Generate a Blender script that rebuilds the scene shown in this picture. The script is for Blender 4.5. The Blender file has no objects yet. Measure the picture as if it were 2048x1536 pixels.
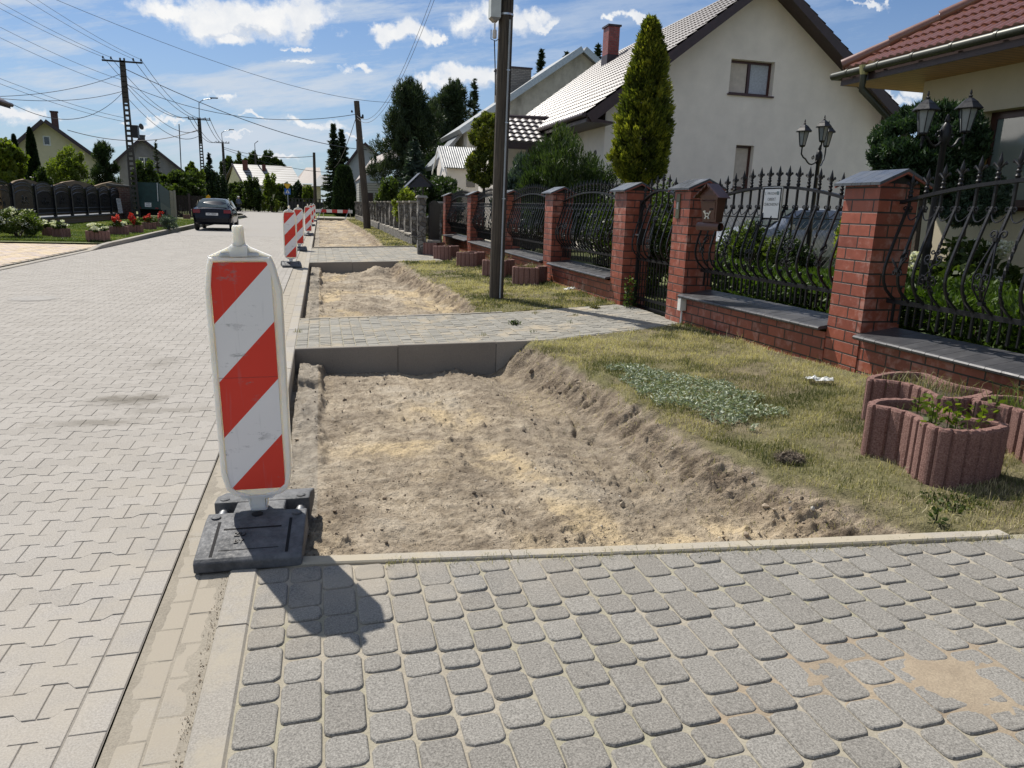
import bpy, math, random
import numpy as np
from mathutils import Vector, Matrix
random.seed(7); rng=np.random.default_rng(7)
scene=bpy.context.scene; col=scene.collection
R=math.radians; PI=math.pi
# ------------------------------------------------------------------ camera
FP,CX,CY,EYE=1469.0,1024.0,768.0,1.42      # focal length, centre (photo pixels), eye height
RM=np.array([[0.969,0.028,-0.247],[-0.247,0.233,-0.941],[0.031,0.972,0.233]])
def _ray(x,y):
    v=np.array([x-CX,-(y-CY),-FP]); return v/np.linalg.norm(v)
_Y=_ray(639,404); _n=_ray(829,6900); _Z=-(_n-_Y*np.dot(_n,_Y)); _Z/=np.linalg.norm(_Z); _X=np.cross(_Y,_Z)
RM=np.array([_X,_Y,_Z])
cd=bpy.data.cameras.new('camera'); cam=bpy.data.objects.new('camera',cd); col.objects.link(cam)
cd.sensor_width=36; cd.lens=FP/2048*36; cd.clip_end=3000; cd.clip_start=.05
m=Matrix([list(r)+[0] for r in RM]+[[0,0,0,1]]); m.translation=(0,0,EYE); cam.matrix_world=m
scene.camera=cam
def gz(x,y,z=0.):
    d=RM@_ray(x,y); t=(z-EYE)/d[2]; return Vector((d[0]*t,d[1]*t,z))
def gx(x,y,X):
    d=RM@_ray(x,y); t=X/d[0]; return Vector((X,d[1]*t,EYE+d[2]*t))
def gy(x,y,Y):
    d=RM@_ray(x,y); t=Y/d[1]; return Vector((d[0]*t,Y,EYE+d[2]*t))
# ------------------------------------------------------------------ light
SUN_AZ,SUN_EL=R(-23),R(51)
sv=Vector((math.sin(SUN_AZ)*math.cos(SUN_EL),math.cos(SUN_AZ)*math.cos(SUN_EL),math.sin(SUN_EL)))
sl=bpy.data.lights.new('sun','SUN'); sl.energy=5.0; sl.angle=R(.53); sl.color=(1,.945,.86)
so=bpy.data.objects.new('sun',sl); col.objects.link(so); so.rotation_euler=sv.to_track_quat('Z','Y').to_euler(); so.location=(0,0,30)
scene.view_settings.view_transform='Standard'; scene.view_settings.look='None'
scene.view_settings.exposure=0.33; scene.view_settings.gamma=1
w=bpy.data.worlds.new('World'); scene.world=w; w.use_nodes=True
def world():
    nt=w.node_tree; N=nt.nodes; L=nt.links; N.clear()
    def mth(op,a,b=None,c=None,clamp=False):
        n=N.new('ShaderNodeMath'); n.operation=op; n.use_clamp=clamp
        for i,v in enumerate((a,b,c)):
            if v is None: continue
            if isinstance(v,(int,float)): n.inputs[i].default_value=v
            else: L.new(v,n.inputs[i])
        return n.outputs[0]
    def mix(f,a,b):
        n=N.new('ShaderNodeMix'); n.data_type='RGBA'
        for s,v in ((n.inputs[0],f),(n.inputs[6],a),(n.inputs[7],b)):
            if isinstance(v,(int,float)): s.default_value=v
            elif isinstance(v,tuple): s.default_value=v+(1,)
            else: L.new(v,s)
        return n.outputs[2]
    sky=N.new('ShaderNodeTexSky'); sky.sky_type='NISHITA'; sky.sun_disc=False
    sky.sun_elevation=SUN_EL; sky.sun_rotation=SUN_AZ; sky.air_density=1.0; sky.dust_density=.6; sky.ozone_density=2.2
    tc=N.new('ShaderNodeTexCoord'); sp=N.new('ShaderNodeSeparateXYZ'); L.new(tc.outputs['Generated'],sp.inputs[0])
    x,y,z=sp.outputs
    yy=mth('MAXIMUM',y,.05); u=mth('DIVIDE',x,yy); v=mth('DIVIDE',z,yy)
    front=mth('GREATER_THAN',y,.06)
    cb=N.new('ShaderNodeCombineXYZ'); L.new(u,cb.inputs[0]); L.new(v,cb.inputs[1])
    def noise(scale,det,rough,vec=None,sx=1,sy=1,off=(0,0,0)):
        mp=N.new('ShaderNodeMapping'); mp.inputs['Scale'].default_value=(sx,sy,1); mp.inputs['Location'].default_value=off
        L.new(vec or cb.outputs[0],mp.inputs[0])
        n=N.new('ShaderNodeTexNoise'); n.inputs['Scale'].default_value=scale; n.inputs['Detail'].default_value=det
        n.inputs['Roughness'].default_value=rough; L.new(mp.outputs[0],n.inputs[0]); return n.outputs[0]
    # cumulus: places (in sky direction) of the clouds
    blobs=[(330,22,70,30),(420,35,110,42),(520,35,120,40),(610,35,70,32),(470,68,60,18),(590,84,26,7),
      (800,62,52,24),(770,55,25,14),(850,72,22,10),(940,40,60,38),(1010,45,50,34),(1060,38,50,22),(1095,52,20,9),
      (602,125,30,7),(725,133,38,10),(855,165,60,22),(930,155,70,24),(985,160,50,28),(447,187,29,11),
      (590,240,35,11),(640,244,45,10),(500,238,20,6),(45,222,50,24),(90,228,30,12),(10,215,40,20),(265,236,30,6),(320,240,40,10),(360,250,25,6),
      (1215,38,22,10),(1262,42,30,10),(1830,185,26,18),(1800,210,30,16),(1790,310,30,20),(700,268,13,4),(468,272,16,4),(310,262,14,3),(1745,4,40,6),
      (1990,30,50,20),(560,322,30,5),(770,286,22,7)]
    def warp(scale,amt,off):
        mp=N.new('ShaderNodeMapping'); mp.inputs['Location'].default_value=off; L.new(cb.outputs[0],mp.inputs[0])
        n=N.new('ShaderNodeTexNoise'); n.inputs['Scale'].default_value=scale; n.inputs['Detail'].default_value=6; n.inputs['Roughness'].default_value=.6; L.new(mp.outputs[0],n.inputs[0])
        s_=N.new('ShaderNodeSeparateXYZ'); L.new(n.outputs[1],s_.inputs[0]); return mth('MULTIPLY',mth('SUBTRACT',s_.outputs[0],.5),amt*1.6),mth('MULTIPLY',mth('SUBTRACT',s_.outputs[1],.5),amt)
    wa=warp(16,.07,(0,0,0)); wb=warp(46,.024,(2,1,0))
    uw=mth('ADD',u,mth('ADD',wa[0],wb[0])); vw=mth('ADD',v,mth('ADD',wa[1],wb[1]))
    def field(dv):
        F=None; vv=mth('ADD',vw,dv)
        for (a,b,ra,rb) in blobs:
            d=RM@_ray(a,b); d1=RM@_ray(a+ra,b); d2=RM@_ray(a,b+rb)
            u0,v0=d[0]/d[1],d[2]/d[1]; ru=abs(d1[0]/d1[1]-u0)*1.02; rv=abs(d2[2]/d2[1]-v0)*.96
            e=mth('ADD',mth('POWER',mth('MULTIPLY',mth('SUBTRACT',uw,u0),1/ru),2.),mth('POWER',mth('MULTIPLY',mth('SUBTRACT',vv,v0),1/rv),2.))
            f=mth('SUBTRACT',1.,mth('SQRT',e)); F=f if F is None else mth('SMOOTH_MAX',F,f,.2)
        return F
    F=field(0.); F2=field(.014)
    n1=noise(11,9,.66); n2=noise(24,7,.65,off=(3,7,0))
    wob=mth('ADD',mth('MULTIPLY',mth('SUBTRACT',n1,.5),1.5),mth('MULTIPLY',mth('SUBTRACT',n2,.5),1.2))
    F=mth('ADD',mth('ADD',F,.04),wob)
    mr=N.new('ShaderNodeMapRange'); mr.interpolation_type='SMOOTHSTEP'; L.new(F,mr.inputs[0]); mr.inputs[1].default_value=-.16; mr.inputs[2].default_value=.62
    cum=mth('MULTIPLY',mr.outputs[0],front)
    # general clouds elsewhere in the sky (behind the viewer)
    nb=noise(2.2,8,.6,vec=tc.outputs['Generated'],sy=1,off=(5,1,2)); mb=N.new('ShaderNodeMapRange'); L.new(nb,mb.inputs[0]); mb.inputs[1].default_value=.55; mb.inputs[2].default_value=.68
    back=mth('MULTIPLY',mb.outputs[0],mth('SUBTRACT',1.,front)); cum=mth('MAXIMUM',cum,back)
    n3=noise(7,6,.55,off=(0,.035,0)); n4=noise(11,9,.66,off=(0.0,-.018,0))
    shade=N.new('ShaderNodeMapRange'); L.new(mth('ADD',mth('MULTIPLY',n4,.7),mth('MULTIPLY',n3,.5)),shade.inputs[0]); shade.inputs[1].default_value=.5; shade.inputs[2].default_value=.68
    deep=N.new('ShaderNodeMapRange'); L.new(F,deep.inputs[0]); deep.inputs[1].default_value=.05; deep.inputs[2].default_value=.5
    und=N.new('ShaderNodeMapRange'); L.new(mth('ADD',mth('SUBTRACT',F2,F),mth('MULTIPLY',mth('SUBTRACT',n2,.5),.9)),und.inputs[0]); und.inputs[1].default_value=-.05; und.inputs[2].default_value=.45
    dk=mth('MULTIPLY',mth('ADD',mth('MULTIPLY',und.outputs[0],.75),mth('MULTIPLY',shade.outputs[0],.45)),deep.outputs[0],None,True)
    cc=mix(dk,(15.2,15.2,15.1),(8.6,9.8,11.8))
    # cirrus veils
    sk=N.new('ShaderNodeCombineXYZ'); L.new(u,sk.inputs[0]); L.new(mth('SUBTRACT',v,mth('MULTIPLY',u,.18)),sk.inputs[1])
    c1=noise(2.2,8,.66,vec=sk.outputs[0],sx=.8,sy=4.2,off=(2.2,1.3,0)); c2=noise(7,8,.68,vec=sk.outputs[0],sx=.7,sy=4.5,off=(1,0,0))
    cr=N.new('ShaderNodeMapRange'); cr.interpolation_type='SMOOTHSTEP'; L.new(mth('ADD',mth('MULTIPLY',c1,.75),mth('MULTIPLY',c2,.25)),cr.inputs[0]); cr.inputs[1].default_value=.41; cr.inputs[2].default_value=.585; cr.inputs[4].default_value=.95
    hz=N.new('ShaderNodeMapRange'); L.new(z,hz.inputs[0]); hz.inputs[1].default_value=.0; hz.inputs[2].default_value=.30; hz.inputs[3].default_value=.5; hz.inputs[4].default_value=0
    # less veil to the right of the street
    rt=N.new('ShaderNodeMapRange'); L.new(u,rt.inputs[0]); rt.inputs[1].default_value=.05; rt.inputs[2].default_value=.5; rt.inputs[3].default_value=1.; rt.inputs[4].default_value=.35
    cir=mth('MAXIMUM',mth('MULTIPLY',mth('MULTIPLY',cr.outputs[0],rt.outputs[0]),1.),hz.outputs[0])
    tint=N.new('ShaderNodeMix'); tint.data_type='RGBA'; tint.blend_type='MULTIPLY'; tint.inputs[0].default_value=1; L.new(sky.outputs[0],tint.inputs[6]); tint.inputs[7].default_value=(.76,1.06,1.42,1)
    c=mix(cir,tint.outputs[2],(9.6,10.8,12.4)); c=mix(cum,c,cc)
    bg=N.new('ShaderNodeBackground'); bg.inputs[1].default_value=.050; L.new(c,bg.inputs[0])
    out=N.new('ShaderNodeOutputWorld'); L.new(bg.outputs[0],out.inputs[0])
world()
# ------------------------------------------------------------------ helpers
def tag(o,label=None,cat=None,group=None,kind=None):
    if label: o['label']=label
    if cat: o['category']=cat
    if group: o['group']=group
    if kind: o['kind']=kind
    return o
def thing(name,label,cat,loc=(0,0,0),rz=0,group=None):
    o=bpy.data.objects.new(name,None); col.objects.link(o); o.location=loc; o.rotation_euler=(0,0,rz); o.empty_display_size=.2
    return tag(o,label,cat,group)
def copy_tree(o,parent=None,loc=None,rz=None,label=None,scale=None):
    c=o.copy(); col.objects.link(c); c.parent=parent
    if loc is not None: c.location=loc
    if rz is not None: c.rotation_euler=(0,0,rz)
    if scale is not None: c.scale=(scale,)*3 if isinstance(scale,(int,float)) else scale
    if label: c['label']=label
    for ch in list(o.children): copy_tree(ch,c)
    return c
def wloc(p):
    v=Vector((0,0,0))
    while p is not None: v+=Vector(p.location); p=p.parent
    return v
def npmesh(name,V,F,mat,parent=None,smooth=False,var=None,local=False,cvar=None):
    V=np.asarray(V,dtype=np.float32).reshape(-1,3)
    if parent is None and not local:
        lo=V.min(0); hi=V.max(0); org=np.array([(lo[0]+hi[0])/2,(lo[1]+hi[1])/2,lo[2]])
    elif parent is not None and not local: org=np.array(wloc(parent))
    else: org=np.zeros(3)
    V=V-org
    me=bpy.data.meshes.new(name)
    if isinstance(F,np.ndarray):
        k=F.shape[1]; tot=np.full(len(F),k,dtype=np.int32); idx=F.reshape(-1).astype(np.int32)
    else:
        tot=np.array([len(f) for f in F],dtype=np.int32); idx=np.fromiter((i for f in F for i in f),dtype=np.int32)
    me.vertices.add(len(V)); me.vertices.foreach_set('co',V.reshape(-1).astype(np.float32))
    me.loops.add(len(idx)); me.loops.foreach_set('vertex_index',idx)
    me.polygons.add(len(tot)); st=np.zeros(len(tot),dtype=np.int32); st[1:]=np.cumsum(tot)[:-1]
    me.polygons.foreach_set('loop_start',st); me.polygons.foreach_set('loop_total',tot)
    me.update(calc_edges=True)
    me.polygons.foreach_set('use_smooth',np.full(len(tot),smooth is True,dtype=bool))
    if var is not None:
        a=me.attributes.new('var','FLOAT','FACE'); a.data.foreach_set('value',np.asarray(var,dtype=np.float32))
    if cvar is not None:
        for kx,va in cvar.items():
            a=me.attributes.new(kx,'FLOAT','POINT'); a.data.foreach_set('value',np.asarray(va,dtype=np.float32))
    for mm in (mat if isinstance(mat,(list,tuple)) else [mat]): me.materials.append(mm)
    me.validate()
    o=bpy.data.objects.new(name,me); col.objects.link(o)
    if parent is not None: o.parent=parent
    elif not local: o.location=Vector(org.tolist())
    return o
class MB:
    def __init__(s): s.v=[]; s.f=[]; s.xf=None; s.mi=[]; s.cm=0
    def add(s,vs,fs):
        b=len(s.v)
        for p in vs:
            p=Vector(p)
            if s.xf is not None: p=s.xf@p
            s.v.append(tuple(p))
        s.f+= [tuple(i+b for i in f) for f in fs]; s.mi+=[s.cm]*len(fs); return s
    def box(s,x0,x1,y0,y1,z0,z1):
        return s.add([(x0,y0,z0),(x1,y0,z0),(x1,y1,z0),(x0,y1,z0),(x0,y0,z1),(x1,y0,z1),(x1,y1,z1),(x0,y1,z1)],
          [(0,3,2,1),(4,5,6,7),(0,1,5,4),(1,2,6,5),(2,3,7,6),(3,0,4,7)])
    def bbox(s,x0,x1,y0,y1,z0,z1,b=.01):   # box with chamfered top edges
        return s.add([(x0,y0,z0),(x1,y0,z0),(x1,y1,z0),(x0,y1,z0),(x0,y0,z1-b),(x1,y0,z1-b),(x1,y1,z1-b),(x0,y1,z1-b),
           (x0+b,y0+b,z1),(x1-b,y0+b,z1),(x1-b,y1-b,z1),(x0+b,y1-b,z1)],
          [(0,3,2,1),(8,9,10,11),(0,1,5,4),(1,2,6,5),(2,3,7,6),(3,0,4,7),(4,5,9,8),(5,6,10,9),(6,7,11,10),(7,4,8,11)])
    def poly(s,pts,d):      # closed polygon (3D) extruded by vector d
        n=len(pts); d=Vector(d); P=[Vector(p) for p in pts]
        return s.add(P+[p+d for p in P],[tuple(range(n-1,-1,-1)),tuple(range(n,2*n))]+[(i,(i+1)%n,(i+1)%n+n,i+n) for i in range(n)])
    def quad(s,*p): return s.add(p,[tuple(range(len(p)))])
    def slab(s,a,b,c,d,t):  # quad thickened downward by t
        P=[Vector(q) for q in (a,b,c,d)]; return s.poly([p-Vector((0,0,t)) for p in P],(0,0,t))
    def tube(s,path,r,n=6,twist=0,cap=True,ph=0,flat=None):
        P=[Vector(p) for p in path]; m_=len(P); rs=r if isinstance(r,(list,tuple)) else [r]*m_
        up=None; vs=[]
        for i,p in enumerate(P):
            t=(P[min(i+1,m_-1)]-P[max(i-1,0)]);
            if t.length<1e-9: t=Vector((0,0,1))
            t.normalize()
            if up is None:
                up=Vector((1,0,0)) if abs(t.x)<.9 else Vector((0,1,0))
            up=(up-t*up.dot(t)); up=up.normalized() if up.length>1e-6 else t.orthogonal().normalized()
            sd=t.cross(up)
            for k in range(n):
                a=2*PI*k/n+ph+twist*i
                e1,e2=(1,1) if flat is None else flat
                vs.append(p+(up*math.cos(a)*e1+sd*math.sin(a)*e2)*rs[i])
        fs=[(i*n+k,i*n+(k+1)%n,(i+1)*n+(k+1)%n,(i+1)*n+k) for i in range(m_-1) for k in range(n)]
        if cap: fs+=[tuple(range(n-1,-1,-1)),tuple(range((m_-1)*n,m_*n))]
        return s.add(vs,fs)
    def lathe(s,prof,c=(0,0,0),n=12,ax=None):
        c=Vector(c); vs=[]; fs=[]; M=Matrix.Identity(3) if ax is None else Vector(ax).to_track_quat('Z','Y').to_matrix()
        for r,z in prof:
            for k in range(n): vs.append(c+M@Vector((r*math.cos(2*PI*k/n),r*math.sin(2*PI*k/n),z)))
        for i in range(len(prof)-1):
            for k in range(n): fs.append((i*n+k,i*n+(k+1)%n,(i+1)*n+(k+1)%n,(i+1)*n+k))
        fs+=[tuple(range(n-1,-1,-1)),tuple(range((len(prof)-1)*n,len(prof)*n))]
        return s.add(vs,fs)
    def ball(s,c,r,n=10,m_=6,sc=(1,1,1)):
        prof=[(max(1e-4,r*math.sin(PI*i/m_)),-r*math.cos(PI*i/m_)) for i in range(m_+1)]
        b=len(s.v); o=s.xf; s.lathe(prof,(0,0,0),n)
        for i in range(b,len(s.v)):
            p=s.v[i]
            if o is not None: p=tuple(o.inverted()@Vector(p))
            q=Vector((p[0]*sc[0]+c[0],p[1]*sc[1]+c[1],p[2]*sc[2]+c[2]))
            s.v[i]=tuple(o@q if o is not None else q)
        return s
    def build(s,name,mat,parent=None,smooth=False,local=False):
        o=npmesh(name,np.array(s.v),s.f,mat,parent,False,local=local)
        if any(s.mi): o.data.polygons.foreach_set('material_index',np.array(s.mi,dtype=np.int32))
        if smooth:
            o.data.polygons.foreach_set('use_smooth',np.ones(len(s.f),dtype=bool))
            try: o.data.set_sharp_from_angle(angle=R(smooth if smooth is not True else 40))
            except Exception: pass
        return o
def text_mesh(name,body,size,mat,parent,loc,rot,ext=.0015,sx=1.):
    cu=bpy.data.curves.new(name,'FONT'); cu.body=body; cu.size=size; cu.extrude=ext; cu.align_x='CENTER'; cu.align_y='CENTER'; cu.resolution_u=2
    t=bpy.data.objects.new(name,cu); col.objects.link(t); bpy.context.view_layer.update()
    me=bpy.data.meshes.new_from_object(t.evaluated_get(bpy.context.evaluated_depsgraph_get())); bpy.data.objects.remove(t)
    me.materials.clear(); me.materials.append(mat)
    o=bpy.data.objects.new(name,me); col.objects.link(o); o.parent=parent; o.location=loc; o.rotation_euler=rot; o.scale=(sx,1,1); return o
# value noise on arrays
def _h(ix,iy,iz,s):
    n=(ix*374761393+iy*668265263+iz*2147483647+s*974711)&0xffffffff
    n=((n^(n>>13))*1274126177)&0xffffffff; return ((n^(n>>16))&0xffff)/65535.0
def vn(x,y,z=0.,s=0):
    x=np.asarray(x,float); y=np.asarray(y,float)+0*x; z=np.asarray(z,float)+0*x
    ix,iy,iz=np.floor(x).astype(np.int64),np.floor(y).astype(np.int64),np.floor(z).astype(np.int64)
    fx,fy,fz=x-ix,y-iy,z-iz; fx,fy,fz=[f*f*(3-2*f) for f in (fx,fy,fz)]
    r=0
    for a in (0,1):
        for b in (0,1):
            for c in (0,1):
                r=r+_h(ix+a,iy+b,iz+c,s)*(fx if a else 1-fx)*(fy if b else 1-fy)*(fz if c else 1-fz)
    return r
def fbm(x,y,z=0.,s=0,o=4,g=.5):
    t=0;a=1;n=0
    for i in range(o):
        f=2**i; t=t+a*vn(np.asarray(x)*f,np.asarray(y)*f,np.asarray(z)*f,s+i); n+=a; a*=g
    return t/n
def sm(e0,e1,x):
    t=np.clip((x-e0)/(e1-e0),0,1); return t*t*(3-2*t)
# ------------------------------------------------------------------ materials
class NT:
    def __init__(s,name):
        s.m=bpy.data.materials.new(name); s.m.use_nodes=True; s.t=s.m.node_tree; s.N=s.t.nodes; s.L=s.t.links
        s.N.clear(); s.out=s.N.new('ShaderNodeOutputMaterial'); s.b=s.N.new('ShaderNodeBsdfPrincipled'); s.L.new(s.b.outputs[0],s.out.inputs[0])
        s.tc=s.N.new('ShaderNodeTexCoord')
    def set(s,sock,v):
        if isinstance(v,(int,float)): sock.default_value=v
        elif isinstance(v,(tuple,list)): sock.default_value=tuple(v)+((1,) if len(v)==3 and len(sock.default_value)==4 else ())
        else: s.L.new(v,sock)
    def i(s,name,v): s.set(s.b.inputs[name],v)
    def math(s,op,a,b=0.,c=None,clamp=False):
        n=s.N.new('ShaderNodeMath'); n.operation=op; n.use_clamp=clamp; s.set(n.inputs[0],a); s.set(n.inputs[1],b)
        if c is not None: s.set(n.inputs[2],c)
        return n.outputs[0]
    def mix(s,f,a,b,mode='MIX'):
        n=s.N.new('ShaderNodeMix'); n.data_type='RGBA'; n.blend_type=mode; s.set(n.inputs[0],f); s.set(n.inputs[6],a); s.set(n.inputs[7],b); return n.outputs[2]
    def noise(s,scale,det=4,rough=.55,coord='Object',sc=(1,1,1),vec=None,col=False):
        mp=s.N.new('ShaderNodeMapping'); mp.inputs['Scale'].default_value=sc; s.L.new(vec if vec is not None else s.tc.outputs[coord],mp.inputs[0])
        n=s.N.new('ShaderNodeTexNoise'); n.inputs['Scale'].default_value=scale; n.inputs['Detail'].default_value=det; n.inputs['Roughness'].default_value=rough
        s.L.new(mp.outputs[0],n.inputs[0]); return n.outputs[1 if col else 0]
    def vor(s,scale,feat='F1',vec=None,out=0):
        n=s.N.new('ShaderNodeTexVoronoi'); n.feature=feat; n.inputs['Scale'].default_value=scale; s.L.new(vec if vec is not None else s.tc.outputs['Object'],n.inputs[0]); return n.outputs[out]
    def rng(s,x,a,b,c=0.,d=1.,smooth=False):
        n=s.N.new('ShaderNodeMapRange'); n.interpolation_type='SMOOTHSTEP' if smooth else 'LINEAR'; s.set(n.inputs[0],x)
        for k,v in zip((1,2,3,4),(a,b,c,d)): s.set(n.inputs[k],v)
        return n.outputs[0]
    def ramp(s,x,stops):
        n=s.N.new('ShaderNodeValToRGB'); s.set(n.inputs[0],x); e=n.color_ramp.elements
        while len(e)<len(stops): e.new(.5)
        for k,(p,c) in enumerate(stops): e[k].position=p; e[k].color=tuple(c)+(1,)
        return n.outputs[0]
    def attr(s,name):
        n=s.N.new('ShaderNodeAttribute'); n.attribute_name=name; return n.outputs['Fac']
    def bump(s,h,strength=.5,dist=.01,nrm=None):
        n=s.N.new('ShaderNodeBump'); n.inputs['Strength'].default_value=strength; n.inputs['Distance'].default_value=dist; s.set(n.inputs['Height'],h)
        if nrm is not None: s.L.new(nrm,n.inputs['Normal'])
        s.L.new(n.outputs[0],s.b.inputs['Normal']); return n.outputs[0]
    def sep(s,v):
        n=s.N.new('ShaderNodeSeparateXYZ'); s.L.new(v,n.inputs[0]); return n.outputs
    def comb(s,x,y,z=0.):
        n=s.N.new('ShaderNodeCombineXYZ'); s.set(n.inputs[0],x); s.set(n.inputs[1],y); s.set(n.inputs[2],z); return n.outputs[0]
def plain(name,c,rough=.6,metal=0.,var=.12,scale=8.,bump=.0,bscale=60.,spec=None):
    t=NT(name); n=t.noise(scale,5,.6); k=t.rng(n,.3,.7,1-var,1+var)
    cc=t.mix(1.,c,t.comb(k,k,k),'MULTIPLY'); t.i('Base Color',cc); t.i('Roughness',rough); t.i('Metallic',metal)
    if spec is not None: t.i('Specular IOR Level',spec)
    if bump: t.bump(t.noise(bscale,3,.6),bump,.01)
    return t.m
def foliage(name,stops,trans=.35,rough=.55):
    t=NT(name); v=t.attr('var'); oi=t.N.new('ShaderNodeObjectInfo')
    v=t.math('ADD',v,t.math('MULTIPLY',t.math('SUBTRACT',oi.outputs['Random'],.5),.12)); c=t.ramp(v,stops)
    t.i('Base Color',c); t.i('Roughness',rough); t.i('Specular IOR Level',.3)
    tr=t.N.new('ShaderNodeBsdfTranslucent'); t.L.new(t.mix(1.,c,(1.25,1.35,.6),'MULTIPLY'),tr.inputs[0])
    mx=t.N.new('ShaderNodeMixShader'); mx.inputs[0].default_value=trans; t.L.new(t.b.outputs[0],mx.inputs[1]); t.L.new(tr.outputs[0],mx.inputs[2]); t.L.new(mx.outputs[0],t.out.inputs[0])
    return t.m
def brickmat(name,bw=.255,bh=.0985,mort=.007,c1=(.31,.085,.050),c2=(.20,.052,.033),mc=(.035,.027,.025),off=.5,lime=.45,rough=.45,ph=(0,0)):
    t=NT(name); g=t.N.new('ShaderNodeNewGeometry'); x,y,z=t.sep(t.tc.outputs['Object']); nx,ny,nz=t.sep(g.outputs['Normal'])
    f=t.math('GREATER_THAN',t.math('ABSOLUTE',nx),t.math('ABSOLUTE',ny)); u=t.math('ADD',t.math('MULTIPLY',y,f),t.math('MULTIPLY',x,t.math('SUBTRACT',1.,f)))
    u=t.math('ADD',u,ph[0]); zz=t.math('ADD',z,ph[1])
    b=t.N.new('ShaderNodeTexBrick'); t.L.new(t.comb(u,zz),b.inputs[0]); b.inputs['Scale'].default_value=1; b.inputs['Brick Width'].default_value=bw; b.inputs['Row Height'].default_value=bh
    b.inputs['Mortar Size'].default_value=mort; b.inputs['Mortar Smooth'].default_value=.15; b.inputs['Bias'].default_value=0; b.offset=off
    b.inputs['Color1'].default_value=c1+(1,); b.inputs['Color2'].default_value=c2+(1,); b.inputs['Mortar'].default_value=mc+(1,)
    n=t.noise(14,5,.6); n2=t.noise(3.2,4,.6)
    k=t.rng(n,.3,.7,.85,1.15); c=t.mix(1.,b.outputs[0],t.comb(k,k,k),'MULTIPLY')
    l=t.math('MULTIPLY',t.rng(t.math('MULTIPLY',n2,n),.26,.44),t.math('SUBTRACT',1.,b.outputs[1])); l=t.math('MULTIPLY',l,lime)
    c=t.mix(l,c,(.50,.36,.31)); t.i('Base Color',c); t.i('Roughness',t.rng(n,.3,.7,rough-.08,rough+.15))
    h=t.math('ADD',t.math('SUBTRACT',1.,b.outputs[1]),t.math('MULTIPLY',n,.12)); t.bump(h,.9,.009); return t.m
# paving concrete: speckled aggregate
def paving(name,c1,c2,speck=.25,sand=0.,sandc=(.50,.42,.31),rough=.75,seed=0,spots=(),dust=False):
    t=NT(name); v=t.attr('var'); n=t.noise(1.1,5,.6); nn=t.math('ADD',t.math('MULTIPLY',n,.5),t.math('MULTIPLY',v,.5))
    c=t.mix(t.rng(nn,.3,.7),c1,c2)
    sp=t.noise(170,2,.7); c=t.mix(t.rng(sp,.30,.72),t.mix(1.,c,(1-speck,)*3,'MULTIPLY'),t.mix(1.,c,(1+speck,)*3,'MULTIPLY'))
    w2=t.vor(260.,out=0); c=t.mix(t.math('MULTIPLY',t.rng(w2,.16,.07),speck*1.2),c,(.75,.73,.70))
    st=t.rng(t.noise(1.7,5,.65,sc=(1,1,1)),.60,.72); c=t.mix(t.math('MULTIPLY',st,.25),c,t.mix(1.,c,(.6,.57,.53),'MULTIPLY'))
    if sand>0:
        s1=t.rng(t.math('ADD',t.noise(2.3,6,.65),t.math('MULTIPLY',t.noise(30,3,.6),.18)),.62-sand*.42,.78-sand*.4); c=t.mix(t.math('MULTIPLY',s1,.9),c,sandc)
    if spots or dust: x,y,z=t.sep(t.tc.outputs['Object'])
    for (sx,sy,rx,ry,k) in spots:
        e=t.math('SQRT',t.math('ADD',t.math('POWER',t.math('DIVIDE',t.math('SUBTRACT',x,sx),rx),2.),t.math('POWER',t.math('DIVIDE',t.math('SUBTRACT',y,sy),ry),2.)))
        e=t.math('ADD',e,t.math('MULTIPLY',t.math('SUBTRACT',t.noise(7,5,.6),.5),2.2)); c=t.mix(t.math('MULTIPLY',t.rng(e,1.0,.25),k),c,t.mix(1.,c,(.45,.43,.39),'MULTIPLY'))
    if dust=='sett':
        d=t.math('MULTIPLY',t.rng(x,1.5,.1),t.rng(y,2.1,2.75)); d=t.math('MULTIPLY',d,t.rng(t.noise(3,6,.65),.36,.6)); c=t.mix(t.math('MULTIPLY',d,.75),c,(.34,.30,.24))
    elif dust:
        d=t.math('MULTIPLY',t.rng(x,-1.9,-.75),t.rng(y,5.5,2.6)); d=t.math('MULTIPLY',d,t.rng(t.noise(3,6,.65),.40,.62)); c=t.mix(t.math('MULTIPLY',d,.6),c,(.36,.325,.27))
    t.i('Base Color',c); t.i('Roughness',.88); t.i('Specular IOR Level',.18)
    t.bump(t.math('ADD',sp,t.math('MULTIPLY',t.noise(60,3,.6),.5)),.35,.002); return t.m
M={}
SP=[(gz(255,800).x,gz(255,800).y,.35,.22,.8),(gz(205,845).x,gz(205,845).y,.45,.12,.6),(gz(330,725).x,gz(330,725).y,.2,.3,.4),(gz(350,820).x,gz(350,820).y,.5,.10,.4)]
M['road']=paving('road_block',(.298,.278,.250),(.330,.309,.280),.26,0,(.42,.37,.29),spots=SP,dust=True)
M['roadfar']=paving('road_far',(.290,.273,.250),(.315,.298,.275),.05,0,(.42,.37,.29))
M['gut']=paving('gutter_block',(.285,.262,.225),(.325,.298,.255),.2,.5,(.32,.285,.23))
M['kerb']=paving('kerb_concrete',(.29,.270,.238),(.335,.312,.278),.25,.2,(.34,.305,.245))
M['edge']=paving('edging_concrete',(.32,.295,.252),(.37,.343,.30),.22,.3,(.38,.335,.255))
M['sett']=paving('grey_sett',(.198,.187,.168),(.232,.221,.200),.46,0,dust='sett')
M['sett2']=paving('grey_sett_worn',(.215,.205,.178),(.268,.256,.224),.3,.04,(.38,.32,.23))
M['slabc']=paving('slab_concrete',(.22,.195,.165),(.31,.28,.24),.2,0)
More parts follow.
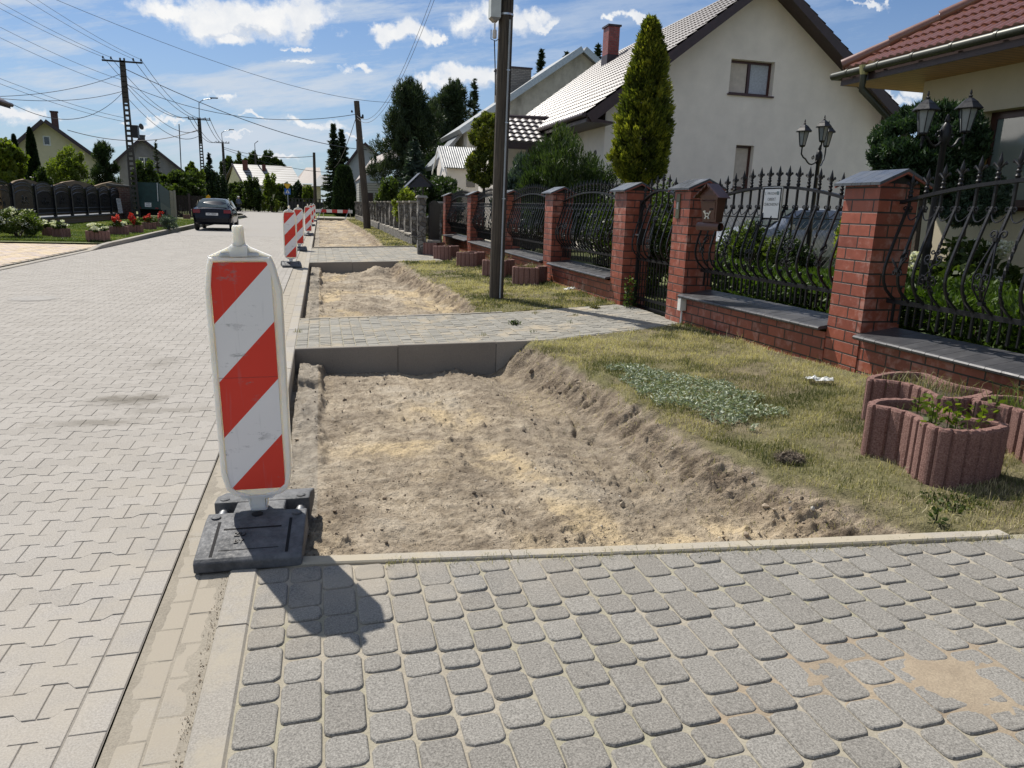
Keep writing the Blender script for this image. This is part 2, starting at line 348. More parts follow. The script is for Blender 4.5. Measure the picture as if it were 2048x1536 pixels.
def sandmat(name,c1,c2,green=0.):
    t=NT(name); n=t.noise(5,6,.65); c=t.mix(t.rng(n,.3,.7),c1,c2); n2=t.noise(150,3,.7)
    c=t.mix(t.rng(n2,.35,.7),t.mix(1.,c,(.72,.72,.72),'MULTIPLY'),c)
    if green: c=t.mix(t.math('MULTIPLY',t.rng(t.noise(2.0,5,.6),.45,.62),green),c,(.15,.19,.06))
    t.i('Base Color',c); t.i('Roughness',.95); t.bump(n2,.5,.004); return t.m
M['joint']=sandmat('joint_sand',(.235,.215,.185),(.30,.275,.24))
M['jointl']=sandmat('joint_sand_light',(.32,.285,.222),(.40,.358,.285),.2)
M['dark']=plain('dark_gap',(.03,.028,.025),.9)
def stones(xc,yr,rows,name,mats,L=None,W=None,inset=(.0015,.006),drop=.007,rad=.0,sheet=None):
    pass
def grid_stones(items,npc,ins,drop,jit=.0015,full=.012):
    """items: list of (outline pts list (x,y) ccw , z) -> rings"""
    V=[];F=[];var=[]; r=random.Random(3)
    for pts,zf in items:
        n=len(pts); b=len(V); cx=sum(p[0] for p in pts)/n; cy=sum(p[1] for p in pts)/n
        wx=max(p[0] for p in pts)-min(p[0] for p in pts); wy=max(p[1] for p in pts)-min(p[1] for p in pts)
        dz=r.uniform(-jit,jit); tx=r.uniform(-jit,jit)*1.2/wx; ty=r.uniform(-jit,jit)*1.2/wy
        for (i_,d_) in ((0,full),(0.,drop),(ins*.45,drop*.25),(ins,0)):
            sx=(wx-2*i_)/wx; sy=(wy-2*i_)/wy
            for p in pts:
                x=cx+(p[0]-cx)*sx; y=cy+(p[1]-cy)*sy; V.append((x,y,zf(x,y)-d_+dz+(x-cx)*tx+(y-cy)*ty))
        for k in range(3):
            for j in range(n): F.append((b+k*n+j,b+k*n+(j+1)%n,b+(k+1)*n+(j+1)%n,b+(k+1)*n+j))
        F.append(tuple(b+3*n+j for j in range(n))); q=r.random(); var+= [q]*(3*n+1)
    return V,F,var
KX=-.277                                            # inner face of the right kerb
def g(x,y):                                          # verge height
    x=np.asarray(x,float); return .03*np.clip(x-KX,0,9)+.03*sm(6.5,4.0,np.asarray(y,float))*sm(2,4.2,x)
# ---- road: double-T blocks
def road():
    it=[]; L=.2; P=.1272; a=.0155; c1=.040; c2=.066; gap=.0014; h=P/2-gap
    def zf(x,y): return 0.
    xl,xr=-5.78,-.703; ny=int(31/P)
    for j in range(ny):
        y=.45+j*P; off=(j%2)*L/2; k=0
        n=int((xr-xl)/L)+2
        for k in range(n):
            x0=xr-(k+1)*L+off; x1=x0+L
            A=max(x0,xl)+gap; B=min(x1,xr)-gap
            if B-A<.03: continue
            prof=[(x0+gap,a),(x0+c1,a),(x0+c2,-a),(x1-c2,-a),(x1-c1,a),(x1-gap,a)]
            if x1>xr+.001:  # left half only
                prof=[(x0+gap,a),(x0+c1,a),(x0+c2,-a),(B,-a)]
            elif x0<xl-.001: prof=[(A,-a),(x1-c2,-a),(x1-c1,a),(x1-gap,a)]
            top=[(px,y+h+pa) for px,pa in reversed(prof)]; bot=[(px,y-h-pa) for px,pa in prof]
            it.append((bot+top,zf))
    y=.45
    while y<31.2: it.append(([(-.699,y),(-.602,y),(-.602,y+.182),(-.699,y+.182)],zf)); y+=.186
    V,F,var=grid_stones(it,0,.0030,.0030,.0009,.008)
    me=npmesh('road',V,F,[M['road'],M['joint'],M['roadfar']],None,False,var,local=True)
    return me,V,F
rd,_,_=road(); tag(rd,kind='structure')
s=MB(); s.quad((-5.79,-.5,-.0035),(-.600,-.5,-.0035),(-.600,31.355,-.0035),(-5.79,31.355,-.0035))
tag(s.build('road_bed',M['joint'],local=True),kind='structure')
# ---- far road with its bend and junction
s=MB(); s.quad((-5.79,31.36,-.0006),(-.60,31.36,-.0006),(-.60,66,0),(-5.79,66,0)); s.quad((-5.79,66,0),(-.6,66,0),(-1.2,84,0),(-8,84,0)); s.quad((-8,84,0),(-1.2,84,0),(-3,106,0),(-22,106,0)); s.quad((-8,84,0),(-22,106,0),(-60,110,0),(-60,98,0),(-14,90,0))
o=s.build('road_far',M['roadfar'],local=True); tag(o,kind='structure')
# ---- gutter rows
it=[]
for cx0 in (-.598,-.490):
    y=.4+(.09 if cx0>-.5 else 0)
    while y<66: it.append(([(cx0+.002,y),(cx0+.106,y),(cx0+.106,y+.182),(cx0+.002,y+.182)],lambda x,y:-.012)); y+=.186
V,F,var=grid_stones(it,0,.005,.004,.0012,.008); tag(npmesh('gutter',V,F,M['gut'],None,False,var,local=True),kind='structure')
s=MB(); s.box(-.597,-.383,-.5,66,-.2,-.0155); tag(s.build('gutter_bed',M['jointl'],local=True),kind='structure')
gx_=np.linspace(-.597,-.384,15); gy_=np.arange(.5,26,.03); GX,GY=np.meshgrid(gx_,gy_); GZ=-.0128+.0022*sm(4.2,2.6,GY)+.009*(fbm(GX*4,GY*1.6,s=201,o=4)-.53)+.006*np.clip(np.abs(GX+.49)/.1-.55,0,1)-.004*sm(3.,7,GY)+.002*(fbm(GX*40,GY*40,s=205,o=2)-.5)
ii=(np.arange(len(gy_)-1)[:,None]*15+np.arange(14)[None]).reshape(-1)
M['gsand']=sandmat('gutter_sand',(.265,.235,.188),(.34,.305,.245)); tag(npmesh('gutter_sand',np.stack([GX,GY,GZ],-1).reshape(-1,3),np.stack([ii,ii+1,ii+16,ii+15],1),M['gsand'],None,True,local=True),kind='structure')
# ---- kerb units
def kerb(name,xa,xb,ys,zt,zb,b=.008,xo=lambda y:0.):
    V=[];F=[];var=[]
    for y0,y1 in ys:
        m_=MB(); o0=xo(y0); o1=xo(y1); q=random.uniform(-.0015,.0015)
        m_.add([(xa+o0,y0,zb),(xb+o0,y0,zb),(xb+o1,y1,zb),(xa+o1,y1,zb),(xa+o0,y0,zt-b+q),(xb+o0,y0,zt-b+q),(xb+o1,y1,zt-b+q),(xa+o1,y1,zt-b+q),
          (xa+b+o0,y0+b*.3,zt+q),(xb-b+o0,y0+b*.3,zt+q),(xb-b+o1,y1-b*.3,zt+q),(xa+b+o1,y1-b*.3,zt+q)],
          [(0,3,2,1),(8,9,10,11),(0,1,5,4),(1,2,6,5),(2,3,7,6),(3,0,4,7),(4,5,9,8),(5,6,10,9),(6,7,11,10),(7,4,8,11)])
        k=len(V); V+=m_.v; F+=[tuple(i+k for i in f) for f in m_.f]; var+=[random.random()]*10
    return tag(npmesh(name,V,F,M['kerb'],None,False,var,local=True),kind='structure')
kerb('kerb',-.382,KX,[(.35+k*1.03,.35+k*1.03+1.024) for k in range(64)],.004,-.34)
# left kerb: raised, dropped at the driveway
lk=[]
for k in range(75):
    y0=-6+k*1.02; y1=y0+1.012; lk.append((y0,y1))
def lkz(y): return .10*(1-sm(14.6,15.4,y)*(1-sm(21.6,23.,y)))+.018
V=[];F=[];var=[]
lx=lambda y: -5.79-.30*sm(23,34,y)-.3*sm(34,50,y)*1.
for y0,y1 in lk:
    b=len(V); xa,xb=lx(y0),lx(y1); z0,z1=lkz(y0),lkz(y1)
    V+=[(xa,y0,-.1),(xa,y0,z0-.01),(xa-.015,y0,z0),(xa-.13,y0,z0),(xa-.13,y0,-.1),(xb,y1,-.1),(xb,y1,z1-.01),(xb-.015,y1,z1),(xb-.13,y1,z1),(xb-.13,y1,-.1)]
    F+=[(b+i,b+i+5,b+i+6,b+i+1) for i in range(4)]+[(b,b+1,b+2,b+3,b+4),(b+9,b+8,b+7,b+6,b+5)]; var+=[random.random()]*6
tag(npmesh('kerb_opposite',V,F,M['kerb'],None,False,var,local=True),kind='structure')
# ---- soil and verge sheet with the excavated beds
ex=lambda x: 2.865-.170*(x+.12)                                # near edging line
d2n=lambda x: np.interp(x,[-.3,2.2,3.64,4.4],[7.38,7.22,7.68,8.05]); d2f=lambda x: np.interp(x,[-.3,2.13,3.92,4.4],[9.42,9.36,9.76,9.9])
d3n=lambda x: 18.25+0*x; d3f=lambda x: 24.25+0*x
def crest(y):
    c=np.interp(y,[2.3,2.55,3.2,3.9,5.5,7.3, 9.4,11.4,13.8,16,18.3, 24.2,33,42,55,67,68],[2.75,2.55,2.36,2.27,2.2,2.12, 2.0,2.18,2.08,2.0,1.92, 2.1,2.3,2.35,2.2,2.25,2.25])
    return c+.16*(fbm(y*1.9,0*y+3,s=5,o=4)-.5)+.06*(vn(y*9,0*y+1,s=8)-.5)
def pitdepth(y):
    return np.interp(y,[2.4,2.9,3.4,4.6,6.0,7.3, 9.4,9.6,11,15,18.3, 24.2,25,36,38.5,39.2,41,66,67],[.045,.05,.07,.13,.19,.235, .10,.10,.13,.19,.23, .16,.14,.10,.02,.16,.14,.12,.14])
def ground_h(x,y):
    gg=g(x,y); cr=crest(y)
    bw=np.interp(y,[2.5,3.3,5,7.2,9.4,14,18,25,60],[.62,.50,.34,.42,.26,.45,.55,.5,.4])
    inpit=((y>ex(x))&(y<7.5))|((y>9.3)&(y<18.3))|((y>24.2)&(y<67.2))
    t=sm(0,1,(cr-x)/bw); t=np.where(inpit,t,0)
    n=fbm(x*5,y*5,s=1,o=5,g=.55)-.5; n2=fbm(x*26,y*26,s=11,o=3,g=.6)-.5
    rut=.02*np.sin((x-1.1)*9+.8*np.sin(y*.9))*sm(2.6,3.4,y)*sm(.5,.9,x)*(1-sm(1.7,2.0,x))
    n3=fbm(x*60,y*60,s=19,o=2)-.5; n4=fbm(x*1.6,y*5,s=23,o=4,g=.6)-.5; floor=-pitdepth(y)+0-.0+.030*n+.022*n2+.022*n3*(y<9)+.010*(fbm(x*110,y*110,s=20,o=2)-.5)*(y<6)+(.03+.09*(y>9))*n4+rut+.035*(fbm(x*1.3,y*1.3,s=21,o=2)-.5)
    cl=fbm(x*16,y*16,s=31,o=3); floor=floor+.035*np.clip(cl-.62,0,1)*4*sm(.35,.6,fbm(x*2,y*2,s=35,o=2))
    # soil heap near the third crossing, tread ridge in the far bed
    floor=floor+.17*np.exp(-(((x-1.25)/.38)**2+((y-17.6)/.45)**2))*(1+n)+.10*np.exp(-(((x-1.75)/.35)**2+((y-17.9)/.3)**2))
    floor=floor+.07*np.exp(-((y-40.+.4*np.sin(x*3))/.55)**2)*(.6+1.3*vn(x*4,y*2,s=9))
    # rough concrete haunch along the kerb
    hn=sm(-.02,-.07,x+.12*(fbm(y*4,0*y,s=12,o=3)-.5)-.02)*sm(-.262,-.225,x)*np.where(y<7.5,sm(3.1,3.8,y),1.)
    hl=-.095+.10*(fbm(x*11,y*5,s=14,o=4)-.5)-.06*sm(.52,.64,fbm(y*1.9,0*y,s=17,o=3)); floor=floor*(1-hn)+np.maximum(hl,floor)*hn
    floor=np.where((x<-.235)&(y>3.4),np.minimum(floor,-.19),floor)
    bank=np.abs(np.sin(t*PI)); st=fbm(x*3+y*1.2,y*11,s=41,o=4,g=.6)-.5
    z=gg*(1-t)+floor*t+bank*(.17*st+.08*n+.03*n2)
    gr_=np.exp(-((x-(cr-.40+.05*np.sin(y*5)))/.022)**2)*sm(3.4,3.8,y)*sm(5.4,5.0,y)*sm(.35,.5,vn(y*4,0*y,s=53)); z=z-.07*gr_
    lip=np.exp(-((x-cr-.02)/.10)**2)*inpit; z=z+lip*(.05*(fbm(x*7,y*7,s=51,o=3)-.35))
    z=z+(1-t)*.02*(fbm(x*6,y*6,s=61,o=3)-.5)
    # under the paved crossings the soil is lower
    on=((y>d2n(x)+.02)&(y<d2f(x)-.02))|((y>d3n(x)+.03)&(y<d3f(x)-.03)&(x<3.2))|(y<ex(x)-.03)
    z=np.where(on,np.minimum(z,-.02)-.08+np.where(x>0,gg,0),z)
    return z,t,on
ys=[2.0]
while ys[-1]<92: ys.append(ys[-1]+max(.0105,.0035*ys[-1]))
ys=np.array(ys); xs=np.concatenate([np.linspace(KX,2.7,290),np.linspace(2.72,4.62,95)]); X,Y=np.meshgrid(xs,ys); Z,T,ON=ground_h(X,Y)
nx,ny=len(xs),len(ys); ii=(np.arange(ny-1)[:,None]*nx+np.arange(nx-1)[None]).reshape(-1)
F=np.stack([ii,ii+1,ii+nx+1,ii+nx],1)
def soilmat():
    t=NT('soil'); p=t.attr('pit'); x,y,z=t.sep(t.tc.outputs['Object'])
    n1=t.noise(1.6,6,.62); n2=t.noise(9,6,.66); n3=t.noise(60,4,.7); n4=t.noise(.8,5,.6,sc=(2.6,.7,1))
    base=t.mix(t.rng(n1,.35,.62),(.30,.25,.19),(.46,.39,.295)); base=t.mix(t.rng(n2,.38,.62),t.mix(1.,base,(.58,.56,.54),'MULTIPLY'),base)
    ysand=t.math('MULTIPLY',t.math('MAXIMUM',t.attr('sandy'),t.math('MULTIPLY',t.rng(n4,.53,.66),.45)),t.rng(n2,.34,.52)); base=t.mix(t.math('MULTIPLY',ysand,.62),base,(.60,.465,.27))
    grey=t.rng(t.noise(1.1,5,.6,sc=(1,.8,1)),.55,.66); base=t.mix(t.math('MULTIPLY',grey,.7),base,(.44,.385,.305))
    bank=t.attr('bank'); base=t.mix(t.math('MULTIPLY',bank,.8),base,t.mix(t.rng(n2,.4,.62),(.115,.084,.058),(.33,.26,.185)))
    pb=t.rng(t.vor(85.),.22,.10); dk=t.rng(n3,.60,.72); base=t.mix(t.math('MULTIPLY',dk,.5),base,(.13,.10,.075))
    base=t.mix(t.math('MULTIPLY',t.math('MULTIPLY',pb,t.rng(n2,.45,.6)),.5),base,(.36,.33,.29))
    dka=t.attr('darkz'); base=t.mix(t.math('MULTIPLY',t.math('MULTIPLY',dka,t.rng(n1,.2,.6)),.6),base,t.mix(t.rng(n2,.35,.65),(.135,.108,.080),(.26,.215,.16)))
    hn=t.attr('haunch'); base=t.mix(t.math('MULTIPLY',hn,.75),base,t.mix(t.rng(n2,.3,.7),(.20,.175,.14),(.40,.36,.30)))
    top=t.mix(t.rng(n2,.35,.65),(.10,.085,.052),(.24,.20,.125)); top=t.mix(t.math('MULTIPLY',t.rng(t.noise(1.3,4,.6),.42,.6),.6),top,(.14,.14,.055))
    c=t.mix(p,top,base); t.i('Base Color',c); t.i('Roughness',.97); t.i('Specular IOR Level',.15)
    t.bump(t.math('ADD',t.math('MULTIPLY',n2,.8),t.math('ADD',t.math('MULTIPLY',n3,.5),t.math('MULTIPLY',pb,.25))),1.,.035); return t.m
M['soil']=soilmat()
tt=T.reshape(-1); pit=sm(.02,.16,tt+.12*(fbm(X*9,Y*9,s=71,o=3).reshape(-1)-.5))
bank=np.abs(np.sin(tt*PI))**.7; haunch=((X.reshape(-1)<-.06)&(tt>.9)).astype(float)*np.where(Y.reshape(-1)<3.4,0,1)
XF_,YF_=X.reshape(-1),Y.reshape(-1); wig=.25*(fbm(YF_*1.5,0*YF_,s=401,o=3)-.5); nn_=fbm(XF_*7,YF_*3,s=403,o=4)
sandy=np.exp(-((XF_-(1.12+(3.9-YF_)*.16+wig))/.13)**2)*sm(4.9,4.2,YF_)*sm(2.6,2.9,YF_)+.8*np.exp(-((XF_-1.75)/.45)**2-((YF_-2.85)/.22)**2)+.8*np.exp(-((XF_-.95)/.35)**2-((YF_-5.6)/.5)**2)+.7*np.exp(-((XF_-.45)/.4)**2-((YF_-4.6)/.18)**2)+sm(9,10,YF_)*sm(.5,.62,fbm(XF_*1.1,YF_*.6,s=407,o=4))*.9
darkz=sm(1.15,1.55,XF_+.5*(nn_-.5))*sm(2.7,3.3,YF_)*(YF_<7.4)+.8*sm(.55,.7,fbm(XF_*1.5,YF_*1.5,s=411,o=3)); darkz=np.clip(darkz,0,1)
sandy=np.clip(sandy*(.35+1.3*sm(.35,.65,nn_)),0,1)
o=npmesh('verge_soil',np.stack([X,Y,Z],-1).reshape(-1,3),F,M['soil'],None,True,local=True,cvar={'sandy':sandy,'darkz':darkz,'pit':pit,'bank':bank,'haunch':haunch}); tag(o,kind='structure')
def zat(x,y):
    z,_,_=ground_h(np.array([float(x)]),np.array([float(y)])); return float(z[0])
# ---- crossings paved with setts
def setts(name,x0,x1,cw,y0f,y1f,mat,lens,rad,gap,zf,ins=.0075,drop=.008,seed=1,fwd=True):
    r=random.Random(seed); it=[]; x=x0
    while x<x1-.02:
        xm=x+cw/2; ya,yb=float(y0f(xm)),float(y1f(xm))
        y=yb-.004 if not fwd else ya+.004
        while True:
            l=r.choice(lens)
            if fwd: a_,b_=y,min(y+l,yb-.004); y+=l
            else: a_,b_=max(y-l,ya+.004),y; y-=l
            if b_-a_<.035: break
            xa,xb=x+gap/2,x+cw-gap/2; ya_,yb_=a_+gap/2,b_-gap/2; p=[]
            j=lambda: r.uniform(-.0018,.0018)
            for (cx_,cy_,a0) in ((xb-rad,ya_+rad,-90),(xb-rad,yb_-rad,0),(xa+rad,yb_-rad,90),(xa+rad,ya_+rad,180)):
                for k in range(4):
                    t_=R(a0+30*k); p.append((cx_+rad*math.cos(t_)+j(),cy_+rad*math.sin(t_)+j()))
            it.append((p,zf))
            if (fwd and y>=yb-.03) or (not fwd and y<=ya+.03): break
        x+=cw
    V,F,var=grid_stones(it,0,ins,drop,.0022,.016)
    return tag(npmesh(name,V,F,mat,None,False,var,local=True),kind='structure')
zg=lambda x,y: float(g(x,y))+.004
setts('driveway_setts',KX+.003,4.3,.1215,lambda x:.35,lambda x:ex(x)-.072,M['sett'],[.094,.125,.125,.185,.185],.0235,.0058,zg,seed=4,fwd=False,ins=.0066,drop=.007)
def sheet(name,x0,x1,ya,yb,dz,mat,n=14):
    V=[];F=[]
    for i in range(n+1):
        x=x0+(x1-x0)*i/n
        for t_ in (0,.25,.5,.75,1):
            y=float(ya(x))*(1-t_)+float(yb(x))*t_; V.append((x,y,float(g(x,y))+dz))
    F=[(i*5+j,(i+1)*5+j,(i+1)*5+j+1,i*5+j+1) for i in range(n) for j in range(4)]
    return tag(npmesh(name,V,F,mat,None,True,local=True),kind='structure')
sheet('driveway_bed',KX,4.3,lambda x:-.5,lambda x:ex(x)-.03,-.0035,M['jointl'])
setts('crossing_setts',KX+.003,4.12,.118,lambda x:d2n(x)+.065,lambda x:d2f(x)-.05,M['sett2'],[.094,.125,.125,.185],.014,.007,zg,seed=9,drop=.007)
sheet('crossing_bed',KX,4.14,lambda x:d2n(x)+.05,lambda x:d2f(x)-.03,-.004,M['jointl'])
setts('far_crossing_setts',KX+.003,2.9,.20,lambda x:d3n(x)+.06,lambda x:d3f(x)-.05,M['sett2'],[.3],.006,.010,zg,seed=12,drop=.006)
sheet('far_crossing_bed',KX,2.95,lambda x:d3n(x)+.05,lambda x:d3f(x)-.03,-.005,M['joint'])
# edging slabs
def edging(name,f,x0,x1,side,th=.065,ln=1.0,dep=.36,up=.012):
    V=[];F=[];var=[]; x=x0
    while x<x1-.05:
        xb=min(x+ln,x1); p=MB(); ya,yb=float(f(x)),float(f(xb-.006)); za,zb=float(g(x,ya))+up+random.uniform(-.003,.003),float(g(xb,yb))+up+random.uniform(-.003,.003)
        d=th*side; b=.006*side
        p.add([(x,ya,za-dep),(xb-.006,yb,zb-dep),(xb-.006,yb+d,zb-dep),(x,ya+d,za-dep),(x,ya,za-.006),(xb-.006,yb,zb-.006),(xb-.006,yb+d,zb-.006),(x,ya+d,za-.006),
          (x,ya+b,za),(xb-.006,yb+b,zb),(xb-.006,yb+d-b,zb),(x,ya+d-b,za)],[(0,3,2,1),(8,9,10,11),(0,1,5,4),(1,2,6,5),(2,3,7,6),(3,0,4,7),(4,5,9,8),(5,6,10,9),(6,7,11,10),(7,4,8,11)])
        k=len(V); V+=p.v; F+=[tuple(i+k for i in f_) for f_ in p.f]; var+=[random.random()]*10; x+=ln
    return tag(npmesh(name,V,F,M['edge'] if side<0 and 'driveway' in name else M['slabc'] if 'front' in name else M['edge'],None,False,var,local=True),kind='structure')
edging('driveway_edging',ex,KX+.002,2.85,-1,dep=.16,up=.010)
edging('crossing_front_edging',d2n,KX+.002,2.26,1,th=.055,up=.014)
edging('crossing_back_edging',d2f,KX+.002,2.3,-1,th=.05,up=.010)
edging('far_crossing_front_edging',d3n,KX+.002,2.3,1,th=.06,up=.014)
edging('far_crossing_back_edging',d3f,KX+.002,2.95,-1,th=.06,up=.04)
s=MB(); s.box(KX+.01,3.1,67.1,74,-.3,.10); tag(s.build('crossing_beyond_beds',M['kerb'],local=True),kind='structure')
# ---- wide ground, gardens
def lawnmat(name,a,b,c):
    t=NT(name); n=t.noise(.5,6,.6); n2=t.noise(14,5,.7); cc=t.mix(t.rng(n,.35,.65),a,b); cc=t.mix(t.rng(n2,.4,.7),cc,c); t.i('Base Color',cc); t.i('Roughness',.95); t.bump(n2,.8,.05); return t.m
M['lawn']=lawnmat('lawn',(.10,.125,.035),(.16,.165,.05),(.07,.09,.025))
s=MB(); s.quad((-1500,-600,-.5),(1500,-600,-.5),(1500,2500,-.5),(-1500,2500,-.5)); tag(s.build('ground',M['lawn'],local=True),kind='structure')
s=MB(); s.box(4.45,70,-8,95,-.48,.20); s.box(2.6,70,95.1,260,-.48,.05); tag(s.build('garden_ground',M['lawn'],local=True),kind='structure')
s=MB(); s.quad((-120,23.5,.085),(-5.95,23.5,.085),(-6.2,36,.085),(-6.5,66,.085),(-9,84,.07),(-14,89.6,.05),(-62,97.6,.05),(-120,97,.05)); s.quad((-62,110.4,.04),(-22,106.3,.04),(-3,106.3,.04),(-1.1,84,.05),(2.6,92,.05),(2.7,260,.05),(-120,260,.05)); s.quad((-1.1,84,.05),(-.45,67,.03),(2.6,67,.05),(2.6,92,.05))
s.quad((-60,-8,.085),(-5.92,-8,.085),(-5.92,15.0,.085),(-60,15.0,.085)); tag(s.build('left_verge_ground',M['lawn'],local=True),kind='structure')
M['pinkpave']=paving('pink_paving',(.40,.335,.295),(.47,.40,.36),.12,.3,(.52,.42,.28))
V=[];F=[];var=[]; it=[]
s=MB(); s.quad((-30,15.02,.06),(-5.93,15.02,.035),(-5.93,23.48,.035),(-30,23.48,.06)); o=s.build('left_driveway_bed',M['joint'],local=True); tag(o,kind='structure')
for i in range(60):
    for j in range(42):
        x=-5.95-.2*(i+1)-(j%2)*.1; y=15.05+j*.2
        it.append(([(x,y),(x+.196,y),(x+.196,y+.196),(x,y+.196)],lambda x,y:.045+(-5.93-x)*.001))
V,F,var=grid_stones(it,0,.006,.006,.0015,.012); tag(npmesh('left_driveway',V,F,M['pinkpave'],None,False,var,local=True),kind='structure')

# sand spilled over the near driveway
def spill():
    c=gz(1860,1365,.06); n=90; u=np.linspace(-.75,.75,n); v=np.linspace(-.40,.40,n//2); U,Vv=np.meshgrid(u,v); a=R(-32); x=c.x+U*math.cos(a)-Vv*math.sin(a); y=c.y+U*math.sin(a)+Vv*math.cos(a)
    e=1-np.sqrt((U/.7)**2+(Vv/.36)**2); h=-.0105+.0125*sm(0,1,e)+.016*(fbm(x*6,y*6,s=301,o=4)-.5)+.004*(fbm(x*40,y*40,s=303,o=2)-.5)*sm(0,.3,e); z=g(x,y)+.004+h
    k=len(u); ii=(np.arange(len(v)-1)[:,None]*k+np.arange(k-1)[None]).reshape(-1); tag(npmesh('spilled_sand',np.stack([x,y,z],-1).reshape(-1,3),np.stack([ii,ii+1,ii+k+1,ii+k],1),sandmat('spill_sand',(.26,.205,.145),(.38,.31,.22)),None,True,local=True),kind='structure')
spill()
# ------------------------------------------------------------------ grass, leaves
def blades(px,py,pz,h,w,r,lean=.6,seg=2):
    n=len(px); a=r.uniform(0,2*PI,n); b=r.uniform(0,2*PI,n); ln=r.uniform(.1,1,n)*lean
    dx,dy=np.cos(a),np.sin(a); wx,wy=np.cos(b)*w/2,np.sin(b)*w/2
    P0=np.stack([px-wx,py-wy,pz-.006],1); P1=np.stack([px+wx,py+wy,pz-.006],1)
    mx,my,mz=px+dx*h*ln*.35,py+dy*h*ln*.35,pz+h*.6; tx,ty,tz=px+dx*h*ln,py+dy*h*ln,pz+h*(1-.35*ln)
    P2=np.stack([mx+wx*.7,my+wy*.7,mz],1); P3=np.stack([mx-wx*.7,my-wy*.7,mz],1); P4=np.stack([tx,ty,tz],1)
    V=np.stack([P0,P1,P2,P3,P4],1).reshape(-1,3); b0=np.arange(n)*5
    F=np.empty((n*2,4),int); F=np.concatenate([np.stack([b0,b0+1,b0+2,b0+3],1)]); T3=np.stack([b0+3,b0+2,b0+4],1)
    return V,F,T3
def bladeobj(name,V,Q,T3,mat,var,kind='stuff',**k):
    F=[tuple(q) for q in Q.tolist()]+[tuple(q) for q in T3.tolist()]
    o=npmesh(name,V,F,mat,None,False,np.concatenate([var,var]),local=True); return tag(o,kind=kind,**k)
M['grass']=foliage('grass_blades',[(0,(.065,.080,.028)),(.35,(.125,.135,.050)),(.55,(.245,.220,.115)),(.8,(.43,.37,.225)),(1,(.58,.51,.34))],.30)
M['grassg']=foliage('green_blades',[(0,(.055,.085,.02)),(.5,(.11,.155,.035)),(.85,(.20,.22,.065)),(1,(.32,.29,.12))],.35)
M['silver']=foliage('silver_leaves',[(0,(.09,.12,.05)),(.5,(.23,.27,.17)),(1,(.54,.57,.46))],.15)
def verge_grass():
    r=np.random.default_rng(5); PX=[];PY=[]
    for (y0,y1,dens) in ((2.2,4.6,9000),(4.6,7.5,6000),(7.5,13,3400),(13,25,1300),(25,60,420),(60,92,160)):
        n=int((4.35-1.7)*(y1-y0)*dens); PX.append(r.uniform(1.7,4.35,n)); PY.append(r.uniform(y0,y1,n))
    x=np.concatenate(PX); y=np.concatenate(PY); z,t,on=ground_h(x,y)
    nz=fbm(x*3.1,y*3.1,s=81,o=4); edge=x-crest(y)
    keep=(~on)&(y>ex(x)+.0)&((t<.30)&(edge>-.07+.30*(nz-.5)))&((nz>.43)|(r.random(len(x))<.22))
    dr=fbm(x*1.2,y*1.2,s=91,o=3); keep&=~((y<3.3)&(x<2.9)&(r.random(len(x))<.45))
    keep|=(~on)&(t>=.05)&(t<.5)&(r.random(len(x))<.05)
    far=np.clip((y-5)/20,0,1); wall=sm(3.4,4.2,x)
    x,y,z,dr,far,wall,nz=[q[keep] for q in (x,y,z,dr,far,wall,nz)]
    n=len(x); h=r.uniform(.012,.036,n)*(1+.6*far+.8*wall*r.random(n))*(.6+.8*nz); h=np.where(r.random(n)<.03,h*2.3,h); w=r.uniform(.0022,.0045,n)*(1+5*far)
    n6=fbm(x*5,y*5,s=97,o=3); var=np.clip(.60+1.9*(dr-.5)+1.5*(n6-.5)+r.normal(0,.27,n)-.16*far-.1*wall+.12*sm(1.1,0,x-crest(y)),0,1)
    V,Q,T3=blades(x,y,z,h,w,r,.95); bladeobj('grass',V,Q,T3,M['grass'],var)
verge_grass()
def left_grass():
    r=np.random.default_rng(6); n=120000; x=r.uniform(-11,-5.95,n); y=24+26*r.random(n)**1.3; keep=(x<lx(y)-.14); x,y=x[keep],y[keep]
    x2=r.uniform(-9.5,-5.95,9000); y2=r.uniform(13.2,15,9000); x=np.r_[x,x2]; y=np.r_[y,y2]; n=len(x)
    dr=fbm(x*.9,y*.9,s=95,o=3); h=r.uniform(.04,.11,n); w=r.uniform(.010,.018,n)
    V,Q,T3=blades(x,y,np.full(n,.085),h,w,r,.8); bladeobj('left_grass',V,Q,T3,M['grassg'],np.clip(.5+1.2*(dr-.5)+r.normal(0,.14,n)+.25*(y<16),0,1))
left_grass()
def garden_grass():
    r=np.random.default_rng(8); n=60000; x=r.uniform(4.6,6.4,n); y=r.uniform(1.8,8,n); n=len(x)
    V,Q,T3=blades(x,y,np.full(n,.20),r.uniform(.03,.07,n),r.uniform(.004,.007,n),r,.8); bladeobj('garden_grass',V,Q,T3,M['grassg'],np.clip(r.normal(.5,.16,n),0,1))
    n=30000; x=r.uniform(-.2,3.,n); y=r.uniform(74,90,n); V,Q,T3=blades(x,y,np.full(n,.05),r.uniform(.05,.12,n),r.uniform(.03,.05,n),r,.8); bladeobj('far_grass',V,Q,T3,M['grassg'],np.clip(r.normal(.55,.16,n),0,1))
garden_grass()
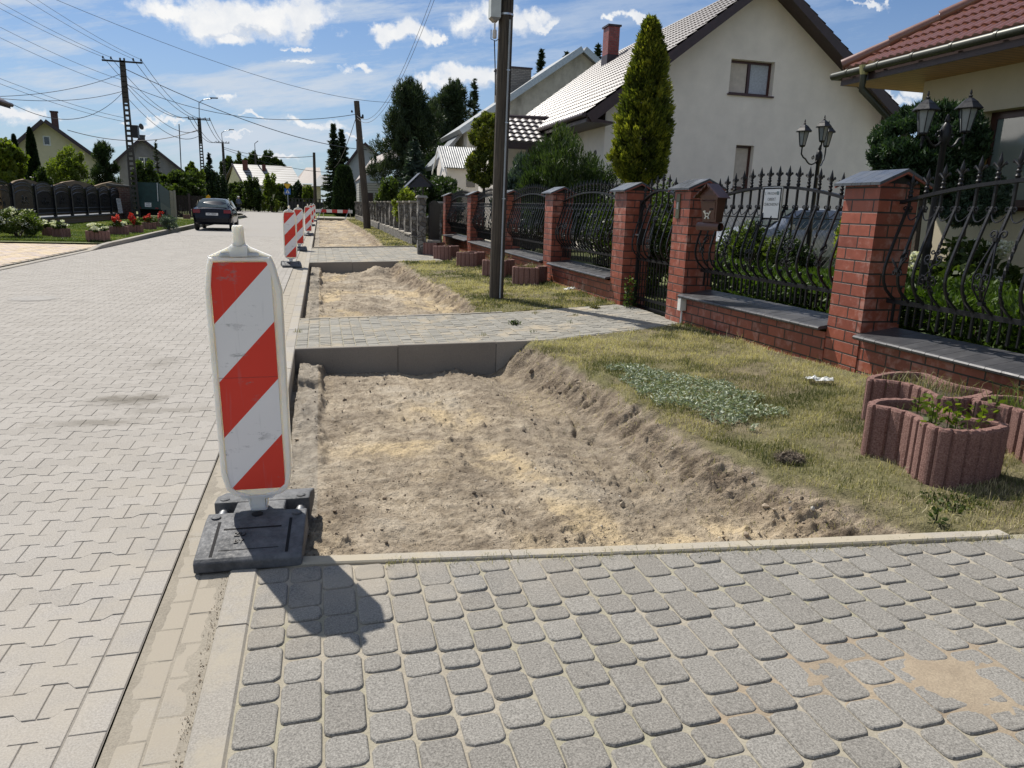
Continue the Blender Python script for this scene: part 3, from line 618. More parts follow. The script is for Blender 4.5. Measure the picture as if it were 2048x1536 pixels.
def leafquads(C,D,ln,wd,r,jit=.5,flat=None):
    """diamond leaves: centres C, long axis D"""
    n=len(C); D=D+r.normal(0,jit,(n,3)); D/=np.linalg.norm(D,axis=1)[:,None]+1e-9
    S=np.cross(D,r.normal(0,1,(n,3))); S/=np.linalg.norm(S,axis=1)[:,None]+1e-9
    ln=np.asarray(ln)*np.ones(n); wd=np.asarray(wd)*np.ones(n); L=D*ln[:,None]/2; W=S*wd[:,None]/2
    V=np.stack([C-L,C+W-L*.1,C+L,C-W-L*.1],1).reshape(-1,3); b=np.arange(n)*4
    return V,np.stack([b,b+1,b+2,b+3],1)
def sph(r,n):
    d=r.normal(0,1,(n,3)); return d/np.linalg.norm(d,axis=1)[:,None]
def crown_pts(r,n,c,rad,clumps=40,cr=.32,shell=.55,squash=1.):
    """leaf positions gathered in clumps spread through an ellipsoid"""
    c=np.array(c); rad=np.array(rad); cc=sph(r,clumps)*(r.uniform(shell,1,clumps)[:,None]); k=r.integers(0,clumps,n)
    crs=r.uniform(.6,1.25,clumps)*cr; d=sph(r,n)*(r.random(n)**.45*crs[k])[:,None]; d[:,2]*=squash
    P=(cc[k]+d)*rad+c; D=d+.35*cc[k]; var=r.uniform(-.16,.16,clumps)[k]
    return P,D,var
def leafcrown(name,parent,mat,r,n,c,rad,ln,wd,clumps=40,cr=.32,shell=.55,jit=.6,base=.45,up=0.,sd=.13,**k):
    P,D,v=crown_pts(r,n,c,rad,clumps,cr,shell); D[:,2]+=up
    V,F=leafquads(P,D,r.uniform(.7,1.3,n)*ln,r.uniform(.7,1.3,n)*wd,r,jit)
    return npmesh(name,V,F,mat,parent,False,np.clip(base+v+r.normal(0,sd,n),0,1),**k)
def conecrown(name,parent,mat,r,n,c,H,Rd,ln,wd,pw=.8,base=.45,up=1.3,lump=.25,lumps=6,zb=.0,sd=.13,rz=.12,fill=.35,prof=None,tufts=0,ts=.07):
    """upright conifer: sprays on an uneven cone/column"""
    t=r.random(n)**1.15; a=r.uniform(0,2*PI,n)
    if tufts: kk=r.integers(0,tufts,n); t=(r.random(tufts)**1.12)[kk]; a=r.uniform(0,2*PI,tufts)[kk]
    pr=(lambda q:(1-q)**pw*np.minimum(1,(q+.04)/.10)**.5) if prof is None else prof
    lm=1+lump*2*(fbm(np.cos(a)*1.6+5,np.sin(a)*1.6+5,t*lumps+c[0],s=3,o=3)-.5)
    q=1-fill*r.random(n)**2
    if tufts: q=(1.04-fill*r.random(tufts)**1.6)[kk]
    rr=Rd*pr(t)*lm*q
    P=np.stack([c[0]+rr*np.cos(a),c[1]+rr*np.sin(a),c[2]+t*H+r.normal(0,.02*H*rz,n)],1)
    D=np.stack([np.cos(a),np.sin(a),np.full(n,up)],1)
    if tufts: o_=sph(r,n)*(r.random(n)**.5*ts)[:,None]; o_+=D/np.linalg.norm(D,axis=1)[:,None]*(r.random(n)*ts*1.1)[:,None]; P=P-np.stack([0*t,0*t,P[:,2]-(c[2]+t*H)],1)+o_; D=D*.6+o_/ts
    tv=0 if not tufts else r.uniform(-.13,.13,tufts)[kk]
    vv=tv+fbm(np.cos(a)*3+9,np.sin(a)*3+9,t*H*3,s=7,o=2)-.5
    V,F=leafquads(P,D,r.uniform(.7,1.3,n)*ln,r.uniform(.7,1.3,n)*wd,r,.45)
    return npmesh(name,V,F,mat,parent,False,np.clip(base+.9*vv+(q-1)*.5+r.normal(0,sd,n),0,1))
def spruce(name,label,loc,H,Rd,mat,n=5200,group=None,seed=1,ln=.34,wd=.09,droop=.25,base=.4,gap=.0,bark=None):
    r=np.random.default_rng(seed); root=thing(name,label,'tree',loc,group=group)
    mb=MB(); mb.tube([Vector(loc),Vector(loc)+Vector((.03,0,H*.5)),Vector(loc)+Vector((0,0,H*.97))],[.035*H**.8,.02*H**.8,.012],7)
    C=[];D=[];lev=int(H/.30)
    per=max(4,n//max(1,lev*9))
    for i in range(lev):
        t=(i+.5)/lev; z=H*(.05+.94*t); R0=Rd*(1-t)**.85+.05
        for k in range(9):
            if r.random()<gap: continue
            a=r.uniform(0,2*PI); L=R0*r.uniform(.55,1.15); s_=r.random(per)**.7; z=H*(.05+.94*t)+r.normal(0,.17)
            up=.35*(t**2)-droop*(1-t)
            px=L*s_*math.cos(a); py=L*s_*math.sin(a); pz=z+L*s_*up+ .12*L*s_**3
            wdt=.22*L*(1-s_*.6); o_=r.normal(0,1,per)*wdt
            C.append(np.stack([px-math.sin(a)*o_,py+math.cos(a)*o_,pz-r.random(per)*.12*ln*2],1)); D.append(np.stack([np.full(per,math.cos(a)),np.full(per,math.sin(a)),np.full(per,up*.8-.1)],1)-np.stack([math.sin(a)*o_,-math.cos(a)*o_,0*o_],1)*1.2)
            if k<5: mb.tube([Vector(loc)+Vector((0,0,z)),Vector(loc)+Vector((L*.95*math.cos(a),L*.95*math.sin(a),z+L*up))],[.012*H**.5,.004],3,cap=False)
    C=np.concatenate(C)+np.array(loc); D=np.concatenate(D); n=len(C)
    V,F=leafquads(C,D,r.uniform(.7,1.3,n)*ln,r.uniform(.7,1.3,n)*wd,r,.35)
    npmesh('crown',V,F,mat,root,False,np.clip(base+r.normal(0,.16,n),0,1)); mb.build('trunk',bark or M['bark'],root)
    return root
def pine(name,label,loc,H,W,mat,n=9000,group=None,seed=1,zb=.15,clumps=70,ln=.30,wd=.05,base=.4,tips=True):
    r=np.random.default_rng(seed); root=thing(name,label,'tree',loc,group=group); L0=Vector(loc); mb=MB()
    mb.tube([L0,L0+Vector((.1,0,H*.5)),L0+Vector((0,0,H*.95))],[.03*H**.8,.02*H**.8,.02],7)
    cc=[]
    for k in range(clumps):
        t=zb+(1-zb)*r.random()**.85; a=r.uniform(0,2*PI); rr=W*((1-t)**.5*1.05+.12)*r.uniform(.25,1.05)*min(1,(t-zb+.1)/.25+.3)*(.72+.32*math.sin(a*2.3+seed)+.25*math.sin(a*5+t*9))*(1.35 if r.random()<.2 else 1.)
        c=np.array([rr*math.cos(a),rr*math.sin(a),H*t]); cc.append(c); mb.tube([L0+Vector((0,0,max(.2,H*t-rr*.5))),L0+Vector(c.tolist())],[.03,.012],4,cap=False)
    for k in range(5):
        cc.append(np.array([r.normal(0,.12*W),r.normal(0,.12*W),H*(.93+.06*r.random())]))
    cc=np.array(cc); k=r.integers(0,len(cc),n); s_=r.uniform(.5,1.25,len(cc))[k]*W*.235
    d=sph(r,n)*(r.random(n)**.4*s_)[:,None]; d[:,2]=d[:,2]*.75+.1*W*r.random(n); P=cc[k]+d+np.array(loc)
    # candle-like leaders reaching up out of the clumps
    m_=n//6; kk=r.integers(0,len(cc),m_); tt=r.random(m_); P2=cc[kk]+np.stack([r.normal(0,.025*W,m_),r.normal(0,.025*W,m_),W*.12+tt*W*.26],1)+np.array(loc)
    P=np.r_[P,P2]; D=np.r_[d,r.normal(0,.4,(m_,3))+[0,0,.7]]; D=D/(np.linalg.norm(D,axis=1)[:,None]+1e-6); D[:,2]+=.5; N_=len(P)
    V,F=leafquads(P,D,r.uniform(.7,1.3,N_)*ln,r.uniform(.7,1.3,N_)*wd,r,.5); vv=r.uniform(-.15,.15,len(cc))
    npmesh('crown',V,F,mat,root,False,np.clip(base+np.r_[vv[k],vv[kk]+.1]+r.normal(0,.12,N_),0,1)); mb.build('trunk',M['bark'],root); return root
def bush(name,label,cat,loc,rad,mat,n,ln,wd,seed=1,group=None,clumps=40,cr=.34,shell=.5,base=.45,stem=True,jit=.6,up=.2,zc=None,leaf='foliage'):
    r=np.random.default_rng(seed); root=thing(name,label,cat,loc,group=group); L0=Vector(loc)
    c=(loc[0],loc[1],loc[2]+(rad[2] if zc is None else zc))
    leafcrown(leaf,root,mat,r,n,c,rad,ln,wd,clumps,cr,shell,jit,base,up)
    if stem:
        mb=MB()
        for k in range(6):
            a=r.uniform(0,2*PI); q=r.uniform(.3,.75); mb.tube([L0+Vector((math.cos(a)*.04*rad[0],math.sin(a)*.04*rad[0],0)),L0+Vector((math.cos(a)*.3*rad[0],math.sin(a)*.3*rad[1],(c[2]-loc[2])*.6)),L0+Vector((math.cos(a)*q*rad[0],math.sin(a)*q*rad[1],(c[2]-loc[2])+rad[2]*.35))],[.03*rad[2]**.7+.008,.018*rad[2]**.7+.005,.006],5,cap=False)
        mb.build('stem',M['bark'],root)
    return root
def tree(name,label,loc,H,rad,mat,n,ln,wd,seed=1,group=None,**k):
    """leafy tree: trunk, limbs and a clumped crown"""
    r=np.random.default_rng(seed); root=thing(name,label,'tree',loc,group=group); L0=Vector(loc); zc=H-rad[2]
    leafcrown('crown',root,mat,r,n,(loc[0],loc[1],loc[2]+zc),rad,ln,wd,**k); mb=MB(); top=L0+Vector((0,0,zc*.8))
    mb.tube([L0,L0+Vector((.03*H,0,zc*.45)),top],[.028*H,.022*H,.016*H],7)
    for q in range(9):
        a=r.uniform(0,2*PI); e=r.uniform(.4,.85); mb.tube([top-Vector((0,0,zc*.2*r.random())),top+Vector((math.cos(a)*rad[0]*e*.5,math.sin(a)*rad[1]*e*.5,rad[2]*.3)),L0+Vector((math.cos(a)*rad[0]*e,math.sin(a)*rad[1]*e,zc+rad[2]*r.uniform(-.3,.6)))],[.012*H,.008*H,.003*H],5,cap=False)
    mb.build('trunk',M['bark'],root); return root
M['bark']=plain('bark',(.085,.062,.045),.9,var=.4,scale=12,bump=.6,bscale=30)
M['thujay']=foliage('golden_thuja',[(0,(0.0246,0.0369,0.0082)),(.35,(0.0902,0.1148,0.0180)),(.65,(0.2378,0.2460,0.0328)),(1,(0.4264,0.3936,0.0574))],.35)
M['conif']=foliage('dark_conifer',[(0,(0.0096,0.0192,0.0080)),(.5,(0.0360,0.0560,0.0240)),(1,(0.0960,0.1240,0.0560))],.2)
M['thujag']=foliage('green_thuja',[(0,(0.0060,0.0150,0.0060)),(.5,(0.0188,0.0375,0.0120)),(1,(0.0525,0.0825,0.0225))],.25)
M['pineg']=foliage('pine_needles',[(0,(0.0096,0.0208,0.0064)),(.5,(0.0400,0.0680,0.0176)),(1,(0.1280,0.1680,0.0480))],.28)
M['blue']=foliage('blue_juniper',[(0,(.015,.03,.022)),(.5,(.055,.085,.065)),(1,(.15,.20,.16))],.2)
M['leafg']=foliage('green_leaves',[(0,(0.0136,0.0238,0.0054)),(.5,(0.0476,0.0748,0.0136)),(1,(0.1360,0.1768,0.0408))],.4)
M['leafl']=foliage('lime_leaves',[(0,(0.0320,0.0520,0.0080)),(.5,(0.1120,0.1520,0.0200)),(1,(0.2640,0.2960,0.0480))],.45)
M['hedge']=foliage('carpet_juniper',[(0,(0.0096,0.0224,0.0040)),(.45,(0.0400,0.0760,0.0096)),(1,(0.1200,0.1840,0.0280))],.3)
M['white']=foliage('white_petals',[(0,(.45,.45,.36)),(.5,(.72,.72,.64)),(1,(.85,.85,.80))],.25)
M['red']=foliage('red_petals',[(0,(.30,.02,.02)),(.5,(.62,.05,.04)),(1,(.80,.14,.12))],.2)
M['orange']=foliage('yellow_petals',[(0,(.45,.25,.02)),(1,(.8,.55,.05))],.2)

M['ballg']=foliage('juniper_ball',[(0,(.008,.02,.009)),(.5,(.032,.065,.026)),(1,(.09,.14,.06))],.2)
M['ballb']=foliage('juniper_ball_blue',[(0,(.012,.025,.018)),(.5,(.05,.085,.055)),(1,(.14,.19,.13))],.2)
# ------------------------------------------------------------------ delineator boards
def boardmat():
    t=NT('board_sheeting'); x,y,z=t.sep(t.tc.outputs['Object'])
    k=t.math('DIVIDE',t.math('ADD',t.math('SUBTRACT',z,1.175),t.math('MULTIPLY',t.math('SUBTRACT',.117,x),1.064)),.2425)
    f=t.math('FLOORED_MODULO',t.math('FLOOR',k),2.); red=t.math('LESS_THAN',f,.5)
    n=t.noise(3,5,.6); c=t.mix(red,t.mix(n,(.76,.73,.72),(.86,.83,.82)),t.mix(n,(.62,.022,.010),(.74,.040,.018)))
    sc=t.math('MULTIPLY',t.rng(t.noise(9,7,.75,sc=(1.,1,2.2)),.575,.63),t.rng(t.noise(5,3,.5),.48,.58)); c=t.mix(t.math('MULTIPLY',sc,.6),c,(.20,.19,.19))
    st=t.rng(t.noise(26,3,.6,sc=(1,1,.07)),.60,.72); c=t.mix(t.math('MULTIPLY',st,.30),c,(.25,.24,.25))
    cr=t.math('MULTIPLY',t.math('LESS_THAN',t.math('ABSOLUTE',t.math('SUBTRACT',z,.70)),.002),.5); c=t.mix(cr,c,(.2,.02,.02))
    t.i('Base Color',c); t.i('Roughness',.42); t.bump(t.vor(420.),.12,.001); return t.m
M['sheeting']=boardmat()
M['wplastic']=plain('white_plastic',(.84,.80,.72),.45,var=.08,scale=5,bump=.15,bscale=25)
b_=[n for n in M['wplastic'].node_tree.nodes if n.type=='BSDF_PRINCIPLED'][0]; b_.inputs['Subsurface Weight'].default_value=.8; b_.inputs['Subsurface Radius'].default_value=(1,.9,.7); b_.inputs['Subsurface Scale'].default_value=.05
t=NT('rubber'); n=t.noise(7,6,.7); n2=t.noise(60,4,.7); t.i('Base Color',t.mix(t.rng(n,.38,.66),(.040,.043,.048),(.125,.128,.135))); t.i('Roughness',t.rng(n2,.3,.7,.55,.85)); t.bump(t.math('ADD',n,n2),.5,.004); M['rubber']=t.m
M['steel']=plain('galvanised_steel',(.55,.56,.57),.35,.9,.1)
M['black']=plain('black_hollow',(.004,.004,.005),.9)
def delineator():
    root=thing('traffic_delineator','','delineator')
    b=MB(); out=[(-.035,.105),(.035,.105),(.042,.165),(.10,.178),(.133,.205),(.146,.28),(.155,1.06),(.131,1.165),(.118,1.197),(-.118,1.197),(-.128,1.165),(-.143,1.06),(-.143,.28),(-.126,.205),(-.095,.178),(-.042,.165)]
    def ring(sc,y): 
        cx,cz=.003,.68; return [(cx+(p[0]-cx)*sc[0],y,cz+(p[1]-cz)*sc[1]) for p in out]
    n=len(out); r0=ring((1,1),.030);r1=ring((1,1),-.012);r2=ring((.965,.992),-.020);r3=ring((.86,.968),-.020);r4=ring((.85,.966),-.010)
    b.add(r0+r1+r2+r3+r4,[(tuple(range(n)))]+[(k*n+(j+1)%n,k*n+j,(k+1)*n+j,(k+1)*n+(j+1)%n) for k in range(4) for j in range(n)]+[tuple(4*n+n-1-j for j in range(n))])
    b.build('frame',M['wplastic'],root,smooth=35,local=True)
    s=MB(); s.add([(-.117,-.0135,.205),(.117,-.0135,.205),(.117,-.0135,1.175),(-.117,-.0135,1.175),(-.117,-.0095,.205),(.117,-.0095,.205),(.117,-.0095,1.175),(-.117,-.0095,1.175)],[(0,1,2,3),(0,4,5,1),(2,6,7,3),(1,5,6,2),(3,7,4,0)]); s.build('striped_face',M['sheeting'],root,local=True)
    s=MB(); s.bbox(-.075,.075,-.018,.026,1.198,1.213,.006); s.bbox(-.034,.034,-.024,.028,1.198,1.246,.008)
    for q in (-1,1): s.poly([(q*.030,-.010,1.198),(q*.118,-.010,1.192),(q*.122,-.010,1.199),(q*.030,-.010,1.240)][::q],(0,.020,0))
    s.build('lamp_bracket',M['wplastic'],root,smooth=30,local=True)
    s=MB(); s.lathe([(.026,1.24),(.0265,1.246),(.0245,1.252),(.0235,1.262),(.0225,1.312),(.019,1.320)],n=14); s.build('lamp_socket',M['wplastic'],root,smooth=40,local=True)
    for q in (-.05,.05):
        s=MB(); s.box(q-.016,q+.016,-.0205,-.017,1.201,1.206); s.build('slot',M['wplastic'],root,local=True)
    s=MB(); s.poly([(-.075,-.022,.176),(.075,-.022,.176),(.06,-.022,.162),(-.06,-.022,.162)],(0,.01,0)); s.box(-.030,.030,-.022,.022,.06,.168); s.build('foot_spigot',M['wplastic'],root,local=True)
    return root
def rubber_base(parent,text=True):
    root=parent; b=MB(); W=.205
    def prof(pts,x0,x1): b.poly([(x0,y,z) for y,z in pts],(x1-x0,0,0))
    prof([(-.36,.0),(-.06,.0),(-.03,.0),(-.03,.110),(-.10,.106),(-.345,.052),(-.36,.040)],-W,W)
    b.box(-.105,.105,-.0299,.088,.001,.1085)
    prof([(.088,0),(.088,.110),(.17,.108),(.36,.05),(.37,.03),(.37,0)],-W,W)
    o=b.build('rubber_foot',M['rubber'],root,local=True); o.modifiers.new('bev','BEVEL').width=.006; o.modifiers['bev'].segments=2
    for q in (-1,1):
        s=MB(); s.tube([(q*.165,-.05,.062),(q*.165,.11,.062)],.021,14); s.build('steel_tube',M['steel'],root,smooth=60,local=True)
    sl=(.106-.052)/.245
    f=lambda y:.106+(y+.10)*sl
    s=MB()
    for (x0,x1,y0,y1) in ((-.150,-.138,-.335,-.112),(-.12,.11,-.170,-.160),(-.12,.11,-.302,-.298),(.138,.150,-.335,-.112)):
        s.add([(x0,y0,f(y0)+.001),(x1,y0,f(y0)+.001),(x1,y1,f(y1)+.001),(x0,y1,f(y1)+.001)],[(0,1,2,3)])
    s.build('mould_groove',M['black'],root,local=True)
    s=MB(); s.lathe([(.024,.1105),(.024,.1115)],(0,-.062,0),16); s.build('socket_hole',M['black'],root,local=True)
    for (x,y) in ((-.165,-.075),(.165,-.075),(-.165,.125),(.165,.125)):
        s=MB(); s.lathe([(.020,.108),(.020,.113),(.017,.1145)],(x,y,0),14); s.build('plug',M['rubber'],root,smooth=40,local=True)
    if text:
        sh=M['black']
        for k,tx in enumerate(('ZU','BY')):
            y=-.205-.045*k; text_mesh('lettering',tx,.034,M['rubberd'],root,(-.050,y,f(y)+.0022),(math.atan(sl),0,0),.0016)
M['rubberd']=plain('rubber_lettering',(.010,.010,.012),.6)
d0=delineator(); rubber_base(d0)
d0.location=(-.290,3.17,0.0); d0.rotation_euler=(0,R(-1.3),R(-3.5)); d0['label']='nearest red and white striped board on its black rubber foot, filling the left foreground'; d0['group']='striped boards standing along the right kerb'
dl=['second striped board from the viewer, grey with dirt, standing on the gutter','grimy striped board third in line, half hidden behind the second one','brighter orange-red striped board fourth in line','fifth striped board in line, just behind the bright one','farthest striped board of the line, almost hidden at the barrier']
for k,(x,y,rz) in enumerate([(-.655,17.3,6),(-.62,23.2,4),(-.50,33.5,-4),(-.50,47,2),(-.45,58,5)]):
    c=copy_tree(d0,None,(x,y,0),R(rz),dl[k])
# ------------------------------------------------------------------ barrier at the end of the dug beds
M['redp']=plain('red_paint',(.42,.02,.02),.5); M['whitep']=plain('white_paint',(.75,.74,.72),.5)
t=NT('barrier_stripes'); x,y,z=t.sep(t.tc.outputs['Object']); f=t.math('FLOORED_MODULO',t.math('FLOOR',t.math('DIVIDE',t.math('ADD',x,5.),.42)),2.); t.i('Base Color',t.mix(f,(.45,.02,.02),(.72,.70,.68))); t.i('Roughness',.5); M['barr']=t.m
rt=thing('road_barrier','low red and white plank barrier across the end of the dug-up pavement','barrier',(.9,62,0))
s=MB(); s.bbox(-.55,2.55,61.95,62.0,.62,.86,.01); s.build('striped_plank',M['barr'],rt)
for x in (.05,2.15):
    s=MB(); s.tube([(x+.15,62.03,.95),(x-.25,61.6,.05)],.025,6); s.tube([(x+.15,62.03,.95),(x+.3,62.4,.05)],.025,6); s.build('leg',M['steel'],rt)
# ------------------------------------------------------------------ brick fence with wrought iron panels
fx=lambda Y: float(np.interp(Y,[2.0,5.4,8.3,9.6,12.6,25],[4.42,4.33,4.15,4.08,4.01,4.03]))
M['brick']=brickmat('clinker_brick'); M['brickw']=brickmat('clinker_brick_wall',lime=.5,ph=(.11,.02))
t=NT('glazed_cap_tile'); n=t.noise(6,4,.6); t.i('Base Color',t.mix(n,(.05,.055,.065),(.10,.11,.125))); t.i('Roughness',t.rng(n,.3,.7,.22,.42)); M['cap']=t.m
t=NT('slate_sill'); n=t.noise(9,5,.65); v=t.attr('var'); t.i('Base Color',t.mix(t.math('ADD',t.math('MULTIPLY',n,.6),t.math('MULTIPLY',v,.4)),(.026,.027,.032),(.070,.070,.074))); t.i('Roughness',t.rng(n,.3,.7,.30,.5)); t.bump(n,.3,.003); M['sill']=t.m
M['trim']=plain('red_trim_tile',(.26,.075,.05),.45)
t=NT('wrought_iron'); n=t.noise(40,4,.6); t.i('Base Color',t.mix(n,(.007,.007,.009),(.016,.016,.019))); t.i('Roughness',t.rng(n,.3,.7,.30,.5)); t.i('Specular IOR Level',.32); t.bump(n,.25,.002); M['iron']=t.m
fence=thing('brick_fence','red clinker brick garden fence with bulging black wrought iron panels between roofed pillars','fence',(4.2,8,0))
PIL=[(1.95,2.37),(5.14,5.56),(7.98,8.39),(9.66,10.08),(12.82,13.30),(16.45,16.92),(20.42,20.90),(24.78,25.25)]
def zb(y): return float(np.interp(y,[2,5.3,8.3,25],[.17,.17,.11,.10]))
for (a,b) in PIL:
    x0=fx((a+b)/2); z1=1.705 if a<20 else 1.74; p=MB(); p.box(x0,x0+.375,a,b,zb(a)-.25,z1); po=p.build('brick_pillar',M['brick'],fence)
    cm=MB(); e=.065; h=.115; xm=x0+.1875; t_=.022
    for sgn in (-1,1):
        xe=xm+sgn*(.1875+e); k=5; L_=(b-a+2*e)/k
        for q in range(k):
            ya=a-e+q*L_+.002; yb=a-e+(q+1)*L_-.002; P=[(xe,ya,z1+.005),(xe,yb,z1+.005),(xm,yb,z1+h),(xm,ya,z1+h)]
            if sgn<0: P=P[::-1]
            cm.slab(*P,t_)
    cm.box(x0-e+.01,x0+.375+e-.01,a-e+.02,b+e-.02,z1-.012,z1-.0005) if False else None
    cm.build('cap',M['cap'],po)
    for yy in (a-e+.004,b+e-.02):
        tr=MB()
        for sgn in (-1,1):
            xe=xm+sgn*(.1875+e-.004); tr.poly([(xe,yy,z1-.034),(xm,yy,z1+h-.040),(xm,yy,z1+h-.0225),(xe,yy,z1-.0175)],(0,.016,0))
        tr.build('gable_trim',M['trim'],po)
    tr=MB(); tr.poly([(x0+.01,a+.004,z1),(x0+.365,a+.004,z1),(xm,a+.004,z1+h-.05)],(0,b-a-.008,0)); tr.build('gable_fill',M['dark'],po)
BAYS=[(0,1),(1,2),(3,4),(4,5),(5,6),(6,7)]
for (i,j) in BAYS:
    a=PIL[i][1]+.002; b=PIL[j][0]-.002; n=max(3,int((b-a)/.122)); L_=(b-a)/n
    s=MB(); s.poly([(fx(a)+.004,a,-.1),(fx(a)+.29,a,-.1),(fx(b)+.29,b,-.1),(fx(b)+.004,b,-.1)],(0,0,.535)); wo=s.build('base_wall',M['brickw'],fence)
    V=[];F=[];var=[]
    for q in range(n):
        m_=MB(); ya,yb=a+q*L_+.002,a+(q+1)*L_-.002; xa,xb=fx(ya),fx(yb); r_=random.uniform(-.001,.001)
        pr=[(-.065,.448),(-.078,.456),(-.080,.470),(-.072,.481),(-.055,.487),(.33,.545),(.33,.515),(-.055,.458)]
        m_.add([(xa+u,ya,v+r_) for u,v in pr]+[(xb+u,yb,v+r_) for u,v in pr],[(7,6,5,4,3,2,1,0),tuple(range(8,16))]+[(k,(k+1)%8,(k+1)%8+8,k+8) for k in range(8)])
        k=len(V); V+=m_.v; F+=[tuple(i_+k for i_ in f) for f in m_.f]; var+=[random.random()]*10
    so_=npmesh('sill',V,F,M['sill'],wo,False,var)
def finial_mesh():
    m=MB(); m.lathe([(.011,0),(.013,.010),(.017,.020),(.011,.030),(.010,.036),(.015,.044),(.015,.050),(.009,.058),(.012,.066),(.012,.072),(.007,.082),(.010,.092),(.012,.104),(.014,.116),(.010,.136),(.005,.158),(.0008,.176)],n=8)
    for q in (-1,1):
        m.tube([(0,q*.004,.080),(0,q*.016,.090),(0,q*.030,.104),(0,q*.037,.112),(0,q*.040,.104),(0,q*.037,.097)],[.007,.007,.0065,.0075,.008,.006],6)
    return m
def spiral(c,r0,turns,a0,sg,n=12,rend=.15):
    return [(c[0]+(r0*(1-(1-rend)*k/n))*math.cos(a0+sg*2*PI*turns*k/n),c[1]+(r0*(1-(1-rend)*k/n))*math.sin(a0+sg*2*PI*turns*k/n)) for k in range(n+1)]
def iron_panel(ya,yb,gate=False,name='iron_panel',root=None,detail=2,zend=1.575,zmid=1.69):
    xo=lambda y: fx(y)+.19
    n=max(4,round((yb-ya)/.152)); st=(yb-ya)/n; ys_=[ya+st*(k+.5) for k in range(n)]; L_=yb-ya
    arch=lambda y: zend+(zmid-zend)*(1-((y-(ya+yb)/2)/(L_/2))**2)
    PR=[(0,None),(0,1.535),(-.012,1.50),(-.045,1.40),(-.085,1.27),(-.125,1.13),(-.142,1.05),(-.145,.99),(-.132,.93),(-.10,.87),(-.045,.82),(-.012,.795),(0,.77),(0,.60 if not gate else .78)]
    def prof(z):
        zs=[p[1] for p in PR[1:]][::-1]; xs_=[p[0] for p in PR[1:]][::-1]; return float(np.interp(z,zs,xs_))
    m=MB()
    for k,y in enumerate(ys_):
        z1=arch(y); path=[(xo(y)+u,y,z if z else z1) for u,z in PR]; 
        P=[]                                           # resample for twisted bars
        if k%4==2 and detail>1:
            zz=list(np.linspace(z1,PR[-1][1],46)); P=[(xo(y)+prof(z),y,z) for z in zz]; 
            b0=len(m.v); rr=.0125; vs=[];
            for q,p in enumerate(P):
                tw=0.0
                if .92<p[2]<1.32: tw=(1.32-p[2])/.4*2*PI*1.5
                elif p[2]<=.92: tw=2*PI*1.5
                for c_ in range(4):
                    an=PI/4+c_*PI/2+tw; vs.append((p[0]+rr*math.cos(an),p[1]+rr*math.sin(an),p[2]))
            m.add(vs,[(q*4+c_,q*4+(c_+1)%4,(q+1)*4+(c_+1)%4,(q+1)*4+c_) for q in range(len(P)-1) for c_ in range(4)])
        else: m.tube(path,.0125,4,ph=PI/4)
    pn=m.build(name,M['iron'],root)
    # rails
    rl=MB(); K=16; pts=[(xo(ya+L_*k/K),ya+L_*k/K,arch(ya+L_*k/K)+.006) for k in range(K+1)]
    for k in range(K):
        a_,b_=pts[k],pts[k+1]; h=.013; w_=.024
        rl.add([(a_[0]-w_,a_[1],a_[2]-h),(a_[0]+w_,a_[1],a_[2]-h),(a_[0]+w_,a_[1],a_[2]+h),(a_[0]-w_,a_[1],a_[2]+h),(b_[0]-w_,b_[1],b_[2]-h),(b_[0]+w_,b_[1],b_[2]-h),(b_[0]+w_,b_[1],b_[2]+h),(b_[0]-w_,b_[1],b_[2]+h)],[(0,1,5,4),(1,2,6,5),(2,3,7,6),(3,0,4,7)]+([(3,2,1,0)] if k==0 else [])+([(4,5,6,7)] if k==K-1 else []))
    rl.build('top_rail',M['iron'],pn)
    rl=MB(); h=.018; w_=.013
    for zc in ((.775,) if not gate else (.79,.26)):
        rl.add([(xo(ya)-w_,ya,zc-h),(xo(ya)+w_,ya,zc-h),(xo(ya)+w_,ya,zc+h),(xo(ya)-w_,ya,zc+h),(xo(yb)-w_,yb,zc-h),(xo(yb)+w_,yb,zc-h),(xo(yb)+w_,yb,zc+h),(xo(yb)-w_,yb,zc+h)],[(0,1,5,4),(1,2,6,5),(2,3,7,6),(3,0,4,7),(3,2,1,0),(4,5,6,7)])
    rl.build('bottom_rail',M['iron'],pn)
    # collars with hanging scrolls
    sc=MB(); zc=1.50
    for k,y in enumerate(ys_):
        sc.box(xo(y)-.017,xo(y)+.017,y-.017,y+.017,zc-.016,zc+.016)
        for q in (-1,1):
            c=(y+q*.030,zc+.012); p=spiral(c,.020,1.05,PI if q>0 else 0,-q,9,.3); sc.tube([(xo(y)-.006,u,v) for u,v in p],.0055,5,cap=True)
    for k in range(n-1):
        y0,y1=ys_[k]+.012,ys_[k+1]-.012; p=[(y0+(y1-y0)*q/8,zc-.012-.062*math.sin(PI*q/8)**.8) for q in range(9)]; sc.tube([((xo(u)-.014-.02*math.sin(PI*q/8)),u,v) for q,(u,v) in enumerate(p)],.0052,5,cap=False)
    sc.build('scroll_frieze',M['iron'],pn,smooth=50)
    # ornaments at the belly
    kinds=['butterfly','drop','butterfly'] if n<12 else ['basket','butterfly','drop','butterfly','basket']
    if gate: kinds=['drop']
    if n>=17 and not gate: kinds=['basket','butterfly','drop','butterfly','drop','butterfly','basket']
    pos=[1+(n-3)*q/(len(kinds)-1) if len(kinds)>1 else (n-1)/2 for q in range(len(kinds))]
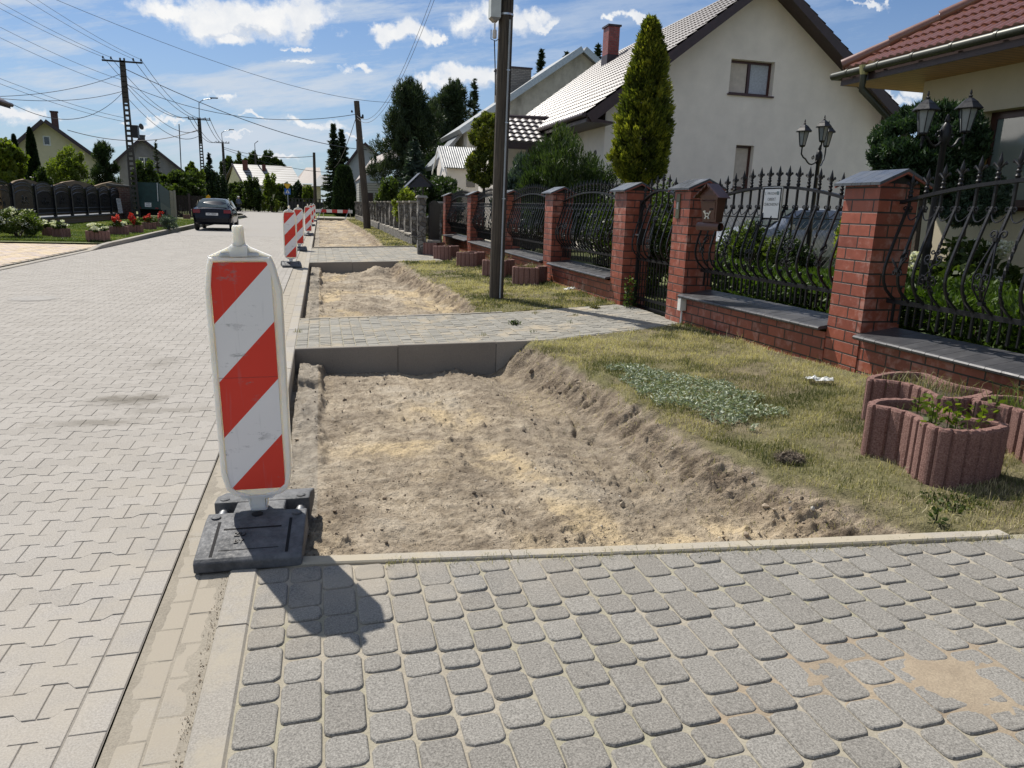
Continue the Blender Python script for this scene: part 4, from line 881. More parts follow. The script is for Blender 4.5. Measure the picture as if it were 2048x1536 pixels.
    for kd,pk in zip(kinds,pos):
        k=int(round(pk)); k=min(max(k,1),n-2); y=ys_[k]; o=MB(); X=lambda z: xo(y)+prof(z)-.012
        if kd=='butterfly':
            for q in (-1,1):
                for (dz,s_) in ((1,1),(-1,1)):
                    zc2=1.065+dz*.055; pth=[(y+q*.004,1.065+dz*.012)]+[(y+q*.03,1.065+dz*.045),(y+q*.062,zc2-dz*.012)]
                    pth+=spiral((y+q*.050,zc2+dz*.030),.034,1.1,-dz*PI/2*1.0 if q>0 else -dz*PI/2,dz*q,12,.25); o.tube([(X(v),u,v) for u,v in pth],.0062,5)
                    pth=spiral((y+q*.026,1.065+dz*.135),.020,1.,0 if q<0 else PI,q*dz,9,.3); o.tube([(X(v),u,v) for u,v in pth],.0055,5)
            for dz in (.065,-.06): o.box(X(1.065+dz)-.016,X(1.065+dz)+.02,y-.014,y+.014,1.065+dz-.012,1.065+dz+.012)
        elif kd=='drop':
            for q in (-1,1):
                pth=[(y+q*.004,.86),(y+q*.02,.90),(y+q*.060,.98),(y+q*.068,1.06),(y+q*.045,1.16),(y+q*.014,1.28),(y+q*.010,1.34)]+spiral((y+q*.042,1.345),.032,1.0,PI if q>0 else 0,-q,10,.3); o.tube([(X(v),u,v) for u,v in pth],.0068,5)
                pth=spiral((y+q*.030,1.055),.028,1.1,PI if q>0 else 0,-q,10,.25)+[]; o.tube([(X(v),u,v) for u,v in pth],.0058,5); pth=spiral((y+q*.028,.985),.026,1.1,PI if q>0 else 0,q,10,.25); o.tube([(X(v),u,v) for u,v in pth],.0058,5)
            o.box(X(.87)-.018,X(.87)+.02,y-.018,y+.018,.86,.885); o.box(X(1.3)-.014,X(1.3)+.02,y-.016,y+.016,1.30,1.325)
        else:
            for q in range(4):
                a0=q*PI/2; o.tube([(X(1.14+.09*t_/8)+.012+.026*math.sin(PI*t_/8)*math.cos(a0+t_*.35),y+.026*math.sin(PI*t_/8)*math.sin(a0+t_*.35),1.10+.10*t_/8) for t_ in range(9)],.0052,5)
            for q in (-1,1):
                o.tube([(X(1.06),y+q*.004,1.04),(X(1.08)-.01,y+q*.022,1.07),(X(1.10)-.02,y+q*.055,1.11),(X(1.12)-.02,y+q*.070,1.13)],[.006,.008,.009,.003],5)
                pth=[(y,1.02)]+spiral((y+q*.028,1.015),.022,.9,PI/2,-q,8,.3); o.tube([(X(v),u,v) for u,v in pth],.0062,5)
            o.box(X(1.035)-.018,X(1.035)+.022,y-.018,y+.018,1.025,1.05)
        o.build('scroll_ornament',M['iron'],pn,smooth=50)
    # short pickets with ball heads
    pk=MB()
    for k in range(n-1):
        y=(ys_[k]+ys_[k+1])/2
        if gate: pk.tube([(xo(y),y,.16),(xo(y),y,.80)],.0085,4,ph=PI/4); continue
        pk.tube([(xo(y),y,.60),(xo(y),y,.80),(xo(y)-.03,y,.88)],.0085,4,ph=PI/4); pk.ball((xo(y)-.032,y,.895),.017,8,6)
    if gate:
        for y in ys_: pk.tube([(xo(y),y,.16),(xo(y),y,.80)],.0085,4,ph=PI/4)
    pk.build('picket',M['iron'],pn,smooth=50)
    return pn,[(xo(y),y,arch(y)+.017) for y in ys_]
FM=None
def put_finials(pn,pts):
    global FM
    for p in pts:
        if FM is None: FM=finial_mesh().build('finial',M['iron'],pn,smooth=45,local=True); o=FM
        else:
            o=FM.copy(); col.objects.link(o); o.parent=pn
        o.location=Vector(p)-wloc(pn); o.scale=(1.2,1.25,1.12)
for bi,(i,j) in enumerate(BAYS):
    a=PIL[i][1]+.03; b=PIL[j][0]-.03; zm=[1.71,1.70,1.70,1.71,1.71,1.71][bi]
    pn,pts=iron_panel(a,b,root=fence,detail=2 if bi<3 else 1,zend=1.555,zmid=zm); put_finials(pn,pts)
gate=thing('garden_gate','narrow black wrought iron garden gate between two brick pillars','gate',(4.3,9,.1))
pn,pts=iron_panel(8.47,9.58,True,'iron_leaf',gate,2,1.53,1.70); put_finials(pn,pts)
s=MB()
for y in (8.455,9.595): s.box(fx(y)+.17,fx(y)+.21,y-.02,y+.02,.13,1.57)
s.box(fx(9)+.17,fx(9)+.21,8.475,9.575,.13,.165); s.build('gate_frame',M['iron'],gate)
s=MB(); s.box(fx(9.5)+.15,fx(9.5)+.23,9.50,9.60,.98,1.20); s.build('lock_case',M['iron'],gate); s=MB(); s.tube([(fx(9.5)+.15,9.55,1.12),(fx(9.5)+.09,9.55,1.12),(fx(9.5)+.09,9.44,1.115)],.009,6); s.build('handle',M['steel'],gate)
# intercom, junction box, sign
s=MB(); s.bbox(0,1,0,1,0,1) if False else None
x0=fx(8.2)
it_=thing('intercom_plate','narrow bronze intercom plate on the brick pillar right of the garden gate','intercom',(x0,8.27,1.3))
s=MB(); s.box(x0-.012,x0-.0005,8.22,8.31,1.36,1.645); s.build('plate',plain('bronze_plate',(.16,.16,.11),.35,.6),it_); s=MB(); s.box(x0-.015,x0-.0125,8.245,8.285,1.47,1.55); s.build('button_panel',M['steel'],it_)
x0=fx(7.9)
jb=thing('junction_box','small white junction box with a cable pipe low on the mailbox pillar','junction box',(x0,7.93,.1))
s=MB(); s.bbox(x0-.075,x0-.0,7.90,7.975,.30,.45,.01); s.build('box',plain('white_box',(.68,.67,.62),.5),jb); s=MB(); s.tube([(x0-.03,7.94,.30),(x0-.03,7.94,.05)],.012,8); s.build('cable_pipe',M['whitep'],jb)
Ys=6.72; xs_=fx(Ys)+.16
sg=thing('notice_sign','framed white security notice wired to the iron fence panel, reading OBIEKT CHRONIONY','sign',(xs_,Ys,1.4))
rr=MB(); rr.box(xs_-.012,xs_-.004,Ys-.165,Ys+.165,1.385,1.700); rr.build('black_backing',M['black'],sg)
fr=MB()
for (y0,y1,z0,z1) in ((-.172,.172,1.377,1.387),(-.172,.172,1.698,1.708),(-.172,-.162,1.387,1.698),(.162,.172,1.387,1.698)): fr.box(xs_-.018,xs_-.002,Ys+y0,Ys+y1,z0,z1)
fr.build('frame',M['steel'],sg); s=MB(); s.box(xs_-.0145,xs_-.0125,Ys-.135,Ys+.135,1.405,1.685); s.build('notice_sheet',plain('notice_white',(.74,.75,.76),.35,var=.04),sg)
ink=plain('notice_ink',(.05,.06,.06),.5)
RW=(R(90),0,R(-90))
for tx,sz,dy,z in (('PIROSZAM',.034,.0,1.642),('OBIEKT',.042,0,1.585),('CHRONIONY',.042,0,1.535)): text_mesh('lettering',tx,sz,ink,sg,Vector((xs_-.0152,Ys+dy,z))-Vector(sg.location),RW,.0004)
s=MB(); s.box(xs_-.0155,xs_-.0146,Ys-.118,Ys-.078,1.628,1.662); s.build('emblem',plain('emblem_grey',(.2,.25,.25),.5),sg); text_mesh('lettering','S',.04,ink,sg,Vector((xs_-.0156,Ys+.115,1.64))-Vector(sg.location),RW,.0004)
# ------------------------------------------------------------------ mailbox on the pillar's south face
M['mail']=plain('brown_enamel',(.085,.036,.026),.36,var=.1,scale=10,bump=.1)
def mailbox():
    c=gx(1421,452,4.10); r=thing('mailbox','brown house-shaped mailbox with a pale post horn above a newspaper tube','mailbox',(c.x,c.y,1.285),R(-72)); r.scale=(.95,.95,.92)
    cx,yb,zb_=0,0.07,.06; z0,z1=zb_,zb_+.30; d=.14; wb,wt=.10,.132
    B=lambda s,n,m,p,**k: s.build(n,m,p,local=True,**k)
    s=MB()
    s.add([(cx-wb,yb-d*.72,z0),(cx+wb,yb-d*.72,z0),(cx+wb,yb,z0),(cx-wb,yb,z0),(cx-wt,yb-d,z1),(cx+wt,yb-d,z1),(cx+wt,yb,z1),(cx-wt,yb,z1),(cx,yb-d,z1+.115),(cx,yb,z1+.115)],[(0,3,2,1),(0,1,5,4),(1,2,6,5),(2,3,7,6),(3,0,4,7),(4,5,8),(7,9,6),(4,8,9,7),(5,6,9,8)]); B(s,'box_body',M['mail'],r)
    s=MB(); ov=.06
    for q in (-1,1):
        a=Vector((cx,yb,z1+.135)); b=Vector((cx+q*(wt+ov),yb,z1-.022)); f=Vector((0,-d-.05,0)); P=[a,b,b+f,a+f]
        s.poly([p for p in (P if q>0 else P[::-1])],(0,0,-.008))
        for h in range(4):
            u0,u1=(h+.1)/4,(h+.9)/4; p0=a.lerp(b,u0)+f; p1=a.lerp(b,u1)+f; s.poly([p0+Vector((0,-.003,0)),p1+Vector((0,-.003,0)),p0.lerp(p1,.72)+Vector((0,-.003,-.024)),p0.lerp(p1,.28)+Vector((0,-.003,-.024))],(0,.004,0))
    B(s,'roof',M['mail'],r)
    ins=lambda z,e: yb-d*(.72+.28*(z-z0)/.30)-e
    s=MB(); s.add([(cx-.078,ins(z0+.03,.005),z0+.03),(cx+.078,ins(z0+.03,.005),z0+.03),(cx+.100,ins(z0+.225,.005),z0+.225),(cx-.100,ins(z0+.225,.005),z0+.225),(cx-.078,ins(z0+.03,-.002),z0+.03),(cx+.078,ins(z0+.03,-.002),z0+.03),(cx+.100,ins(z0+.225,-.002),z0+.225),(cx-.100,ins(z0+.225,-.002),z0+.225)],[(0,1,2,3),(0,4,5,1),(1,5,6,2),(2,6,7,3),(3,7,4,0)]); B(s,'door',M['mail'],r)
    s=MB(); z=z0+.245; s.poly([(cx-.10,ins(z,.002),z),(cx+.10,ins(z,.002),z),(cx+.09,ins(z,.03),z-.012),(cx-.09,ins(z,.03),z-.012)],(0,0,.005)); B(s,'slot_flap',M['mail'],r)
    s=MB(); z=z0+.15; s.box(cx+.015,cx+.07,ins(z,.0065),ins(z,.004),z-.01,z+.006); B(s,'name_slot',M['black'],r)
    gl=plain('gilt_white',(.72,.70,.62),.3,.2)
    s=MB(); z=z0+.080; yy=ins(z,.010); k_=1.15
    s.tube([(cx-.02+.026*math.cos(a),yy,z+.020*math.sin(a)) for a in np.linspace(0,2*PI,13)],.007,6); s.tube([(cx-.02-.026,yy,z+.004),(cx-.064,yy,z+.045)],[.006,.018],8); s.tube([(cx-.02+.026,yy,z+.004),(cx+.026,yy,z+.045)],[.007,.009],6); s.tube([(cx-.035,yy,z-.02),(cx-.048,yy,z-.045)],[.006,.010],5); s.tube([(cx-.005,yy,z-.02),(cx+.010,yy,z-.045)],[.006,.010],5)
    B(s,'post_horn',gl,r)
    s=MB(); yc=yb-.085; zc=z0-.052; n=18; R0=.050; vs=[];fs=[]
    for x,rr_ in ((cx-.165,R0),(cx+.165,R0),(cx+.165,R0-.004),(cx-.165,R0-.004)):
        for k in range(n): vs.append((x,yc+rr_*math.cos(2*PI*k/n),zc+rr_*math.sin(2*PI*k/n)))
    for q in range(3):
        for k in range(n): fs.append((q*n+k,q*n+(k+1)%n,(q+1)*n+(k+1)%n,(q+1)*n+k))
    s.add(vs,fs); B(s,'newspaper_tube',M['mail'],r,smooth=50); s=MB(); s.lathe([(R0-.005,0),(R0-.005,.004)],(cx+.120,yc,zc),18,ax=(1,0,0)); B(s,'tube_hollow',M['black'],r)
mailbox()
# ------------------------------------------------------------------ roofs and houses
def tiled(name,P0,U,Vv,nu,nv,tw,tl,mat,parent,amp=.022,step=.03,seg=6,clip=None,thick=.03,prof='wave'):
    P0,U,Vv=[np.array(Vector(a).normalized()) if i else np.array(a,float) for i,a in enumerate((P0,U,Vv))]
    N_=np.cross(U,Vv); N_/=np.linalg.norm(N_); N_=N_ if N_[2]>0 else -N_
    us=np.arange(nu*seg+1)*tw/seg; ph=us/tw*2*PI
    wv=(np.sin(ph)*.5+.5)**.8*amp if prof=='wave' else np.maximum(0,np.cos(ph))**.6*amp
    V=[];F=[];nu1=len(us)
    for j in range(nv):
        for k,(v_,dz) in enumerate(((j*tl,step),(j*tl+tl*1.0,0.004),)):
            q=P0[None]+us[:,None]*U+v_*Vv+(wv+dz)[:,None]*N_; V.append(q)
    V.insert(0,P0[None]+us[:,None]*U-(thick)*N_+0*wv[:,None]); V=np.concatenate(V); rows=2*nv+1
    F=[]
    for r_ in range(rows-1):
        a=np.arange(nu1-1)+r_*nu1; F.append(np.stack([a,a+1,a+1+nu1,a+nu1],1))
    F=np.concatenate(F)
    if clip is not None:
        c=V[F].mean(1); F=F[clip(c)]
    return npmesh(name,V,F,mat,parent,False)
def cut(o,boxes):
    for (x0,x1,y0,y1,z0,z1) in boxes:
        s=MB(); s.box(x0,x1,y0,y1,z0,z1); c=s.build('cutter',M['black'],None,local=True)
        md=o.modifiers.new('b','BOOLEAN'); md.operation='DIFFERENCE'; md.solver='EXACT'; md.object=c
        bpy.context.view_layer.update(); me=bpy.data.meshes.new_from_object(o.evaluated_get(bpy.context.evaluated_depsgraph_get())); o.modifiers.clear(); o.data=me; bpy.data.objects.remove(c)
def render_wall(name,c,var=.05,bump=.25,sc=3,stain=0.):
    t=NT(name); n=t.noise(sc,6,.6); n2=t.noise(160,3,.6); k=t.rng(n,.3,.7,1-var,1+var); cc=t.mix(1.,c,t.comb(k,k,k),'MULTIPLY')
    if stain:
        s_=t.rng(t.noise(1.2,6,.65,sc=(1,1,.5)),.45,.65); cc=t.mix(t.math('MULTIPLY',s_,stain),cc,(.16,.155,.14))
    t.i('Base Color',cc); t.i('Roughness',.92); t.i('Specular IOR Level',.2); t.bump(n2,bump,.004); return t.m
M['wallw']=render_wall('pale_render',(.80,.73,.66),.06,.3,2,.06); M['wallb']=render_wall('beige_render',(.56,.49,.36)); M['wallg']=render_wall('grey_render',(.40,.385,.35),.12,.4,3,.6)
M['wallc']=render_wall('cream_render',(.62,.56,.38)); M['fascia']=plain('brown_fascia',(.045,.026,.026),.45,var=.2)
def tilemat(name,c,rough,spec=.6,coat=0.):
    t=NT(name); n=t.noise(3,5,.6); n2=t.noise(25,4,.6); k=t.rng(n2,.3,.7,.82,1.15); t.i('Base Color',t.mix(1.,t.mix(n,c,tuple(q*.75 for q in c)),t.comb(k,k,k),'MULTIPLY')); t.i('Roughness',t.rng(n,.3,.7,rough-.04,rough+.06)); t.i('Specular IOR Level',spec); t.i('Coat Weight',coat); t.i('Coat Roughness',rough*.8); return t.m
M['tilew']=tilemat('glossy_brown_tile',(.15,.128,.122),.46,.6,.15); M['tiler']=tilemat('red_glazed_tile',(.18,.062,.034),.30,.7,.35); M['tileg']=tilemat('grey_sheet_roof',(.22,.235,.245),.5,.35)
M['frameb']=plain('brown_window_frame',(.055,.018,.014),.35); M['framew']=plain('white_window_frame',(.72,.72,.70),.4)
t=NT('window_glass'); t.i('Base Color',(.02,.025,.03)); t.i('Roughness',.03); t.i('Specular IOR Level',.9); M['glass']=t.m
M['curtain']=plain('net_curtain',(.38,.41,.46),.8,var=.2,scale=18); M['curtainw']=plain('cream_blind',(.52,.46,.40),.8,var=.1)
t=NT('wood_soffit'); x,y,z=t.sep(t.tc.outputs['Object']); n=t.noise(4,5,.6,sc=(1,8,1)); l=t.math('LESS_THAN',t.math('FLOORED_MODULO',y,.11),.01); t.i('Base Color',t.mix(l,t.mix(t.rng(n,.3,.7),(.26,.13,.045),(.48,.27,.10)),(.05,.02,.01))); t.i('Roughness',.5); M['soffit']=t.m
def window_y(parent,x0,x1,z0,z1,Y,frame,panes=2,depth=.16,pane=None,sill=True,bar=.07,name='window'):
    """window facing the viewer (-Y) set back into a cut opening of a wall whose face is at Y"""
    b=MB(); yb=Y+depth; f=MB()
    for (a,b_,c,d) in ((x0,x1,z0,z0+bar),(x0,x1,z1-bar,z1),(x0,x0+bar,z0+bar,z1-bar),(x1-bar,x1,z0+bar,z1-bar)): f.box(a,b_,yb-.03,yb+.05,c,d)
    for k in range(1,panes):
        xm=x0+(x1-x0)*k/panes; f.box(xm-bar*.6,xm+bar*.6,yb-.031,yb+.051,z0+bar,z1-bar)
    fo=f.build(name,frame,parent); w_=(x1-x0)/panes
    for k in range(panes):
        a=x0+w_*k+bar; g_=MB(); g_.box(a-.01,x0+w_*(k+1)-bar+.01,yb+.0,yb+.012,z0+bar-.01,z1-bar+.01); g_.build('pane',(pane[k] if pane else M['glass']),fo)
    if sill:
        s=MB(); s.box(x0-.04,x1+.04,Y-.06,yb-.032,z0-.045,z0-.002); s.build('sill',frame,fo)
    return fo
def white_house():
    h=thing('white_house','large pale rendered house with light tiled roof and brown gable boards, beyond the fence','house',(12,20.5,.2))
    s=MB(); Y0=20.5; YB=32.5; XL,XR,XA=7.85,16.95,12.35
    s.poly([(XL,Y0,.1),(XR,Y0,.1),(XR,Y0,4.85),(XA,Y0,7.82),(XL,Y0,4.42)],(0,YB-Y0,0)); wl=s.build('wall',M['wallw'],h)
    W1=(11.60,13.03,4.86,5.80); W2=(12.02,12.62,2.20,3.45)
    o=wl; loc=wloc(wl); me=wl.data
    cut(wl,[(a,b,Y0-1,Y0+.30,c,d) for a,b,c,d in (W1,W2)])
    window_y(h,W1[0],W1[1],W1[2],W1[3],Y0,M['frameb'],2,.22,[M['curtainw'],M['curtain']]); window_y(h,W2[0],W2[1],W2[2],W2[3],Y0,M['frameb'],1,.20,[M['curtainw']])
    # roof planes
    YF=19.8; EL=Vector((7.02,0,3.97)); AP=Vector((12.35,0,7.95)); ER=Vector((17.45,0,4.35)); dl=(AP-EL); L=dl.length
    tl=.36; nv=int(L/tl)+1; tiled('roof',(EL.x,YF,EL.z),(0,1,0),dl,int((YB+.6-YF)/.2),nv,.2,L/nv,M['tilew'],h,.028,.035,6)
    dr=(AP-ER); Lr=dr.length; nr=int(Lr/tl)+1; tiled('roof',(ER.x,YF,ER.z),(0,1,0),dr,int((YB+.6-YF)/.2),nr,.2,Lr/nr,M['tilew'],h,.028,.035,6)
    s=MB(); hh=.26
    s.poly([(EL.x,YF-.03,EL.z-.02),(AP.x,YF-.03,AP.z-.0),(AP.x,YF-.03,AP.z-hh),(EL.x+.18,YF-.03,EL.z-hh+.02)],(0,.028,0)); s.build('fascia_board',M['fascia'],h)
    s=MB(); s.poly([(ER.x,YF-.03,ER.z-.02),(AP.x+.001,YF-.03,AP.z),(AP.x+.001,YF-.03,AP.z-hh),(ER.x-.18,YF-.03,ER.z-hh+.02)][::-1],(0,.028,0)); s.build('fascia_board',M['fascia'],h)
    for e,q in ((EL,1),(ER,-1)):
        s=MB(); n_=Vector((0,0,-.06)); s.poly([(e.x+q*.02,YF,e.z-.07),(AP.x,YF,AP.z-.07),(AP.x,YF,AP.z-.12),(e.x+q*.02,YF,e.z-.12)],(0,YB-YF,0)); s.build('soffit',M['fascia'],h)
    s=MB(); s.poly([(EL.x+.02,YF+.02,EL.z-.22),(XL+.02,YF+.02,EL.z-.22),(XL+.02,YF+.02,EL.z-.18),(EL.x+.02,YF+.02,EL.z-.10)],(0,YB-YF,0)); s.build('eave_box',M['fascia'],h)
    s=MB(); s.poly([(XR-.02,YF+.02,4.12),(ER.x-.02,YF+.02,4.12),(ER.x-.02,YF+.02,4.22),(XR-.02,YF+.02,4.62)],(0,YB-YF,0)); s.build('eave_box',M['fascia'],h)
    s=MB(); s.tube([(EL.x-.06,YF-.02,EL.z-.04),(EL.x-.06,YB,EL.z-.09)],.065,8); s.build('gutter',M['fascia'],h,smooth=50)
    s=MB(); s.tube([(ER.x-.1,YF+.1,4.15),(ER.x-.1,YF+.1,3.95),(XR+.05,Y0-.06,3.65),(XR+.05,Y0-.06,.2)],.05,8); s.build('downpipe',M['fascia'],h,smooth=50)
    zc=lambda x: EL.z+(x-EL.x)*dl.z/dl.x
    ch=MB(); ch.box(11.0,11.45,28.9,29.5,6.75,8.36); co=ch.build('chimney',brickmat('chimney_brick',.2,.085,.008,(.30,.06,.045),(.20,.04,.03),(.16,.10,.08),lime=.2),h); c2=MB(); c2.box(10.95,11.5,28.85,29.55,8.363,8.43); c2.build('chimney_cap',M['fascia'],co); c2=MB(); c2.box(10.98,11.47,28.88,29.52,6.7,7.35); c2.build('flashing',M['fascia'],co)
    ra=MB()
    # porch on the street side
    pt=tiled('porch_roof',(5.4,23.3,3.42),(1,0,0),(0,1.7,.88),8,6,.24,.32,M['tilew'],h,.04,.05,8); s=MB(); s.tube([(5.38,25.1,4.36),(7.6,25.1,4.40)],.07,7); s.build('ridge_cap',M['fascia'],pt)
    s=MB(); s.box(5.4,7.1,23.24,23.34,3.22,3.40); s.box(5.38,5.42,23.3,25,3.25,3.4) if False else None; s.build('porch_fascia',M['fascia'],h)
    for x in (5.55,6.5):
        s=MB(); s.box(x-.07,x+.07,23.5,23.64,.1,3.25); s.build('porch_post',M['frameb'],h)
    s=MB(); s.box(5.8,7.80,24.9,28,.1,3.4); s.build('porch_wall',M['wallw'],h)
    text_mesh('house_number','8',.42,plain('number_metal',(.05,.05,.05),.4,.5),h,Vector((XL-.012,21.15,2.98))-Vector(h.location),(R(90),0,R(-90)),.01)
white_house()
def red_house():
    h=thing('beige_house','beige house with red glazed roof tiles, green gutter and brown windows at the right edge','house',(10,6,.2))
    XW,YN=8.0,8.95; s=MB(); s.box(XW,18,-6,YN,.1,3.50); wl=s.build('wall',M['wallb'],h); loc=wloc(wl)
    cut(wl,[(XW-1,XW+.30,6.05,7.93,1.62,2.76)])
    s=MB(); s.box(XW-.05,XW+2,-6,YN+.04,.1,.50); s.build('brick_plinth',brickmat('plinth_brick',.25,.085,.01,(.42,.13,.07),(.34,.10,.06),(.30,.25,.2),lime=.1),h)
    # window in the west wall
    f=MB(); x=XW+.16; z0,z1,y0,y1=1.62,2.76,6.05,7.93; b=.085
    for (a,b_,c,d) in ((y0,y1,z0,z0+b),(y0,y1,z1-b,z1),(y0,y0+b,z0+b,z1-b),(y1-b,y1,z0+b,z1-b),(7.12,7.25,z0+b,z1-b)): f.box(x,x+.08,a,b_,c,d)
    fo=f.build('window',M['frameb'],h)
    for (a,c,m_) in ((y0+.07,7.14,'glass'),(7.23,y1-.07,'glass')):
        g_=MB(); g_.box(x+.02,x+.032,a,c,z0+.07,z1-.07); g_.build('pane',M['glass2'],fo)
    s=MB(); s.box(XW-.05,x-.002,y0-.03,y1+.03,z0-.05,z0-.003); s.build('sill',M['frameb'],fo)
    s=MB(); s.tube([(x-.02,7.88,1.95),(x-.02,7.88,2.35)],.012,6); s.build('handle',plain('brass',(.5,.32,.1),.3,.9),fo)
    # hip roof
    XE,YE,ZE=7.25,9.70,3.46; k=.66; vl=math.sqrt(1+k*k)
    tiled('roof',(XE,YE-.02,ZE),(0,-1,0),(1,0,k),120,22,.13,.27,M['tiler'],h,.026,.028,6,clip=lambda c:(YE-c[:,1])>(c[:,0]-XE)-.02)
    s=MB(); s.quad((XE,YE,ZE),(18.6,YE,ZE),(13,YE-5.7,ZE+5.7*k),(XE+5.7,YE-5.7,ZE+5.7*k)); s.build('roof_north',M['tiler'],h)
    s=MB()
    for i in range(14):
        a=i*.40; p=Vector((XE+a,YE-a,ZE+a*k+.05)); q=p+Vector((.42,-.42,.42*k)); s.tube([p+Vector((0,0,.018)),q],[.088,.070],10)
    s.build('hip_cap',M['tiler'],h,smooth=50)
    s=MB(); s.tube([(XE-.07,YE+.10,ZE-.07),(XE-.07,-6,ZE-.01)],.050,10); s.tube([(XE-.07,YE+.07,ZE-.07),(18,YE+.07,ZE-.07)],.050,10)
    for i in range(26): s.tube([(XE-.07,YE-.2-i*.6,ZE-.066+i*.0023),(XE-.07,YE-.24-i*.6,ZE-.066+i*.0023)],.056,10)
    M['gutg']=plain('olive_gutter',(.045,.047,.032),.4,.2); s.build('gutter',M['gutg'],h,smooth=50)
    s=MB(); s.box(XE-.0,XE+.03,-6,YE,ZE-.20,ZE-.02); s.box(XE+.031,18,YE-.03,YE,ZE-.20,ZE-.02); s.build('fascia_board',M['fascia'],h)
    s=MB(); s.box(XE+.031,18,-6,YE-.031,ZE-.20,ZE-.175); s.build('soffit',M['soffit'],h)
    a=gx(1745,150,XE-.07); s=MB(); s.tube([(XE-.07,YE-.55,ZE-.12),(XE-.07,YE-.55,ZE-.32),(XW-.07,YN-.0,ZE-.98),(XW-.07,YN-.15,ZE-1.1),(XW-.07,YN-.15,.1)],.048,9); s.build('downpipe',M['gutg'],h,smooth=50)
    s=MB(); s.lathe([(.075,0),(.05,-.12)],(XE-.07,YE-.55,ZE-.02),9); s.build('downpipe_head',plain('yellow_head',(.35,.32,.14),.4),h)
    s=MB(); s.box(XW-.14,XW-.001,6.62,6.78,3.0,3.26); s.build('wall_lamp',M['trim'],h)
t=NT('window_glass_pale'); n=t.noise(1.5,4,.6); t.i('Base Color',t.mix(n,(.10,.14,.13),(.24,.29,.28))); t.i('Roughness',.05); t.i('Specular IOR Level',.9); M['glass2']=t.m
red_house()
def gable_house(name,label,p,Y,depth,mw,mr,eave=.35,th=.16,wins=(),chim=None,fas=None,extra=None,frame=None,split=None):
    """house with its gable to the viewer: p = wall outline in (x,z) at plane Y, apex third"""
    (xl,zl),(xa,za),(xr,zr)=p; h=thing(name,label,'house',((xl+xr)/2,Y,.05)); s=MB()
    s.poly([(xl,Y,-.2),(xr,Y,-.2),(xr,Y,zr),(xa,Y,za),(xl,Y,zl)],(0,depth,0)); w_=s.build('wall',mw,h); loc=wloc(w_)
    if wins: cut(w_,[(a,b,Y-1,Y+.3,c,d) for a,b,c,d in wins])
    for k,(a,b,c,d) in enumerate(wins): window_y(h,a,b,c,d,Y,frame or M['framew'],2 if b-a>1 else 1,.1,None,False,.10)
    for (xe,ze,q) in ((xl,zl,-1),(xr,zr,1)):
        d_=Vector((xa-xe,0,za-ze)).normalized(); e=Vector((xe,0,ze))-d_*eave; n_=Vector((-d_.z,0,d_.x)); n_=n_ if n_.z>0 else -n_
        a=e+n_*.02; b=Vector((xa,0,za))+n_*.02; L_=(b-a).length
        s=MB(); P=[Vector((v.x,Y-eave,v.z)) for v in (a,b,b+n_*th,a+n_*th)]; s.poly(P if q<0 else P[::-1],(0,depth+2*eave,0)); r_=s.build('roof',mr,h)
        s=MB(); P=[Vector((v.x,Y-eave-.03,v.z)) for v in (a-n_*.06,b-n_*.06,b+n_*(th+.01),a+n_*(th+.01))]; s.poly(P if q<0 else P[::-1],(0,.028,0)); s.build('barge_board',fas or M['fascia'],r_)
    if chim:
        for (x0,x1,y0,y1,z0,z1,m_) in chim: s=MB(); s.box(x0,x1,y0,y1,z0,z1); c=s.build('chimney',m_,h); s=MB(); s.box(x0-.06,x1+.06,y0-.06,y1+.06,z1+.002,z1+.09); s.build('chimney_cap',M['fascia'],c)
    return h
M['gfascia']=plain('zinc_flashing',(.36,.40,.43),.35,.3); M['ybrick']=brickmat('pale_chimney_brick',.24,.09,.012,(.30,.27,.23),(.22,.19,.16),(.12,.11,.10),lime=.0)
# grey house behind the white one, seen at its gable
gable_house('grey_house','grey rendered house with zinc edged gable and wide sooty brick chimney behind the white house',[(8.0,5.55),(14.4,10.0),(20.8,5.55)],42,6,M['wallg'],M['tileg'],.45,.25,(),[(10.45,12.25,44.5,46.2,6.5,9.35,M['ybrick'])],M['gfascia'])
an=thing('shed','low white annex with pale corrugated roof beside the grey house','shed',(7.1,38,.2)); s=MB(); s.poly([(6.3,38.3,.1),(6.3,41.7,.1),(6.3,41.7,3.4),(6.3,40,4.35),(6.3,38.3,3.3)],(1.9,0,0)); s.build('wall',M['wallw'],an)
tiled('roof',(6.1,38,3.3),(1,0,0),(0,2,1.15),16,1,.12,2.3,M['tileg'],an,.03,.0,6); s=MB(); s.poly([(6.05,37.98,3.22),(6.05,40,4.40),(6.05,42,3.22),(6.05,42,3.08),(6.05,40,4.25),(6.05,37.98,3.08)],(.05,0,0)); s.build('barge_board',M['framew'],an); s=MB(); s.box(7.3,7.75,38.27,38.297,2.4,2.95); s.build('window',M['glass'],an)
s=MB(); s.poly([(6.15,43.,3.6),(8.3,43,6.0),(8.3,43,5.8),(6.3,43,3.4)],(0,3,0)); s.build('lean_to_roof',M['tileg'],an)
